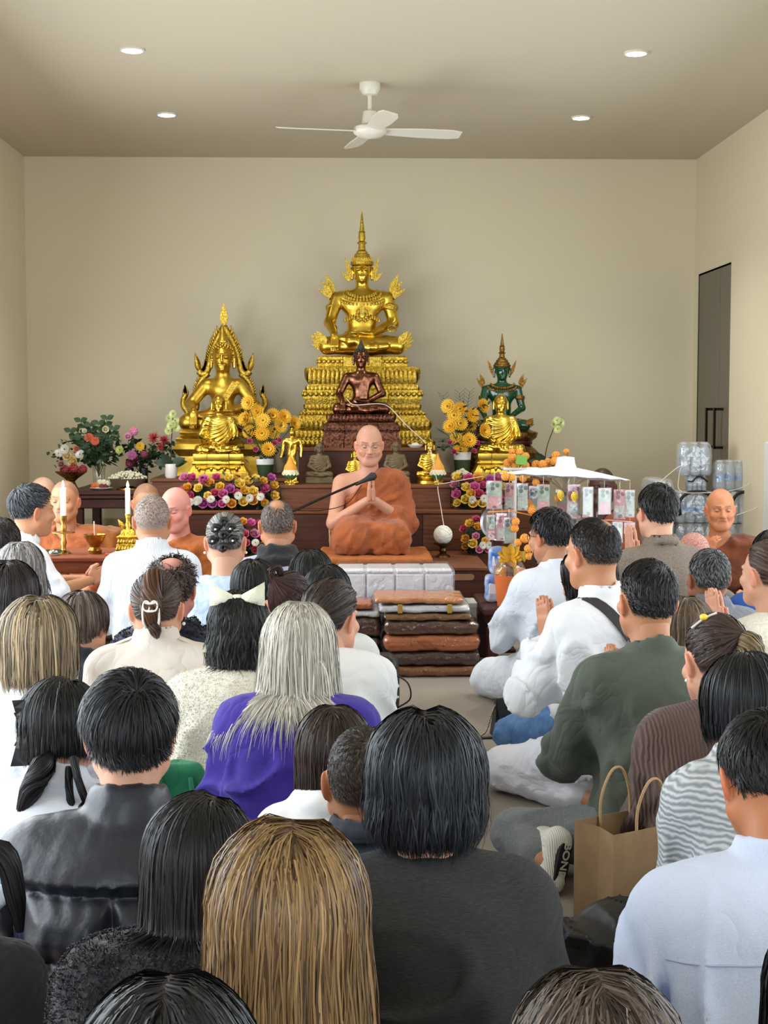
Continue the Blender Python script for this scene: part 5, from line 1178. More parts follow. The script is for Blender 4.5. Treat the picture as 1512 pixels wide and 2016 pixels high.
def hair_strands(Rh, ch, st, colliders, hs=1.):
    """grow strands from the scalp; Rh, ch: head rotation and centre in body space"""
    n = st.get('n', 900); m = st.get('seg', 10); L = st.get('len', .25); vol = st.get('vol', .014); nape = st.get('nape', -.68)
    i = np.arange(n*2)+.5; z = 1-2*i/(n*2); a = i*2.399963; rr = np.sqrt(1-z*z); d = np.stack([rr*np.cos(a), rr*np.sin(a), z], 1)
    d += rng.normal(0, .03, d.shape); d /= np.linalg.norm(d, axis=1, keepdims=True)
    keep = d[:, 2] > scalp_z(d[:, 1], nape)
    if 'bald' in st: keep &= ((d-np.array(st['bald'][0]))**2).sum(1) > st['bald'][1]**2*rng.uniform(.5, 1.1, len(d))
    d = d[keep]; n = len(d)
    part_ = st.get('mode', 'part') == 'part'
    lay = np.clip(np.interp(d[:, 2], [-.7, .1, .6, 1], [.15, .5, .85, 1.])+rng.normal(0, .09, n), .08, 1.15) if part_ else rng.uniform(.2, 1, n)**.6
    rad0 = (HRAD*hs)[None, :]; rad = rad0+(vol*lay*(.5 if part_ else np.interp(d[:, 2], [-.6, -.15, .25, .6, 1], [.2, .25, .75, 1, .9])))[:, None]
    p = d*(HRAD*hs)[None, :]; nl = d/HRAD; nl /= np.linalg.norm(nl, axis=1, keepdims=True)
    mode = st.get('mode', 'part'); x0 = st.get('part', 0.)
    if mode == 'part':
        sg = np.sign(d[:, 0]-x0+rng.normal(0, .02, n)); t = np.stack([sg*.9, -.25-.35*(d[:, 1] < .2)*1., np.full(n, .0)], 1)
        bk = np.clip(-d[:, 1]*2.2-.1+.5*(d[:, 2] < .6), 0, 1)[:, None]; t = t*(1-bk)+bk*np.stack([d[:, 0]*.5+rng.normal(0, .12, n), np.full(n, -.5), np.full(n, -.8)], 1)
    elif mode == 'whorl':
        c = np.array(st.get('crown', (.08, -.62, .76))); c = c/np.linalg.norm(c); t = d-(d@c)[:, None]*c; t = t/(np.linalg.norm(t, axis=1, keepdims=True)+1e-6)+st.get('swirl', .5)*np.cross(c, d)
    else:
        T0 = np.array(st['to'])*hs; t = T0[None, :]-p
    t += rng.normal(0, st.get('mess', .12), t.shape)
    t -= (t*nl).sum(1)[:, None]*nl; t /= np.linalg.norm(t, axis=1, keepdims=True)+1e-6; t += nl*st.get('lift', .25)
    if mode == 'part': zend = .11-L*.93; Ln = np.maximum(.03, (p[:, 2]-zend*hs)*(1.06+.28*np.clip(d[:, 2], 0, 1)+.12*np.clip(d[:, 1], 0, 1)))*rng.uniform(1-st.get('lvar', .12), 1, n)
    else: Ln = L*rng.uniform(1-st.get('lvar', .12), 1, n)*np.interp(d[:, 2], [-.7, -.25, .3], [.35, .7, 1])
    step = Ln/(m-1); hug = st.get('hug', .85)
    down = Rh.T @ np.array([0, 0, -1.]); g = st.get('grav', .35)
    PT = np.zeros((n, m, 3)); NR = np.zeros((n, m, 3)); cur = p.copy(); dirn = t/np.linalg.norm(t, axis=1, keepdims=True)
    ph = rng.uniform(0, 6.28, n); wv = st.get('wave', 0.); wf = st.get('wfreq', 2.5)
    clump = np.sin(d[:, 0]*23+3)*np.cos(d[:, 2]*17+d[:, 1]*21)
    cl = [(Rh.T @ (np.array(c)-ch), r) for c, r in colliders]
    for k in range(m):
        PT[:, k] = cur; nn = cur*np.array([1, 1, .4]); NR[:, k] = nn/(np.linalg.norm(nn, axis=1, keepdims=True)+1e-9)
        if mode == 'pull':
            v = T0[None, :]-cur; dist = np.linalg.norm(v, axis=1); remain = max(1, m-1-k); stepk = (dist/remain)[:, None]; nn2 = cur/(rad**2); nn2 /= np.linalg.norm(nn2, axis=1, keepdims=True)
            vt = v/np.maximum(dist, 1e-5)[:, None]; cur = cur+vt*stepk
        else:
            dirn = dirn*(1-g)+g*down+rng.normal(0, st.get('frizz', .02), cur.shape)
            if wv: dirn[:, 0] += wv*np.sin(k*wf*6.28/m+ph*.25+clump*2); dirn[:, 1] += .6*wv*np.cos(k*wf*6.28/m+ph*.25+clump*2)
            if k > m*.7 and st.get('curl', 0): dirn -= st['curl']*NR[:, k]*(k/m)
            nn2 = cur/(rad**2); nn2 /= np.linalg.norm(nn2, axis=1, keepdims=True); near = np.linalg.norm(cur/rad, axis=1) < 1.12
            cp = np.clip((dirn*nn2).sum(1), 0, 9)*near*hug*(cur[:, 2] > -.02); dirn = dirn-cp[:, None]*nn2
            dirn /= np.linalg.norm(dirn, axis=1, keepdims=True); cur = cur+dirn*step[:, None]
        if part_: zn_ = cur[:, 2]/(np.linalg.norm(cur, axis=1)+1e-6); rad = rad0+(vol*lay*np.interp(zn_, [-.2, .45, .85, 1], [1.05, 1, .6, .35]))[:, None]
        q = np.linalg.norm(cur/rad, axis=1); ins = q < 1; cur[ins] = cur[ins]/q[ins][:, None]
        if mode != 'pull' or k < m-2:
            for c, r in cl:
                r2 = np.array(r)[None, :]+.012*lay[:, None]; w = (cur-c) @ Rh.T; q = np.linalg.norm(w/r2, axis=1); ins = q < 1
                if ins.any(): w[ins] = w[ins]/q[ins][:, None]; cur[ins] = (w[ins] @ Rh)+c
    PT += (clump*st.get('clump', .003))[:, None, None]*NR*np.linspace(0, 1, m)[None, :, None]
    c1, c2 = np.array(lin(st['col'])), np.array(lin(st.get('col2', st['col']))); fr = st.get('mix', .25)
    w = np.clip((clump*.5+.5)*.7+rng.uniform(0, .6, n)-(1-fr)*.75, 0, 1)[:, None]*(1. if 'col2' in st else 0.)
    col = (c1*(1-w)+c2*w)*rng.uniform(.8, 1.18, (n, 1))
    PT = PT @ Rh.T+ch; NR = NR @ Rh.T
    return ribbons(PT, st.get('w', .005)*rng.uniform(.6, 1.3, (n, 1)), NR, col)
def tail_strands(base, pts, n, rad, st, m=12):
    """a bundle of hair along a path (ponytail, loose bun loop)"""
    c = bez(pts, m); a = rng.uniform(0, 6.28, n); r = rad*np.sqrt(rng.uniform(0, 1, n)); prof = np.interp(np.linspace(0, 1, m), [0, .25, .7, 1], st.get('tprof', [.35, 1, .9, .35]))
    T = np.gradient(c, axis=0); T /= np.linalg.norm(T, axis=1, keepdims=True); up = np.array([0.3, .2, 1.]); U = np.cross(T, up); U /= np.linalg.norm(U, axis=1, keepdims=True)+1e-9; W = np.cross(T, U)
    off = (np.cos(a)*r)[:, None, None]*U[None]*prof[None, :, None]+(np.sin(a)*r)[:, None, None]*W[None]*prof[None, :, None]
    PT = c[None]+off; ln = rng.uniform(.0, .12, n)[:, None, None]; PT = PT+ln*0; NR = off/(np.linalg.norm(off, axis=2, keepdims=True)+1e-6)
    c1, c2 = np.array(lin(st.get('tcol', st['col']))), np.array(lin(st.get('tcol2', st.get('col2', st['col'])))); w = rng.uniform(0, 1, (n, 1))**2
    return ribbons(PT, st.get('w', .005)*rng.uniform(.6, 1.3, (n, 1)), NR, (c1*(1-w)+c2*w)*rng.uniform(.7, 1.25, (n, 1)))

def finger_hand(s, wrist, fwd, palmn, side, size=1., curl=.25, spread=.12, thumb=.6):
    """five-fingered hand: fwd = finger direction, palmn = palm normal, side=+1 right hand"""
    f = np.array(fwd, float); f /= np.linalg.norm(f); pn = np.array(palmn, float); pn -= (pn@f)*f; pn /= np.linalg.norm(pn)
    x = np.cross(f, pn)*side; w = np.array(wrist, float); z = size
    M = np.stack([x, f, pn], 1); s.box(w+f*.045*z, (.036*z, .044*z, .012*z), .011*z, M, k=.008)
    for i, (o, L) in enumerate(((-.027, .062), (-.009, .075), (.009, .080), (.027, .070))):
        a = w+f*.082*z+x*o*z*-1; dd = f+x*(-o/.03)*spread*.5; dd /= np.linalg.norm(dd)
        j1 = a+dd*L*.45*z; d2 = dd+pn*curl; d2 /= np.linalg.norm(d2); j2 = j1+d2*L*.3*z; d3 = d2+pn*curl; d3 /= np.linalg.norm(d3)
        s.chain([a, j1, j2, j2+d3*L*.25*z], [.0095*z, .009*z, .0082*z, .007*z], k=.003)
    a = w+f*.02*z-x*-.03*z*1; t1 = a+(f*.7+x*thumb)*.036*z; s.chain([a, t1, t1+(f*.95+x*.15)*.03*z], [.013*z, .0105*z, .009*z], k=.006)

CLOTH = {}
def cloth(name, col, kind='plain', col2=None):
    if name in CLOTH: return CLOTH[name]
    if kind == 'plain': m = mat(name, col, .85, bump=(60, .25), sheen=.1, crease=(6, .45))
    elif kind == 'knit': m = mat(name, col, .95, crease=(6, .25), bump=(260, .8), sheen=.2, var=(130, col2 or col))
    elif kind == 'rib': m = mat(name, col, .9, crease=(7, .25), wave=(58, 'X', .6, .6), sheen=.1)
    elif kind == 'cable': m = mat(name, col, .9, wave=(34, 'X', 2.5, .9, col2 or col), sheen=.2)
    elif kind == 'stripe': m = mat(name, col, .92, wave=(24, 'Z', 6.5, .5, col2), bump=(90, .4))
    elif kind == 'fleece': m = mat(name, col, 1., bump=(95, 1.), sheen=.35, var=(80, col2 or col))
    elif kind == 'lace': m = mat(name, col, .85, crease=(7, .4), bump=(52, 1.), var=(34, col2 or col))
    elif kind == 'shiny': m = mat(name, col, .42, bump=(34, .5), spec=.5)
    elif kind == 'linen': m = mat(name, col, .88, crease=(5, .3), bump=(150, .35, (1, 1, 7)), var=(120, col2 or col, (9, 9, 1)))
    elif kind == 'tweed': m = mat(name, col, .95, crease=(5, .25), bump=(240, .6), var=(200, col2 or col))
    elif kind == 'jersey': m = mat(name, col, .92, crease=(5, .25), bump=(110, .5, (1, 1, 14)), var=(80, col2 or col, (1, 1, 16)))
    elif kind == 'robe': m = mat(name, col, .85, bump=(75, .3), sheen=.15, var=(11, col2 or col), crease=(9, .35))
    elif kind == 'denim': m = mat(name, col, .9, crease=(9, .4), bump=(200, .4), var=(24, col2 or col))
    CLOTH[name] = m; return m
PEOPLE = []
def person(px, top, Y, label, group=None, s=1., hs=None, heading=0., pose='cross', lean=.05, slump=.0, head=(0, 0, 0), headkind='a', skin='light', hair=None, scalp=None, bald=None,
           topm=None, botm=None, sleeve='long', arms='lap', fit=.014, wf=(.006, 26), collar=None, cpart=None, nape=-.68, legs=None, build=1., sw=1., vox=None, z0=0., stub=0., seed=None, robe=None, side=0., post2=None, fullbody=True, eye=True, footskin=True, elbow=None, hunch=0., kw=.165, neck=.172):
    seed = seed if seed is not None else int(px+top); hs = hs or (.94+.06*s if s < 1 else 1.)
    crown = P(px, top, Y); Zt = crown[2]-z0
    vox = vox or float(np.clip(Y*.0026, .0085, .016))
    pz = (.115 if pose == 'cross' else .20)*s
    pitch, yaw, roll = [R_(v) for v in head]; Rh = rotm(pitch, roll, yaw)
    top_loc = Rh @ np.array([0, -.012, .117*hs+.008*(hair is not None and not stub)])
    hc_z = Zt-top_loc[2]; nb = np.array([side, lean, hc_z-neck*hs])      # base of neck
    nb[1] -= 0.
    hc = np.array([side, lean+.03*hs+math.sin(-pitch)*.10*hs, hc_z])
    if pitch < -.2: nb[1] = lean
    L = nb[2]-pz; shz = nb[2]-.05*s; shw = .150*s*sw; B = build*s
    sy = lean-.015
    hip = np.array([0, 0, pz]); mid = np.array([side*.4, lean*.35-.03-hunch*.5, pz+.33*L]); ch = np.array([side*.8, lean*.78-.02-hunch, pz+.70*L])
    loc = np.array([crown[0], crown[1], z0]); hd = R_(heading); Rz = rotm(0, 0, hd)
    root = loc-Rz @ np.array([hc[0]+top_loc[0], hc[1]+top_loc[1], 0]); root[2] = z0
    ex = elbow or (.235, .03, -.25)
    def skel():
        J = {}
        for q, nm in ((1, 'R'), (-1, 'L')):
            sh = np.array([side+q*shw, sy, shz-.015]); am = arms[nm] if isinstance(arms, dict) else arms
            if am == 'lap': el = sh+np.array([q*.055*s, .02, -.25*s]); wr = np.array([q*.06*s, .24*s+lean*.4, max(pz+.06, el[2]-.06*s)])
            elif am == 'pray': el = sh+np.array([q*.05*s, .12*s, -.23*s]); wr = np.array([side+q*.022, lean+.26*s, shz-.10*s])
            elif am == 'prayhigh': el = sh+np.array([q*.06*s, .16*s, -.19*s]); wr = np.array([side+q*.022, lean+.27*s, shz-.01*s])
            elif am == 'down': el = sh+np.array([q*.05*s, -.01, -.26*s]); wr = el+np.array([-q*.02, .12, -.17*s])
            else: el, wr = [np.array(v, float) for v in am]
            J[nm] = (sh, el, wr)
        return J
    J = skel()
    if legs is None:
        if pose == 'cross':
            legs = {q: [np.array([q*.09*s, .0, pz+.01]), np.array([q*kw*s, .20*s, .085*s+.03]), np.array([-q*.02*s, .235*s+.025*q, .055*s]), np.array([-q*.10*s, .215*s+.025*q, .045*s])] for q in (1, -1)}
        else:
            legs = {q: [np.array([q*.09*s, .02, pz+.0]), np.array([q*.14*s, .40*s, .085*s]), np.array([q*.09*s, -.02, .06*s]), np.array([q*.06*s, -.15*s, .04*s])] for q in (1, -1)}
    else:
        legs = {q: [np.array(v, float) for v in legs[q]] for q in (1, -1)}
    def torso(S, f=1., e=0.):
        S.el(hip+np.array([0, -.01, .03]), np.array([.165*B, .125*B, .12*s])*f+e, k=.05)
        S.el(mid, np.array([.145*B, .105*B, .23*L+.04])*f+e, k=.07).el(ch, np.array([.165*B*sw, .112*B, .25*L+.03])*f+e, k=.07)
        S.rc((side-shw*.95, sy, shz-.008), (side+shw*.95, sy, shz-.008), .050*B*f+e, k=.05)
        for q in (-1, 1): S.rc(nb+np.array([q*.02, -.012, -.012]), (side+q*shw*.8, sy, shz), .040*s*f+e*.5, .05*s*f+e*.6, k=.035)
    def arm(S, nm, upto=2., e=0., r=(.052, .042, .028)):
        sh, el, wr = J[nm]; bb = (B+s)/2
        S.rc(sh, el, r[0]*bb+e, r[1]*bb+e, k=.03)
        if upto > 1:
            w2 = el+(wr-el)*(upto-1); S.rc(el, w2, r[1]*bb+e, (r[1]+(r[2]-r[1])*(upto-1))*bb+e, k=.02)
    # ---- body: one continuous skin surface
    S = SDF(); torso(S, .9, -.004)
    S.rc(nb+np.array([0, -.01, -.05]), hc+np.array([0, -.03, -.05]), .056*hs, .052*hs, k=.03)
    bare = 'R' if robe else None
    for nm, q in (('R', 1), ('L', -1)): arm(S, nm, 2., -.002)
    for q in (1, -1):
        h0, kn, an, toe = legs[q]; S.rc(h0, kn, .075*s, .052*s, k=.03).rc(kn, an, .05*s, .033*s, k=.02).rc(an, toe, .032*s, .026*s, k=.02)
    V1, Q1 = S.mesh(max(vox, .010) if not robe else min(vox, .011), smooth=2)
    Hv, Hq = head_mesh(headkind); Vh = (Hv*hs) @ Rh.T+hc
    sk = lin(SK.get(skin, skin)); hcol = (hair or {}).get('col') if scalp is None else scalp
    Ch = head_colors(Hv, SK.get(skin, skin), hcol, nape, bald=bald, stub=stub, eye=eye)
    S2 = SDF()
    for nm, q in (('R', 1), ('L', -1)):
        sh, el, wr = J[nm]; am = arms[nm] if isinstance(arms, dict) else arms
        d = wr-el; d /= np.linalg.norm(d)
        if am in ('pray', 'prayhigh'): f = np.array([-q*.04, .25, 1.]); pn = np.array([-q, 0, 0]); finger_hand(S2, wr+np.array([-q*.008, 0, 0]), f, pn, q, s*.95, .02, .03, .35)
        elif am in ('lap', 'down'): finger_hand(S2, wr, d+np.array([-q*.3, .2, -.2]), np.array([0, -.2, -1.]), q, s*.95, .3)
        else: finger_hand(S2, wr, (arms.get('f'+nm) if isinstance(arms, dict) and 'f'+nm in arms else d), (arms.get('p'+nm) if isinstance(arms, dict) and 'p'+nm in arms else np.array([-q, 0, -.3])), q, s*.95, arms.get('c'+nm, .25) if isinstance(arms, dict) else .25)
    V2, Q2 = S2.mesh(.0055 if Y > 3.2 else .006)
    V, Q = join((V1, Q1), (Vh, Hq), (V2, Q2)); me = mk_mesh('person', V, Q)
    C = np.concatenate([np.tile(sk, (len(V1), 1)), Ch, np.tile(np.array(sk)*np.array([1.0, .93, .92]), (len(V2), 1))]); setcol(me, C)
    o = obj('person', me, M_skin, None, root, (0, 0, hd)); tag(o, label, 'person', group)
    # ---- garments
    SH = None
    fo0 = folds(seed, wf[1]*2.2, wf[0]*1.5, (1, 1, .8)); fo1 = folds(seed+3, wf[1]*1.1, wf[0]*1.6, (1, 1, .55)); fo = lambda q: fo0(q)+fo1(q); fine = waves(seed+5, 170, 5)
    zt, zn = shz, nb[2]
    if topm is not None:
        S = SDF(); torso(S, 1., fit)
        for nm in 'RL': arm(S, nm, {'long': 1.92, 'short': 1.0, 'elbow': 1.25, 'none': .25, 'threeq': 1.6}[sleeve] if not isinstance(sleeve, dict) else sleeve[nm], fit*.6)
        if sleeve == 'short':
            for nm in 'RL':
                sh, el, wr = J[nm]; S.cut(sh+(el-sh)*.86, el-sh) if False else None
        S.L.append(('rc', nb+np.array([0, .01, .035]), nb+np.array([0, .03, .16]), .060*hs, .064*hs, .012, 's'))
        S.cut((0, 0, max(.03, pz-.03)), (0, 0, -1))
        if collar == 'stand': S.ring(nb+np.array([0, -.004, .040*s]), .064*hs, .011, .028*s, rotm(R_(-14), 0, 0), k=.012)
        elif collar == 'shirt': S.ring(nb+np.array([0, -.006, .050*s]), .063*hs, .010, .026*s, rotm(R_(-12), 0, 0), k=.006).ring(nb+np.array([0, -.012, .034*s]), .072*hs, .010, .022*s, rotm(R_(-12), 0, 0), k=.005)
        elif collar == 'hood': S.ring(nb+np.array([0, -.014, .030*s]), .082*hs, .022, .036*s, rotm(R_(-10), 0, 0), k=.02)
        elif collar == 'crew': S.ring(nb+np.array([0, -.004, .040]), .066*hs, .009, .010, rotm(R_(-16), 0, 0), k=.004)
        def post(Pp):
            z = Pp[:, 2]; f = fo(Pp)*np.clip((zt+.01-z)/.12, .15, 1)+.0012*fine(Pp)
            for nm in 'RL':       # extra creases at the elbow and armpit
                sh, el, wr = J[nm]; w = np.exp(-((Pp-el)**2).sum(1)/.09**2); f = f+w*.008*np.abs(np.sin(z*75+Pp[:, 1]*35+Pp[:, 0]*20))
            if post2 is not None: f = f+post2(Pp, zt, zn, J)
            return f
        V, Q = S.mesh(vox, post)
        obj(cpart or 'shirt', mk_mesh('shirt', V, Q), topm, o); SH = (V, Q)
    if botm is not None:
        S = SDF(); S.el(hip+np.array([0, -.01, -.01]), np.array([.15*B, .118*B, .115*s])+fit*.3, k=.05)
        for q in (1, -1):
            h0, kn, an, toe = legs[q]; S.rc(h0, kn, .082*s+.012, .06*s+.014, k=.04).rc(kn, kn+(an-kn)*.85, .058*s+.014, .042*s+.016, k=.03)
        S.cut((0, 0, .004), (0, 0, -1)).cut((0, 0, pz+.10*s), (0, 0, 1))
        fb = folds(seed+9, 46, .007, (1, 1, 1)); V, Q = S.mesh(vox*1.15, lambda Pp: fb(Pp))
        obj('trousers', mk_mesh('trousers', V, Q), botm, o)
    # ---- hair
    if hair is not None:
        col = [(nb+np.array([0, -.0, .02]), (.062*hs, .062*hs, .12)), ((side, sy-.005, shz-.055), (shw+.055+fit, .088*B+fit, .085)), (ch, np.array([.165*B*sw, .112*B, .25*L+.03])+fit+.004), (mid, np.array([.145*B, .105*B, .23*L+.04])+fit+.004)]
        st = dict(hair); k = float(np.interp(Y, [1.4, 2.4, 3.4, 4.8, 6.5], [3.1, 2.7, 2.0, 1.2, .8])); st['n'] = int(st.get('n', 1500)*k); st['w'] = st.get('w', .0048)*float(np.interp(Y, [1.4, 2.4, 3.4, 4.8, 6.5], [.5, .55, .68, .9, 1.15])); st['nape'] = nape
        if bald is not None: st['bald'] = bald
        Vr, Qr, Cr = hair_strands(Rh, hc+Rh @ (HC*hs), st, col, hs); W = [(Vr, Qr)]; CC = [Cr]
        H = lambda p: Rh @ (np.array(p)*hs)+hc
        for tl in st.get('tails', []):
            a = dict(st); a.update(tl.get('st', {})); Vt, Qt, Ct = tail_strands(None, [H(p) for p in tl['pts']], int(tl['n']*k), tl['r'], a); W.append((Vt, Qt)); CC.append(Ct)
        V, Q = join(*W); me = mk_mesh('hair', V, Q); setcol(me, np.concatenate(CC)); obj('hair', me, M_hairm, o)
    info = dict(o=o, J=J, Rh=Rh, hc=hc, hs=hs, nb=nb, shz=shz, pz=pz, legs=legs, H=lambda p: Rh @ (np.array(p)*hs)+hc, L=L, s=s, B=B, ch=ch, mid=mid, hip=hip, root=root, Rz=Rz, shw=shw, fit=fit, torso=torso, arm=arm, vox=vox, sy=sy, fo=fo, side=side, lean=lean, shirt=SH)
    PEOPLE.append(info); return info
from mathutils.bvhtree import BVHTree
def on_cloth(I, pts, lift=.003):
    """lay points onto the garment: each point is dropped back onto the cloth from outside"""
    V, Q = I['shirt']; T = BVHTree.FromPolygons(V.tolist(), Q.tolist()); out = []; nr = []
    for p in np.asarray(pts, float):
        ax = np.array([I['side']*.7, I['lean']*.5, min(p[2], I['shz']-.06)]); d = p-ax; d /= np.linalg.norm(d); h = T.ray_cast(Vector(ax+d*.6), Vector(-d))
        if h[0] is None: continue
        n = np.array(h[1]); out.append(np.array(h[0])+n*lift); nr.append(n)
    return np.array(out), np.array(nr)
def seam(I, pts, m, r=.0022, name='seam', n=16):
    c, _ = on_cloth(I, bez(pts, n), .002); return G().tube(c, r, 5).obj(name, m, I['o'], True)
def band(I, pts, m, w, name='strap', n=26):
    c, nr = on_cloth(I, bez(pts, n), .004); k = np.ones(5)/5; sm = lambda a: np.stack([np.convolve(np.pad(a[:, j], 2, 'edge'), k, 'valid') for j in range(3)], 1); c, nr = sm(c), sm(nr); c = c+nr*.004
    T = np.gradient(c, axis=0); T /= np.linalg.norm(T, axis=1, keepdims=True); B = np.cross(T, nr); B /= np.linalg.norm(B, axis=1, keepdims=True); m_ = len(c)
    V = np.concatenate([c-B*w, c+B*w, c+B*w+nr*.005, c-B*w+nr*.005]); g = G(); g.add(V, [(q*m_+i, q*m_+i+1, ((q+1) % 4)*m_+i+1, ((q+1) % 4)*m_+i) for q in range(4) for i in range(m_-1)]); return g.obj(name, m, I['o'])
def pile(I, m, n, L, w, seed=1, name='fleece_pile', v=.25):
    """short curly fibres over a fleece garment"""
    V, Q = I['shirt']; r = np.random.default_rng(seed); k = r.integers(0, len(Q), n); a, b = r.uniform(0, 1, (2, n, 1)); q = V[Q[k]]
    p = (q[:, 0]*(1-a)+q[:, 1]*a)*(1-b)+(q[:, 3]*(1-a)+q[:, 2]*a)*b; nr = np.cross(q[:, 1]-q[:, 0], q[:, 3]-q[:, 0]); nr /= np.linalg.norm(nr, axis=1, keepdims=True)+1e-9
    t = r.normal(size=(n, 3)); t -= (t*nr).sum(1)[:, None]*nr; t /= np.linalg.norm(t, axis=1, keepdims=True)
    PT = np.stack([p-nr*.002, p+nr*L*.6+t*L*.25, p+nr*L*.75+t*L*.8, p+nr*L*.3+t*L*1.15], 1); NR = np.repeat(nr[:, None], 4, 1)
    Vr, Qr, Cr = ribbons(PT, np.full((n, 1), w), NR, np.tile(np.array(lin(m)), (n, 1))*r.uniform(1-v, 1+v, (n, 1))); me = mk_mesh('pile', Vr, Qr); setcol(me, Cr); return stuff(obj(name, me, mat('fleece_fibre', '#888888', .95, attr=True, sheen=.2, spec=.1), I['o']))
def glasses(I, col='#1a1410', r=.021, th=.0013):
    g = G(); H = I['H']
    for q in (-1, 1):
        pts = [H((q*.032+r*math.cos(a)*1.12, .098-.012*abs(math.cos(a))*(q*math.cos(a) > 0), .000+r*.8*math.sin(a))) for a in np.linspace(0, 2*math.pi, 20)]
        g.tube(pts, th, 5); g.tube([H((q*.055, .090, .006)), H((q*.078, .05, .007)), H((q*.082, -.01, .0))], th, 5)
    g.tube([H((-.010, .101, .004)), H((0, .104, .006)), H((.010, .101, .004))], th, 5)
    return g.obj('glasses', mat('frame_'+col, col, .3, .5), I['o'], True)
# ------------------------------------------------------------------ hair styles
def H_(col, **k): d = dict(col=col); d.update(k); return d
def short(col, L=.05, **k): d = dict(col=col, mode='whorl', len=L, n=1500, seg=6, vol=.010, lift=.12, grav=.10, mess=.14, swirl=.35, lvar=.4, w=.0042, clump=.003); d.update(k); return d
def crop(col, L=.014, **k): d = dict(col=col, mode='whorl', len=L, n=1700, seg=3, vol=.002, lift=.5, grav=.05, mess=.3, w=.0032, lvar=.4, clump=0.); d.update(k); return d
def bob(col, L=.27, **k): d = dict(col=col, mode='part', len=L, n=1900, seg=12, vol=.016, lift=.15, grav=.34, lvar=.22, curl=.25, frizz=.03); d.update(k); return d
def longh(col, L=.45, **k): d = dict(col=col, mode='part', len=L, n=2100, seg=16, vol=.015, lift=.12, grav=.34, lvar=.22, frizz=.03); d.update(k); return d
def updo(col, to=(0, -.13, .02), **k): d = dict(col=col, mode='pull', to=to, n=1500, seg=9, vol=.010, lift=.1, mess=.05, w=.005); d.update(k); return d
BLK = '#0e0d0e'; BLU = '#121418'
G_CR = 'people kneeling and sitting on the carpet'

# ------------------------------------------------------------------ nearest rows
person(328.3, 1916, 1.4, 'person with smooth black centre-parted hair in front of the teddy-coat wearer', G_CR, s=.95, hair=bob('#121215', L=.24, col2='#4a4a4e', mix=.2), topm=cloth('black_cotton', '#15151a'), botm=cloth('black_cotton', '#15151a'))
person(1179, 1903, 1.489, 'person with wavy greying brown hair before the white linen shirt', G_CR, s=.97, hair=bob('#2b221c', L=.3, col2='#7d6a5a', mix=.4, wave=.18, wfreq=3, frizz=.09), topm=cloth('grey_knit', '#4c4a49', 'knit'), botm=cloth('black_cotton', '#15151a'))
person(565.6, 1606, 1.849, 'person with long brown hair and blond highlights, camel coat', G_CR, hair=longh('#3f2a1a', L=.46, col2='#b08c5a', mix=.6, vol=.022, clump=.006, wave=.05, part=.1, curl=.06), topm=cloth('camel_coat', '#8a5a36', 'knit'), botm=cloth('black_cotton', '#15151a'))
person(1655, 1790, 1.9, 'person with dark hair and navy blue top before the white linen shirt', G_CR, hair=bob(BLK, L=.3), topm=cloth('navy_cotton', '#16283f'), botm=cloth('black_cotton', '#15151a'), skin='tan')
person(401.5, 1553, 2.331, 'person with long straight black hair in a black teddy fleece coat', G_CR, s=.98, neck=.13, side=.03, lean=.06, hair=longh('#0f0e10', L=.31, part=.25, vol=.014), topm=cloth('black_teddy_fleece', '#0e0d11', 'fleece', '#16151a'), fit=.034, botm=cloth('black_cotton', '#15151a'), head=(-8, 0, 4), wf=(.010, 22))
pile(PEOPLE[-1], '#18171c', 26000, .009, .0022, 1)
person(838, 1392, 2.499, 'person with a full black bob and charcoal textured jacket', G_CR, neck=.15, side=-.05, hair=bob(BLU, L=.255, vol=.026, col2='#34383e', mix=.3, curl=.4, wave=.12, frizz=.07, lvar=.3), topm=cloth('charcoal_textured_jersey', '#262626', 'jersey', '#383837'), botm=cloth('black_cotton', '#15151a'), fit=.018, wf=(.010, 15), collar='crew', cpart='jacket', sw=1.06)
VEST = cloth('black_puffer_nylon', '#20232c', 'shiny')
def quilt(Pp, zt, zn, J):
    z = Pp[:, 2]-(zt-.035); x = Pp[:, 0]-.03
    a = np.abs(((z/.13)+.5) % 1-.5)*.13; b = np.abs(((x-.01)/.19+.5) % 1-.5)*.19
    m = (z < .02)*1.
    return .036*np.minimum(1, np.minimum(a/.045, np.where(z < .0, b/.045, 9)))**.7*m-.022*m+(1-m)*.012+.0035*np.sin(x*150+np.sin(z*40)*2)*np.exp(-(a/.035)**2)*m
I = person(253.3, 1326, 2.887, 'person with thick black hair and a black quilted puffer vest', G_CR, side=.05, hair=short(BLK, L=.08, vol=.024, lift=.25, grav=.16, mess=.14, n=2200, crown=(.3, -.5, .8), col2='#2c3036', mix=.2), nape=-.64, topm=VEST, fit=.026, sleeve='none', collar='stand', wf=(.0015, 30), neck=.192, post2=quilt, botm=cloth('dark_denim', '#2b3442', 'denim'), cpart='puffer_vest', sw=1.22)
S = SDF()
for nm in 'RL': I['arm'](S, nm, 1.92, .016)
V, Q = S.mesh(.010, lambda p: folds(8, 30, .008)(p)); obj('sleeves', mk_mesh('sleeves', V, Q), cloth('blue_denim_shirt', '#4b5f7d', 'denim', '#3a4c68'), I['o'])
I = person(-119.4, 1530, 2.498, 'child with a black ponytail held by a pink hair tie', G_CR, s=.85, hair=updo(BLK, (.09, -.10, .03), tails=[dict(pts=[(.09, -.10, .03), (.135, -.11, .015), (.15, -.11, -.05), (.155, -.10, -.12)], n=400, r=.02)]), topm=cloth('black_cotton', '#15151a'), botm=cloth('black_cotton', '#15151a'))
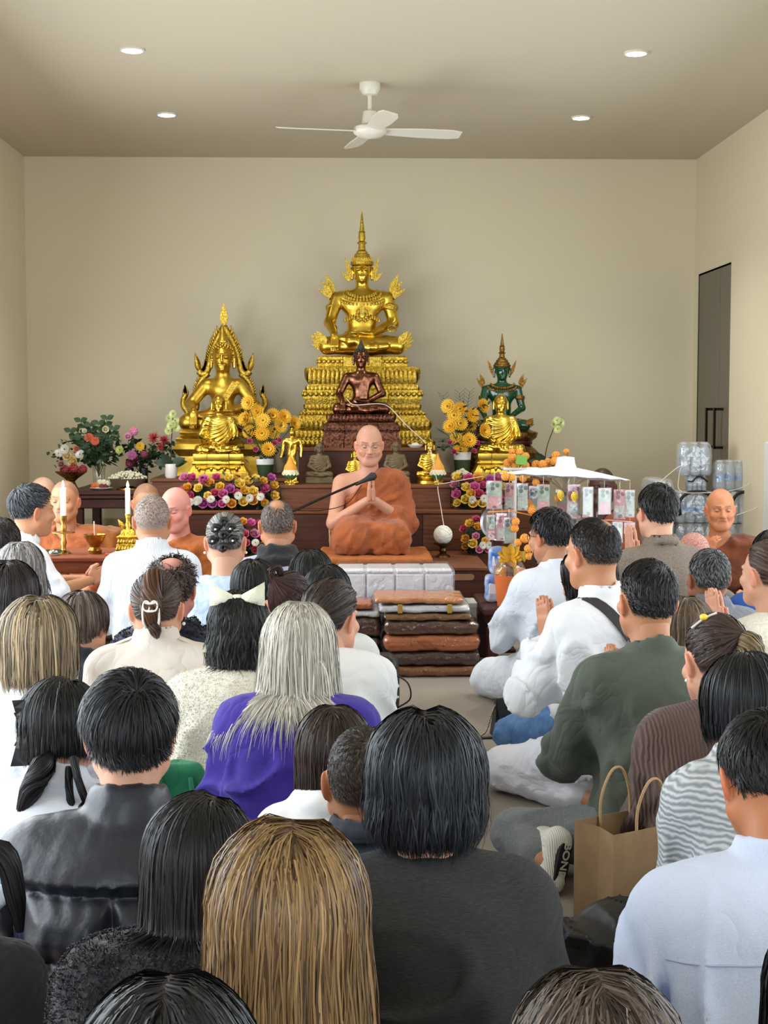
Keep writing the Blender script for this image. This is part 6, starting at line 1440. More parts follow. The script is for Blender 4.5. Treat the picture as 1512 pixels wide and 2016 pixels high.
g = G(); c = I['H']((.105, -.10, .032)); g.tube([c+np.array([0.0, .021*math.cos(a), .021*math.sin(a)]) for a in np.linspace(0, 6.283, 15)], .009, 7); g.obj('hair_tie', mat('pink_hair_tie', '#c79aa6', .8), I['o'], True)
person(716.3, 1430, 2.978, 'child with a grey-black buzz cut in a dark blue jacket', G_CR, neck=.135, s=.86, hs=.98, hair=crop('#1d1a18', L=.012), scalp='#2d2723', stub=.85, skin='tan', topm=cloth('slate_jacket', '#333b48'), collar='shirt', botm=cloth('black_cotton', '#15151a'), cpart='jacket')
person(656.7, 1383, 3.379, 'child with straight dark brown bob and white hooded top', G_CR, neck=.13, s=.84, hs=.98, hair=bob('#1c1310', L=.255, col2='#4a3428', mix=.3, vol=.014), topm=cloth('white_cotton', '#e6e7e6'), collar='hood', botm=cloth('black_cotton', '#15151a'), fit=.02)
I = person(118, 1330, 3.432, 'person with black hair in a low looped ponytail and white shirt', G_CR, neck=.14, lean=.1, head=(-14, 10, 0), hair=bob('#0f0e10', L=.215, vol=.02, frizz=.05, part=.3, curl=.15, tails=[dict(pts=[(.03, -.115, -.07), (.04, -.145, -.12), (.055, -.14, -.17), (.03, -.13, -.19), (.02, -.135, -.14), (.02, -.12, -.09)], n=170, r=.009, st=dict(tprof=[1, 1, 1, 1])), dict(pts=[(-.02, -.11, -.06), (-.05, -.13, -.11), (-.09, -.115, -.19)], n=420, r=.03)]), topm=cloth('white_poplin', '#d5dcE8', 'plain'), collar='shirt', botm=cloth('black_cotton', '#15151a'), fit=.022, wf=(.009, 17), sw=1.1)
sz_ = I['shz']; seam(I, [(-.25, -.05, sz_-.07), (-.12, -.2, sz_-.05), (0, -.2, sz_-.045), (.12, -.2, sz_-.05), (.25, -.05, sz_-.07)], mat('poplin_seam', '#b4bccb', .9))
g = G()
for a, L, w in ((1.2, .075, .03), (-1.5, .085, .032), (2.2, .05, .016), (-2.3, .05, .016)):
    d = np.array([math.cos(a)*.2, 0, math.sin(a)]); n = np.array([1, .2, 0]); V = []
    for t in np.linspace(0, 1, 5):
        for q in (-1, 0, 1): V.append(d*L*t+n*q*w*(.25+.75*t)+np.array([0, -.012*(1-q*q)*math.sin(3.1*t), 0]))
    V = np.array(V); g.add(np.vstack([V, V+np.array([0, .004, 0])]), [(3*i+j, 3*i+j+1, 3*i+j+4, 3*i+j+3) for i in range(4) for j in range(2)]+[(15+3*i+j+3, 15+3*i+j+4, 15+3*i+j+1, 15+3*i+j) for i in range(4) for j in range(2)])
g.box((-.01, -.015, -.012), (.01, .008, .012), .003)
g.obj('hair_bow', cloth('black_organza', '#0c0c0e', 'shiny'), I['o'], loc=I['H']((-.083, -.05, .0)))

# ------------------------------------------------------------------ middle left block
person(75, 1168, 3.901, 'person with ash-blond straight bob and white lace top', G_CR, hair=bob('#4d4236', L=.265, col2='#b8a07a', mix=.5, vol=.022, clump=.005), topm=cloth('white_lace', '#e2e7ea', 'lace', '#cfd6dc'), collar='shirt', botm=cloth('black_cotton', '#15151a'))
person(592.1, 1178, 3.846, 'person with very long silver hair over a purple sweater', G_CR, neck=.14, side=.06, lean=.08, head=(-12, 0, 3), hair=longh('#8d877c', L=.48, col2='#ded8c8', mix=.62, vol=.016, n=2500, frizz=.05, clump=.008, w=.0042), topm=cloth('purple_sweater', '#37248f', 'plain'), botm=cloth('black_cotton', '#15151a'), fit=.022, wf=(.012, 16), cpart='sweater')
I = person(470.4, 1158, 4.376, 'person with wavy black hair, large cream bow and cream fleece jacket', G_CR, neck=.14, side=.04, lean=.08, head=(-10, 0, 0), hair=longh('#121110', L=.29, lvar=.4, wave=.3, wfreq=3, frizz=.08, vol=.016), topm=cloth('cream_fleece', '#e7e2d2', 'knit', '#e2dccb'), fit=.026, wf=(.008, 18), botm=cloth('green_cotton', '#1f7a52'), cpart='jacket')
pile(I, '#e7e2d2', 20000, .0045, .0024, 2, v=.06)
def ribbon_bow(I, p, w, h, m, tail=.0, name='bow'):
    g = G()
    for q in (-1, 1):
        V = []
        for t in np.linspace(0, 1, 7):
            for v in np.linspace(-1, 1, 5): V.append((q*w*t, -.02*math.sin(3.14*t)*math.cos(v*1.2)-.01+.008*math.sin(v*7+t*4)*t, h*v*(.22+.78*t)+.018*t))
        V = np.array(V); n = len(V); Fc = [(5*i+j, 5*i+j+1, 5*i+j+6, 5*i+j+5) for i in range(6) for j in range(4)]
        g.add(np.vstack([V, V+np.array([0, .005, 0])]), Fc+[tuple(n+k for k in reversed(f)) for f in Fc])
        if tail:
            V = np.array([(q*(.02+.055*t+.012*v), .03-.02*t+.0*v, -tail*t) for t in np.linspace(0, 1, 6) for v in (-1, 1)]); V[:, 0] += q*.02; n = len(V); Fc = [(2*i, 2*i+1, 2*i+3, 2*i+2) for i in range(5)]
            g.add(np.vstack([V, V+np.array([0, .005, 0])]), Fc+[tuple(n+k for k in reversed(f)) for f in Fc])
    g.box((-.014, -.02, -.016), (.014, .01, .016), .004)
    return g.obj(name, m, I['o'], True, loc=I['H'](p))
ribbon_bow(I, (0, -.075, .088), .082, .036, cloth('cream_ribbon', '#e9e8cf', 'knit'), .16)
g = G(); V, Q = (lambda S: S.mesh(.014, lambda p: folds(3, 26, .01)(p)))(SDF().el((-.02, -.04, .09), (.19, .17, .12)).el((.0, .04, .1), (.19, .19, .11)).cut((0, 0, .004), (0, 0, -1)))
obj('skirt', mk_mesh('skirt', V, Q), cloth('green_cotton', '#1f7a52'), I['o'])
I = person(307, 1124, 4.736, 'person in a beige trench coat, brown hair held by a claw clip', G_CR, neck=.13, sw=1.08, hair=updo('#241812', (0, -.115, .0), n=2000, vol=.012, col2='#6b4a35', mix=.2, tails=[dict(pts=[(0, -.10, -.06), (.0, -.128, .0), (.0, -.125, .06), (0, -.085, .105), (.01, -.05, .12)], n=420, r=.036, st=dict(tprof=[.3, 1, 1, .8], tcol='#3a2518', tcol2='#7d5236')), dict(pts=[(0, -.11, .0), (.01, -.13, -.04), (.015, -.115, -.08)], n=120, r=.022)]), topm=cloth('beige_trench', '#ddd3c7'), collar='stand', fit=.02, wf=(.008, 14), botm=cloth('black_cotton', '#15151a'), cpart='trench_coat', nape=-.6)
g = G()
for q in (-1, 1):
    g.tube(bez([I['H']((q*.022, -.135, .044)), I['H']((q*.025, -.150, .02)), I['H']((q*.025, -.145, -.02)), I['H']((q*.018, -.13, -.045))], 10), .0042, 6)
for zc_ in (.045, .02): g.tube(bez([I['H']((-.023, -.14, zc_)), I['H']((-.012, -.162, zc_-.006)), I['H']((.012, -.162, zc_-.006)), I['H']((.023, -.14, zc_))], 8), .004, 6)
for q in (-1, 1): g.tube([I['H']((q*.012+.011*math.cos(a), -.162, .03+.016*math.sin(a))) for a in np.linspace(0, 6.283, 15)], .003, 5)
stuff(g.obj('claw_clip', mat('pearl_white_clip', '#e9e4da', .25), I['o'], True))
def earrings(I, r=.006):
    for q in (-1, 1): G().ell(I['H']((q*.088, -.004, -.05)), (r,)*3, 10, 8).obj('earring', mat('pearl', '#efe9df', .25), I['o'], True)
earrings(I)
for q in (-1, 1):
    G().box((-.055, -.022, 0), (.055, .022, .006), .003).obj('epaulette', cloth('beige_trench', '#ddd3c7'), I['o'], loc=(q*I['shw']*.78, I['sy'], I['shz']+.068), rot=(0, q*.38, 0))
seam(I, [(0, -.2, I['shz']+.05), (0, -.2, I['shz']-.06), (0, -.2, I['shz']-.2), (0, -.2, I['shz']-.34)], cloth('beige_seam', '#bfb4a6'), .002, 'back_seam')
person(337.4, 1094, 5.409, 'balding person with curly greying hair in a navy boucle jacket', G_CR, headkind='full', skin='pink', hair=short('#2a211c', L=.05, col2='#6d5d52', mix=.4, frizz=.5, mess=.9, lift=.7, hug=.3, vol=.016), bald=((0, -.25, .95), .72), topm=cloth('navy_boucle', '#1c2030', 'fleece', '#2a2f42'), fit=.03, collar='hood', botm=cloth('black_cotton', '#15151a'), cpart='jacket')
pile(PEOPLE[-1], '#1d2130', 7000, .011, .006, 3)
person(158.9, 1160, 5.089, 'person with a brown greying bob and dark navy jacket', G_CR, s=.8, neck=.13, heading=-20, hair=bob('#30251f', L=.175, col2='#85746a', mix=.4, vol=.016), topm=cloth('dark_navy_wool', '#20232e', 'knit'), collar='stand', botm=cloth('black_cotton', '#15151a'))
person(16.9, 1098, 4.554, 'person with long dark straight hair behind the ash-blond bob', G_CR, hair=longh('#171113', L=.36, col2='#3a2a2c', mix=.25), topm=cloth('white_cotton', '#e6e7e6'), botm=cloth('black_cotton', '#15151a'))
person(38, 1062, 5.75, 'person with wavy grey hair behind the dark straight hair', G_CR, hair=bob('#4d4a48', L=.30, col2='#b9b5b0', mix=.55, wave=.14, frizz=.08), topm=cloth('grey_knit', '#4c4a49', 'knit'), botm=cloth('black_cotton', '#15151a'))
person(-4, 1016, 6.299, 'person with short dark curly hair behind the wavy grey hair', G_CR, hair=bob('#1c1412', L=.15, frizz=.3, wave=.2), topm=cloth('black_cotton', '#15151a'), botm=cloth('black_cotton', '#15151a'))
person(499.1, 1097, 5.794, 'person with straight black hair between the blue lace dress and the bun', G_CR, s=.82, hair=longh('#0f0e10', L=.32), topm=cloth('black_cotton', '#15151a'), botm=cloth('black_cotton', '#15151a'))
person(612, 1078, 6.141, 'person with black hair just behind the grey hoodie', G_CR, s=.78, hair=bob('#121113', L=.26), topm=cloth('black_cotton', '#15151a'), botm=cloth('black_cotton', '#15151a'))
person(643, 1108, 5.512, 'person with black hair and white blouse beside the robe parcels', G_CR, s=.86, side=-.03, hair=longh('#111012', L=.3), topm=cloth('ivory_blouse', '#dfe2e0'), botm=cloth('black_cotton', '#15151a'), fit=.03)
person(569.7, 1124, 5.123, 'person with reddish brown hair in a small top bun', G_CR, s=.88, hair=updo('#1f1211', (-.055, -.085, .085), col2='#53302c', mix=.3, n=1900, mess=.2, tails=[dict(pts=[(-.05, -.08, .085), (-.065, -.09, .13), (-.04, -.075, .145), (-.03, -.07, .115), (-.06, -.085, .105)], n=220, r=.013, st=dict(tprof=[1, 1, 1, 1]))]), topm=cloth('dark_navy_wool', '#20232e', 'knit'), botm=cloth('black_cotton', '#15151a'))
person(653.6, 1142, 4.75, 'person with dark brown tied hair and gathered white blouse', G_CR, neck=.13, side=-.06, heading=-14, head=(-6, -18, 0), lean=.08, hair=updo('#1c1411', (-.02, -.115, -.05), col2='#4a382d', mix=.3, mess=.25, vol=.02, n=2000, tails=[dict(pts=[(-.02, -.11, -.05), (-.02, -.12, -.1), (-.01, -.09, -.17)], n=260, r=.02)]), topm=cloth('white_gathered_blouse', '#e9ebea'), fit=.03, wf=(.012, 30), botm=cloth('black_cotton', '#15151a'), cpart='blouse')
# ------------------------------------------------------------------ front row, left of the aisle
I = person(62.1, 953, 6.958, 'person with black swept hair and white polo, hands held together by the candle table', G_CR, heading=-58, pose='kneel', skin='tan', head=(-4, 0, 0), hair=short('#111214', L=.055, col2='#4f555c', mix=.35, vol=.018, lift=.2), topm=cloth('white_polo', '#e9edf2'), sleeve={'R': .9, 'L': .9}, collar='shirt', arms={'R': ((.22, .12, .50), (.03, .36, .52)), 'L': ((-.20, .14, .50), (-.02, .36, .52)), 'fR': (-.05, 1, .35), 'fL': (.05, 1, .35), 'cR': .1, 'cL': .1}, botm=cloth('dark_denim', '#2b3442', 'denim'), fit=.02)
person(299, 973, 6.575, 'person with grey buzz cut and white ribbed long-sleeved shirt', G_CR, neck=.15, pose='kneel', skin='tan', hair=crop('#57504b', L=.010, col2='#a39c95', mix=.5), scalp='#8d8279', stub=.75, topm=cloth('white_ribbed_jersey', '#e4ebf3', 'rib'), collar='stand', wf=(.006, 15), botm=cloth('grey_cotton', '#8f9398'), sw=1.05)
I = person(443, 1008, 6.195, 'person in a pale blue lace dress, dark hair pinned in flower coils', G_CR, pose='kneel', headkind='full', hair=updo('#2b2826', (0, -.09, .02), col2='#a7a39c', mix=.45, n=1700), nape=-.6, topm=cloth('pale_blue_lace', '#a9bddd', 'lace', '#c6d5ea'), sleeve='threeq', fit=.02, botm=cloth('pale_blue_lace', '#a9bddd', 'lace', '#c6d5ea'), cpart='dress', build=1.02)
for i, (x, z) in enumerate(((-.032, .06), (.03, .062), (-.045, .01), (.04, .012), (0, .034), (.0, .09), (.0, -.02), (-.02, .035))):
    g = G(); c = np.array([x, -.105-.012*(abs(x) < .02), z])
    pts = [I['H'](c+np.array([(.020-.0022*k)*math.cos(k*.9), -.001*k, (.020-.0022*k)*math.sin(k*.9)])) for k in range(9)]
    g.tube(pts, .011, 7); g.obj('hair_coil', mat('dark_coil_hair', '#1f1b19', .45, bump=(160, .6)), I['o'], True)
    if i in (0, 1, 2, 3): G().ell(I['H'](c+np.array([0, -.018, 0])), (.005,)*3, 8, 6).obj('hair_pearl', mat('pearl', '#efe9df', .25), I['o'], True)
earrings(I)
person(545.8, 984, 6.84, 'person with thinning grey hair and pale grey hoodie', G_CR, pose='kneel', skin='tan', headkind='full', hair=crop('#262422', L=.022, col2='#6c6a67', mix=.5), scalp='#4a443f', stub=.6, bald=((0, -.45, .85), .42), topm=cloth('pale_blue_grey_fleece', '#aeb8c9', 'knit', '#a0abbd'), fit=.022, botm=cloth('dark_denim', '#2b3442', 'denim'), cpart='hoodie')
I = PEOPLE[-1]
S = SDF().ring(I['nb']+np.array([0, -.006, .03]), .074, .024, .045, rotm(R_(-10), 0, 0)).ring(I['nb']+np.array([0, -.02, -.005]), .09, .026, .03, rotm(R_(-8), 0, 0), k=.01)
V, Q = S.mesh(.009, lambda p: folds(4, 40, .004)(p)); obj('hood_collar', mk_mesh('hood', V, Q), cloth('black_fleece', '#121214', 'knit'), I['o'])

# ------------------------------------------------------------------ right block
I = person(1082, 1001, 6.526, 'bearded person with tousled black hair and white tunic', G_CR, heading=22, pose='kneel', skin='tan', head=(-6, 16, 0), hair=short('#0e0d0d', L=.055, vol=.02, lift=.25, mess=.35), topm=cloth('white_tunic', '#d9dfe9'), collar='stand', fit=.03, wf=(.010, 13), arms='pray', botm=cloth('white_cotton_trousers', '#e2e4ea'), cpart='tunic', build=1.02)
glasses(I)
S = SDF(); H = I['H']; S.chain([H((-.06, .03, -.055)), H((-.035, .06, -.095)), H((0, .078, -.105)), H((.035, .06, -.095)), H((.06, .03, -.055))], [.012, .02, .024, .02, .012], k=.01)
V, Q = S.mesh(.006, lambda p: .002*np.sin(p[:, 0]*600)*np.sin(p[:, 2]*500)); obj('beard', mk_mesh('beard', V, Q), mat('black_beard', '#120f0e', .8, bump=(300, 1.)), I['o'])
V, Q = (lambda S: S.mesh(.014, lambda p: folds(33, 40, .007)(p)))(SDF().el((0, -.03, .14), (.23, .22, .15)).rc((-.1, .1, .12), (-.14, .4, .09), .12, .09, k=.06).rc((.1, .1, .12), (.14, .4, .09), .12, .09, k=.06).cut((0, 0, .005), (0, 0, -1)))
obj('tunic_skirt', mk_mesh('skirt', V, Q), cloth('white_tunic', '#d9dfe9'), I['o'])
I = person(1140, 1073, 5.5, 'person with dark hair, glasses and blue jeans behind the strap wearer', G_CR, heading=40, pose='kneel', head=(-22, 25, 0), hair=bob('#1c1512', L=.22), topm=cloth('white_cotton', '#e6e7e6'), botm=cloth('blue_jeans', '#5f86b8', 'denim', '#4e74a6'), s=.95)
glasses(I)
I = person(1167.7, 1020, 4.851, 'person with thinning black hair, white sweater and black cross-body strap', G_CR, heading=32, pose='kneel', skin='tan', head=(-6, 0, 0), hair=crop('#12100f', L=.026, vol=.006, n=2200), scalp='#2b211c', stub=.85, bald=((.25, -.45, .85), .30), topm=cloth('white_sweater', '#dfe1e4'), collar='shirt', fit=.03, wf=(.013, 12), arms='pray', botm=cloth('white_trousers', '#dcdde4'), cpart='sweater')
nb_, sz_ = I['nb'], I['shz']
band(I, [(-.09, .16, sz_-.10), (-.085, .09, sz_+.03), (-.075, -.02, sz_+.06), (-.05, -.13, sz_), (.0, -.16, sz_-.08), (.07, -.16, sz_-.18), (.14, -.10, sz_-.26)], mat('black_webbing', '#2c2a29', .8, bump=(200, .3)), .019)
GREY = cloth('grey_jersey_pants', '#7c8085', 'knit', '#70747a')
I = person(1278.4, 1098, 4.169, 'person with short black hair, olive fleece, grey joggers and printed white socks', G_CR, heading=12, pose='cross', skin='tan', hair=short('#100f0e', L=.034, vol=.008, crown=(.35, -.5, .8)), topm=cloth('olive_fleece', '#4b5247', 'plain'), collar='stand', fit=.032, wf=(.010, 12), arms='pray', botm=GREY, cpart='fleece_jacket', sw=1.1,
       legs={-1: ((-.10, .0, .125), (-.36, .17, .10), (-.36, -.04, .085), (-.345, -.07, .085)), 1: ((.09, .0, .125), (.12, .40, .10), (-.03, -.06, .06), (-.13, -.12, .055))})
# socks with block lettering on the sole
def sock(I, leg, heel, ball, tip):
    S = SDF().rc(leg[0], leg[1], .036, .036, k=.02).rc(leg[1], heel, .036, .036, k=.025).rc(heel, ball, .035, .039, k=.02).rc(ball, tip, .038, .028, k=.02)
    V, Q = S.mesh(.006, lambda p: .0012*np.sin(p[:, 2]*420)); V[:, 2] = np.maximum(V[:, 2], .001); return obj('sock', mk_mesh('sock', V, Q), cloth('white_sock', '#e6e3da', 'rib'), I['o'])
def lp(px, py, z): return I['Rz'].T @ (PZ(px, py, z)-np.array([I['root'][0], I['root'][1], 0]))
FEET = [(lp(1098, 1655, .145), lp(1083, 1724, .05), lp(1090, 1740, .033)), ((-.07, -.10, .10), (-.06, -.19, .055), (-.09, -.22, .035))]
sock(I, (lp(1046, 1652, .095), lp(1070, 1656, .115)), *FEET[0])
sock(I, ((-.15, .02, .07), (-.09, -.06, .075)), *FEET[1])
def text_mesh(txt, size, ex=.0015):
    cu = bpy.data.curves.new('lettering', 'FONT'); cu.body = txt; cu.size = size; cu.extrude = ex; cu.align_x = 'CENTER'; cu.align_y = 'CENTER'; cu.offset = size*.02
    ob = bpy.data.objects.new('tmp', cu); COL.objects.link(ob); dg = bpy.context.evaluated_depsgraph_get(); me = bpy.data.meshes.new_from_object(ob.evaluated_get(dg)); bpy.data.objects.remove(ob); return me
for heel, ball, _t in FEET:
    g = G(); pl = [(-.058, -.017), (-.045, -.025), (.045, -.024), (.062, -.012), (.062, .012), (.045, .024), (-.045, .022), (-.058, .014)]
    heel, ball = np.array(heel), np.array(ball); X = ball-heel; X /= np.linalg.norm(X); N = np.array([.42, -.9, .0]); N -= (N@X)*X; N /= np.linalg.norm(N); Yv = np.cross(N, X); M = np.stack([X, -N, Yv], 1)
    base = (heel+ball)/2+X*.008+N*.037; g.prism(pl, -.003, .012, M, base); so = g.obj('sole_print', mat('black_sole_print', '#17161a', .8), I['o'])
    tm = text_mesh('BONDS', .036); M2 = np.stack([X, Yv, N], 1); tm.transform(Matrix(M2.tolist()).to_4x4()); obj('lettering', tm, mat('white_print', '#ddd9d0', .8), so, loc=base+N*.0035)
I = person(1297, 951, 6.34, 'person with neat black hair, glasses and brown tweed jacket, hands in prayer', G_CR, heading=14, pose='kneel', skin='light', hair=short('#0f0e0d', L=.05, vol=.014, lift=.3, mess=.12), topm=cloth('brown_tweed', '#85776a', 'tweed', '#6d6156'), collar='shirt', arms='prayhigh', fit=.022, wf=(.006, 10), botm=cloth('black_cotton', '#15151a'), cpart='jacket')
glasses(I)
person(1398, 1077, 5.841, 'person with salt-and-pepper hair, brown skin and grey polo shirt', G_CR, neck=.14, skin='brown', headkind='full', hair=short('#161616', L=.028, col2='#7a7a7a', mix=.35, vol=.006, n=2000), topm=cloth('grey_polo', '#66686f'), collar='shirt', sleeve='short', fit=.02, botm=cloth('black_cotton', '#15151a'), heading=8, build=1.06)
person(1352.7, 1170, 4.984, 'child with light brown wavy hair in front of the grey polo', G_CR, s=.8, hair=longh('#4c3c2e', L=.3, col2='#8a745c', mix=.4, wave=.08), topm=cloth('black_cotton', '#15151a'), botm=cloth('black_cotton', '#15151a'))
person(1365.8, 1048, 7.03, 'person with closely shaved pinkish head beside the tweed jacket', G_CR, headkind='full', skin='pink', hair=crop('#8a6a5a', L=.004), scalp='#a97f6d', stub=.4, topm=cloth('olive_brown_shirt', '#5a5142'), botm=cloth('black_cotton', '#15151a'), side=-.06)
person(1524.4, 1040, 6.401, 'person with black hair and bright blue top behind the cream knit', G_CR, hair=bob(BLK, L=.24), topm=cloth('bright_blue_cotton', '#1f56a8'), botm=cloth('black_cotton', '#15151a'), pose='kneel', skin='tan', side=.03)
I = person(1516.9, 1062, 5.174, 'person with brown hair tied low and cream knit sweater, hands in prayer', G_CR, heading=30, pose='kneel', hair=updo('#35231b', (0, -.115, -.03), col2='#6b4f40', mix=.35, n=1800, tails=[dict(pts=[(0, -.11, -.03), (.02, -.15, -.03), (.01, -.15, -.07), (-.01, -.12, -.06)], n=260, r=.022)]), topm=cloth('cream_knit', '#e3dccc', 'knit', '#d3cbb8'), arms='prayhigh', fit=.03, botm=cloth('black_cotton', '#15151a'), cpart='sweater')
I = person(1404.5, 1206, 3.795, 'person with dark brown ponytail, yellow hair clip and brown sweater', G_CR, neck=.135, kw=.10, side=.06, heading=4, lean=.1, head=(-12, 8, 0), hair=updo('#231814', (.03, -.112, .04), col2='#5a4338', mix=.3, n=2300, mess=.04, tails=[dict(pts=[(.03, -.11, .04), (.035, -.135, .03), (.04, -.125, -.06), (.05, -.11, -.16)], n=420, r=.036, st=dict(tcol='#4a3a28', tcol2='#9a825a'))]), topm=cloth('brown_cable_sweater', '#5a4038', 'cable', '#49332c'), fit=.03, wf=(.010, 14), botm=cloth('black_cotton', '#15151a'), cpart='sweater')
g = G(); g.tube(bez([I['H']((-.075, -.03, .085)), I['H']((-.045, -.045, .108)), I['H']((-.01, -.05, .122))], 8), .0035, 6); g.obj('hair_clip', mat('cream_clip', '#d8cdb8', .4), I['o'], True)
G().ell(I['H']((-.046, -.047, .112)), (.011, .011, .009), 10, 7).obj('clip_flower', mat('yellow_clip', '#e8cf3c', .5), I['o'], True)
earrings(I, .005)
person(1457, 1279, 3.215, 'person with glossy black bob and grey striped knit top', G_CR, neck=.13, side=.08, heading=12, kw=.12, lean=.12, head=(-16, 6, 0), hair=bob('#0d0d0e', L=.215, vol=.018, col2='#2b2e33', mix=.2, curl=.3), topm=cloth('grey_striped_knit', '#8b9195', 'stripe', '#ccd1d3'), fit=.03, wf=(.012, 14), collar='hood', botm=cloth('black_cotton', '#15151a'), cpart='cardigan')
I = person(1499.8, 1398, 2.721, 'person with short black hair and white linen shirt', G_CR, side=.03, kw=.14, lean=.11, head=(-22, 0, 0), hair=short('#0e0d0e', L=.05, vol=.014, lift=.15, mess=.2, crown=(-.1, -.6, .75)), skin='orange', topm=cloth('white_linen', '#dfe9fc', 'linen', '#ccd9f4'), collar='stand', fit=.03, wf=(.014, 11), botm=cloth('black_cotton', '#15151a'), sw=1.3, build=1.12)

sz_ = I['shz']; M_sm = mat('linen_seam', '#c3cbe0', .9)
seam(I, [(-.3, -.05, sz_-.05), (-.16, -.2, sz_-.03), (0, -.2, sz_-.02), (.16, -.2, sz_-.03), (.3, -.05, sz_-.05)], M_sm)
# ------------------------------------------------------------------ monks in orange and brown robes
def robe(I, m, legsk=.06, flap=True, seed=1, drape=None, name='robe', vox=None, full=False):
    S = SDF(); I['torso'](S, 1., .018); I['arm'](S, 'L', 1.35, .026)
    hip = I['hip']; S.el(hip, (.21, .18, .15), k=.06)
    for q in (1, -1):
        h0, kn, an, toe = I['legs'][q]; S.rc(h0, kn, .105, .085, k=legsk).rc(kn, an, .085, .06, k=legsk)
    nb, shz, shw, sy = I['nb'], I['shz'], I['shw'], I['sy']
    if flap: S.box((-shw*.72, sy+.02, shz+.028), (.085, .085, .016), .012, rotm(R_(-8), R_(-14), 0), k=.03).box((-shw*.72, sy+.085, shz-.10), (.085, .018, .13), .012, rotm(R_(8), 0, 0), k=.03).box((-shw*.72, sy-.085, shz-.10), (.085, .018, .13), .012, rotm(R_(-8), 0, 0), k=.03)
    if drape: drape(S)
    a = np.array([-.045, 0, nb[2]+.01]); b = np.array([shw+.02, 0, shz-.15]); d = b-a
    if full: I['arm'](S, 'R', 1.2, .024); S.L.append(('rc', nb+np.array([0, .01, .0]), nb+np.array([0, .03, .16]), .062, .066, .012, 's'))
    else: S.cut(a, (-d[2], 0, d[0]), .008)
    S.cut((0, 0, .004), (0, 0, -1))
    f1 = folds(seed, 36, .007, (1.2, 1, .7)); f2 = waves(seed+2, 22)
    def post(p):
        x, y, z = p.T; w = np.abs(np.sin((x*.62+z*.78)*52+2.5*f2(p))); return f1(p)*.8+.006*(w-.5)
    V, Q = S.mesh(vox or I['vox'], post); return obj(name, mk_mesh('robe', V, Q), m, I['o'])
R1 = cloth('orange_robe', '#9e5222', 'robe', '#8c451b'); R2 = cloth('rust_brown_robe', '#8a4318', 'robe', '#76380d'); R3 = cloth('amber_robe', '#945616', 'robe', '#7f4810'); R4 = cloth('deep_brown_robe', '#6f3410', 'robe', '#5e2a0b')
G_MK = 'monks in orange robes'
I = person(727, 837, 8.72, 'monk kneeling on the platform with palms together and thin glasses', G_MK, heading=182, pose='cross', headkind='old', skin='pale', scalp='#b58d7c', stub=.4, arms='pray', robe=1, z0=ZP+.046, vox=.008, head=(-9, 0, 0), lean=.04, sw=1.12,
           legs={1: ((.09, 0, .12), (.13, .33, .085), (.08, -.02, .05), (.05, -.12, .04)), -1: ((-.09, 0, .12), (-.13, .33, .085), (-.08, -.02, .05), (-.05, -.12, .04))})
MAIN = I
def dr(S):
    S.box((0, .17, .085), (.205, .21, .105), .08, k=.06).rc((.08, .2, .14), (.11, .34, .09), .10, .10, k=.05)
    S.box((-.085, .155, .27), (.085, .012, .20), .01, rotm(R_(9), 0, 0), k=.012).box((-.10, .30, .16), (.095, .09, .03), .02, rotm(R_(-12), 0, 0), k=.02).box((-.11, .375, .07), (.10, .02, .085), .015, k=.02)
robe(I, R1, .05, True, 11, dr, vox=.0075)
glasses(I, '#8a7a66', .023, .0009)
I = person(127.7, 946, 8.35, 'monk with tan face sitting behind the tall candle', G_MK, heading=174, skin='tan', scalp='#7d5f4d', stub=.6, robe=1, arms={'R': ((.24, .10, .40), (.10, .30, .28)), 'L': ((-.24, .10, .40), (-.10, .30, .28))}, vox=.012)
robe(I, R1, seed=21, full=True); 
S = SDF().box((-.17, -.02, I['shz']-.10), (.11, .10, .17), .02, rotm(0, R_(-10), 0)); V, Q = S.mesh(.012, lambda p: folds(5, 24, .008)(p)); obj('folded_shawl', mk_mesh('shawl', V, Q), R3, I['o'])
I = person(84, 939, 9, 'monk with pale shaved head behind the white polo', G_MK, heading=170, skin='light', scalp='#b89a88', stub=.5, robe=1, vox=.013); robe(I, R1, seed=22, full=True)
I = person(288.6, 952, 8.612, 'monk with light brown shaved head behind the grey buzz cut', G_MK, heading=195, skin='tan', scalp='#6d5546', stub=.6, robe=1, vox=.013, head=(-12, 0, 0)); robe(I, R1, seed=23)
I = person(343, 960, 7.95, 'monk with pink bald head and rimless glasses in bright orange robe', G_MK, heading=160, headkind='old', skin='pink', scalp='#dba093', stub=.3, robe=1, vox=.012, head=(-10, 0, 0), side=-.06); robe(I, cloth('bright_orange_robe', '#a4561a', 'robe', '#934a11'), seed=24); glasses(I, '#a08a80', .022, .0009)
I = person(1419, 962, 8.3, 'smiling monk in deep brown robe with raised hand below the chin', G_MK, heading=168, headkind='old', skin='orange', scalp='#c78a68', stub=.3, robe=1, vox=.011, side=.02, head=(-4, 6, 0), sw=1.15,
           arms={'R': ((.27, .16, .36), (.10, .21, .50)), 'L': ((-.26, .06, .40), (-.12, .26, .30)), 'fR': (-.35, .1, 1), 'pR': (-.8, -.5, 0), 'cR': .5})
robe(I, R4, seed=25)
I = person(1186, 921, 8.85, 'monk with very dark shaved head behind the paper parasol', G_MK, heading=170, skin='dark', scalp='#2d1f19', stub=.7, robe=1, vox=.013); robe(I, R2, seed=26)
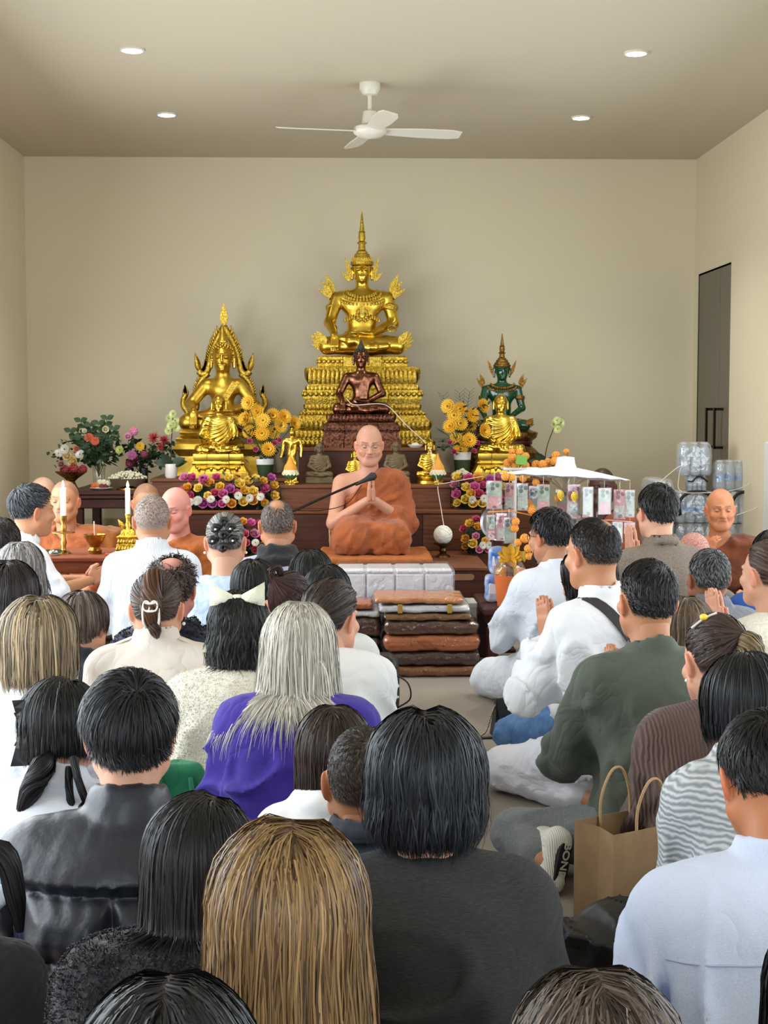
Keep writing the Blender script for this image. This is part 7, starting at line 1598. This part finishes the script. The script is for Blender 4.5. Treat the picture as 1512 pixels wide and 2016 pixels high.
# ------------------------------------------------------------------ bags on the carpet
M_kraft = mat('kraft_paper', '#9a7c58', .8, bump=(50, .15), var=(14, '#8e714e'))
c = PZ(1206, 1893, 0.); pb = thing('paper_bag', 'brown kraft paper carrier bag with twisted handles beside the white linen shirt', 'bag', (c[0], c[1], 0), R_(30)); u = mpp(c[1])
W, D, Hb = .26, .15, .315
g = G(); e = .0015
def wall(V): g.add(V, [(0, 1, 2, 3)]); g.add(np.array(V)+np.array([0, 0, 0]), [(3, 2, 1, 0)]) if False else None
G().box((0, 0, 0), (W, .002, Hb)).obj('front_panel', M_kraft, pb); G().box((0, D, 0), (W, D+.002, Hb)).obj('back_panel', M_kraft, pb)
G().add([(0, 0, 0), (0, D, 0), (0, D, Hb), (.018, D/2, Hb), (.012, D/2, .09), (0, 0, Hb)], [(0, 4, 3, 5), (4, 1, 2, 3), (0, 1, 4)]).obj('side_gusset', M_kraft, pb)
G().add([(W, 0, 0), (W, D, 0), (W, D, Hb), (W-.018, D/2, Hb), (W-.012, D/2, .09), (W, 0, Hb)], [(0, 5, 3, 4), (4, 3, 2, 1), (0, 4, 1)]).obj('side_gusset', M_kraft, pb)
G().box((0, 0, 0), (W, D, .002)).obj('bag_bottom', M_kraft, pb)
for y in (.006, D-.006): G().tube(bez([(W*.30, y, Hb-.03), (W*.31, y, Hb+.05), (W*.42, y-.005, Hb+.115), (W*.56, y-.005, Hb+.115), (W*.67, y, Hb+.05), (W*.68, y, Hb-.03)], 24), .0038, 8).obj('twisted_handle', mat('paper_cord', '#b8956a', .8, bump=(160, .6)), pb, True)
c = PZ(1205, 1925, 0.); t = thing('black_bag', 'slouched black nylon bag leaning on the paper carrier', 'bag', (c[0]-.01, c[1]-.03, 0)); S = SDF().el((0, .02, .075), (.13, .10, .085)).el((.05, .03, .13), (.10, .07, .06), k=.03).box((-.05, -.02, .11), (.07, .05, .02), .015, rotm(0, .3, 0), k=.02)
V, Q = S.mesh(.009, lambda p: folds(5, 48, .011)(p)); V[:, 2] = np.maximum(V[:, 2], 0); obj('bag_body', mk_mesh('bag', V, Q), cloth('black_ripstop', '#131315', 'shiny'), t); G().tube(bez([(.0, -.02, .165), (.06, -.03, .18), (.12, .0, .20), (.16, .05, .19)], 12), .003, 6).obj('zip', mat('zip_grey', '#4a4a50', .4, .5), t, True)
# clutch with chain
c = PZ(985, 1466, 0.); t = thing('clutch_bag', 'black leather flap handbag with thin metal chain on the carpet', 'bag', (c[0]-.01, c[1]+.12, 0), R_(8)); M_lea = mat('black_leather', '#121113', .4, bump=(140, .3)); u = mpp(c[1])
G().add([(0, 0, 0), (.22, 0, 0), (.22, .09, 0), (0, .09, 0), (.015, .035, .155), (.205, .035, .155), (.205, .06, .155), (.015, .06, .155)], [(0, 3, 2, 1), (4, 5, 6, 7), (0, 1, 5, 4), (1, 2, 6, 5), (2, 3, 7, 6), (3, 0, 4, 7)]).obj('bag_body', M_lea, t)
G().add([(.012, .028, .158), (.208, .028, .158), (.20, .006, .075), (.11, -.004, .055), (.02, .006, .075), (.012, .034, .160), (.208, .034, .160)], [(0, 1, 2, 3, 4), (0, 5, 6, 1)]).obj('flap', M_lea, t)
G().box((.10, -.008, .06), (.12, -.002, .078), .002).obj('clasp', mat('dark_metal', '#3a3632', .3, .9), t)
G().box((-.075, -.02, 0), (.06, .0, .008), .003).obj('bag_strap_end', M_lea, t)
g = G(); pts = bez([(.03, .05, .157), (.0, .04, .10), (-.03, .02, .03), (-.06, .0, .010)], 30)
for i in range(29): g.ell(pts[i], (.0045, .0025, .0045), 6, 4)
stuff(g.obj('chain', mat('pale_gold_chain', '#b0a488', .3, .9), t, True))
# black backpack by the aisle
c = PZ(752, 1425, 0.); t = thing('backpack', 'black backpack with metal zip pull beside the robe bundles', 'bag', (c[0]-.03, c[1]+.25, 0)); S = SDF().box((0, 0, .13), (.11, .09, .13), .05).box((.02, -.09, .09), (.08, .03, .08), .025, k=.01)
V, Q = S.mesh(.010, lambda p: folds(7, 45, .006)(p)); V[:, 2] = np.maximum(V[:, 2], 0); obj('pack_body', mk_mesh('pack', V, Q), cloth('black_ripstop', '#131315', 'shiny'), t); G().tube(bez([(.09, -.05, .18), (.15, -.06, .14), (.16, -.06, .07), (.10, -.07, .03)], 14), .009, 8, flat=.4).obj('shoulder_strap', M_strap, t, True); g = G(); g.tube([(.04+.012*math.cos(a), -.125, .13+.012*math.sin(a)) for a in np.linspace(0, 6.28, 14)], .0025, 5); g.obj('zip_pull', mat('silver', '#b9b9bd', .22, 1.), t, True)
# green tote between the puffer vest and the purple sweater
c = P(350, 1560, 4.0); t = thing('tote_bag', 'green cloth tote bag standing behind the quilted puffer vest', 'bag', (c[0], 4.0, 0)); S = SDF().box((0, 0, .185), (.075, .05, .185), .03); V, Q = S.mesh(.010, lambda p: folds(12, 40, .006)(p)); V[:, 2] = np.maximum(V[:, 2], 0)
obj('bag_body', mk_mesh('tote', V, Q), cloth('green_cotton', '#1f7a52'), t); G().tube(bez([(-.04, -.055, .34), (-.06, -.075, .25), (-.05, -.075, .16), (.02, -.07, .15), (.05, -.07, .25), (.04, -.05, .34)], 16), .007, 6).obj('bag_handle', cloth('green_cotton', '#1f7a52'), t, True)
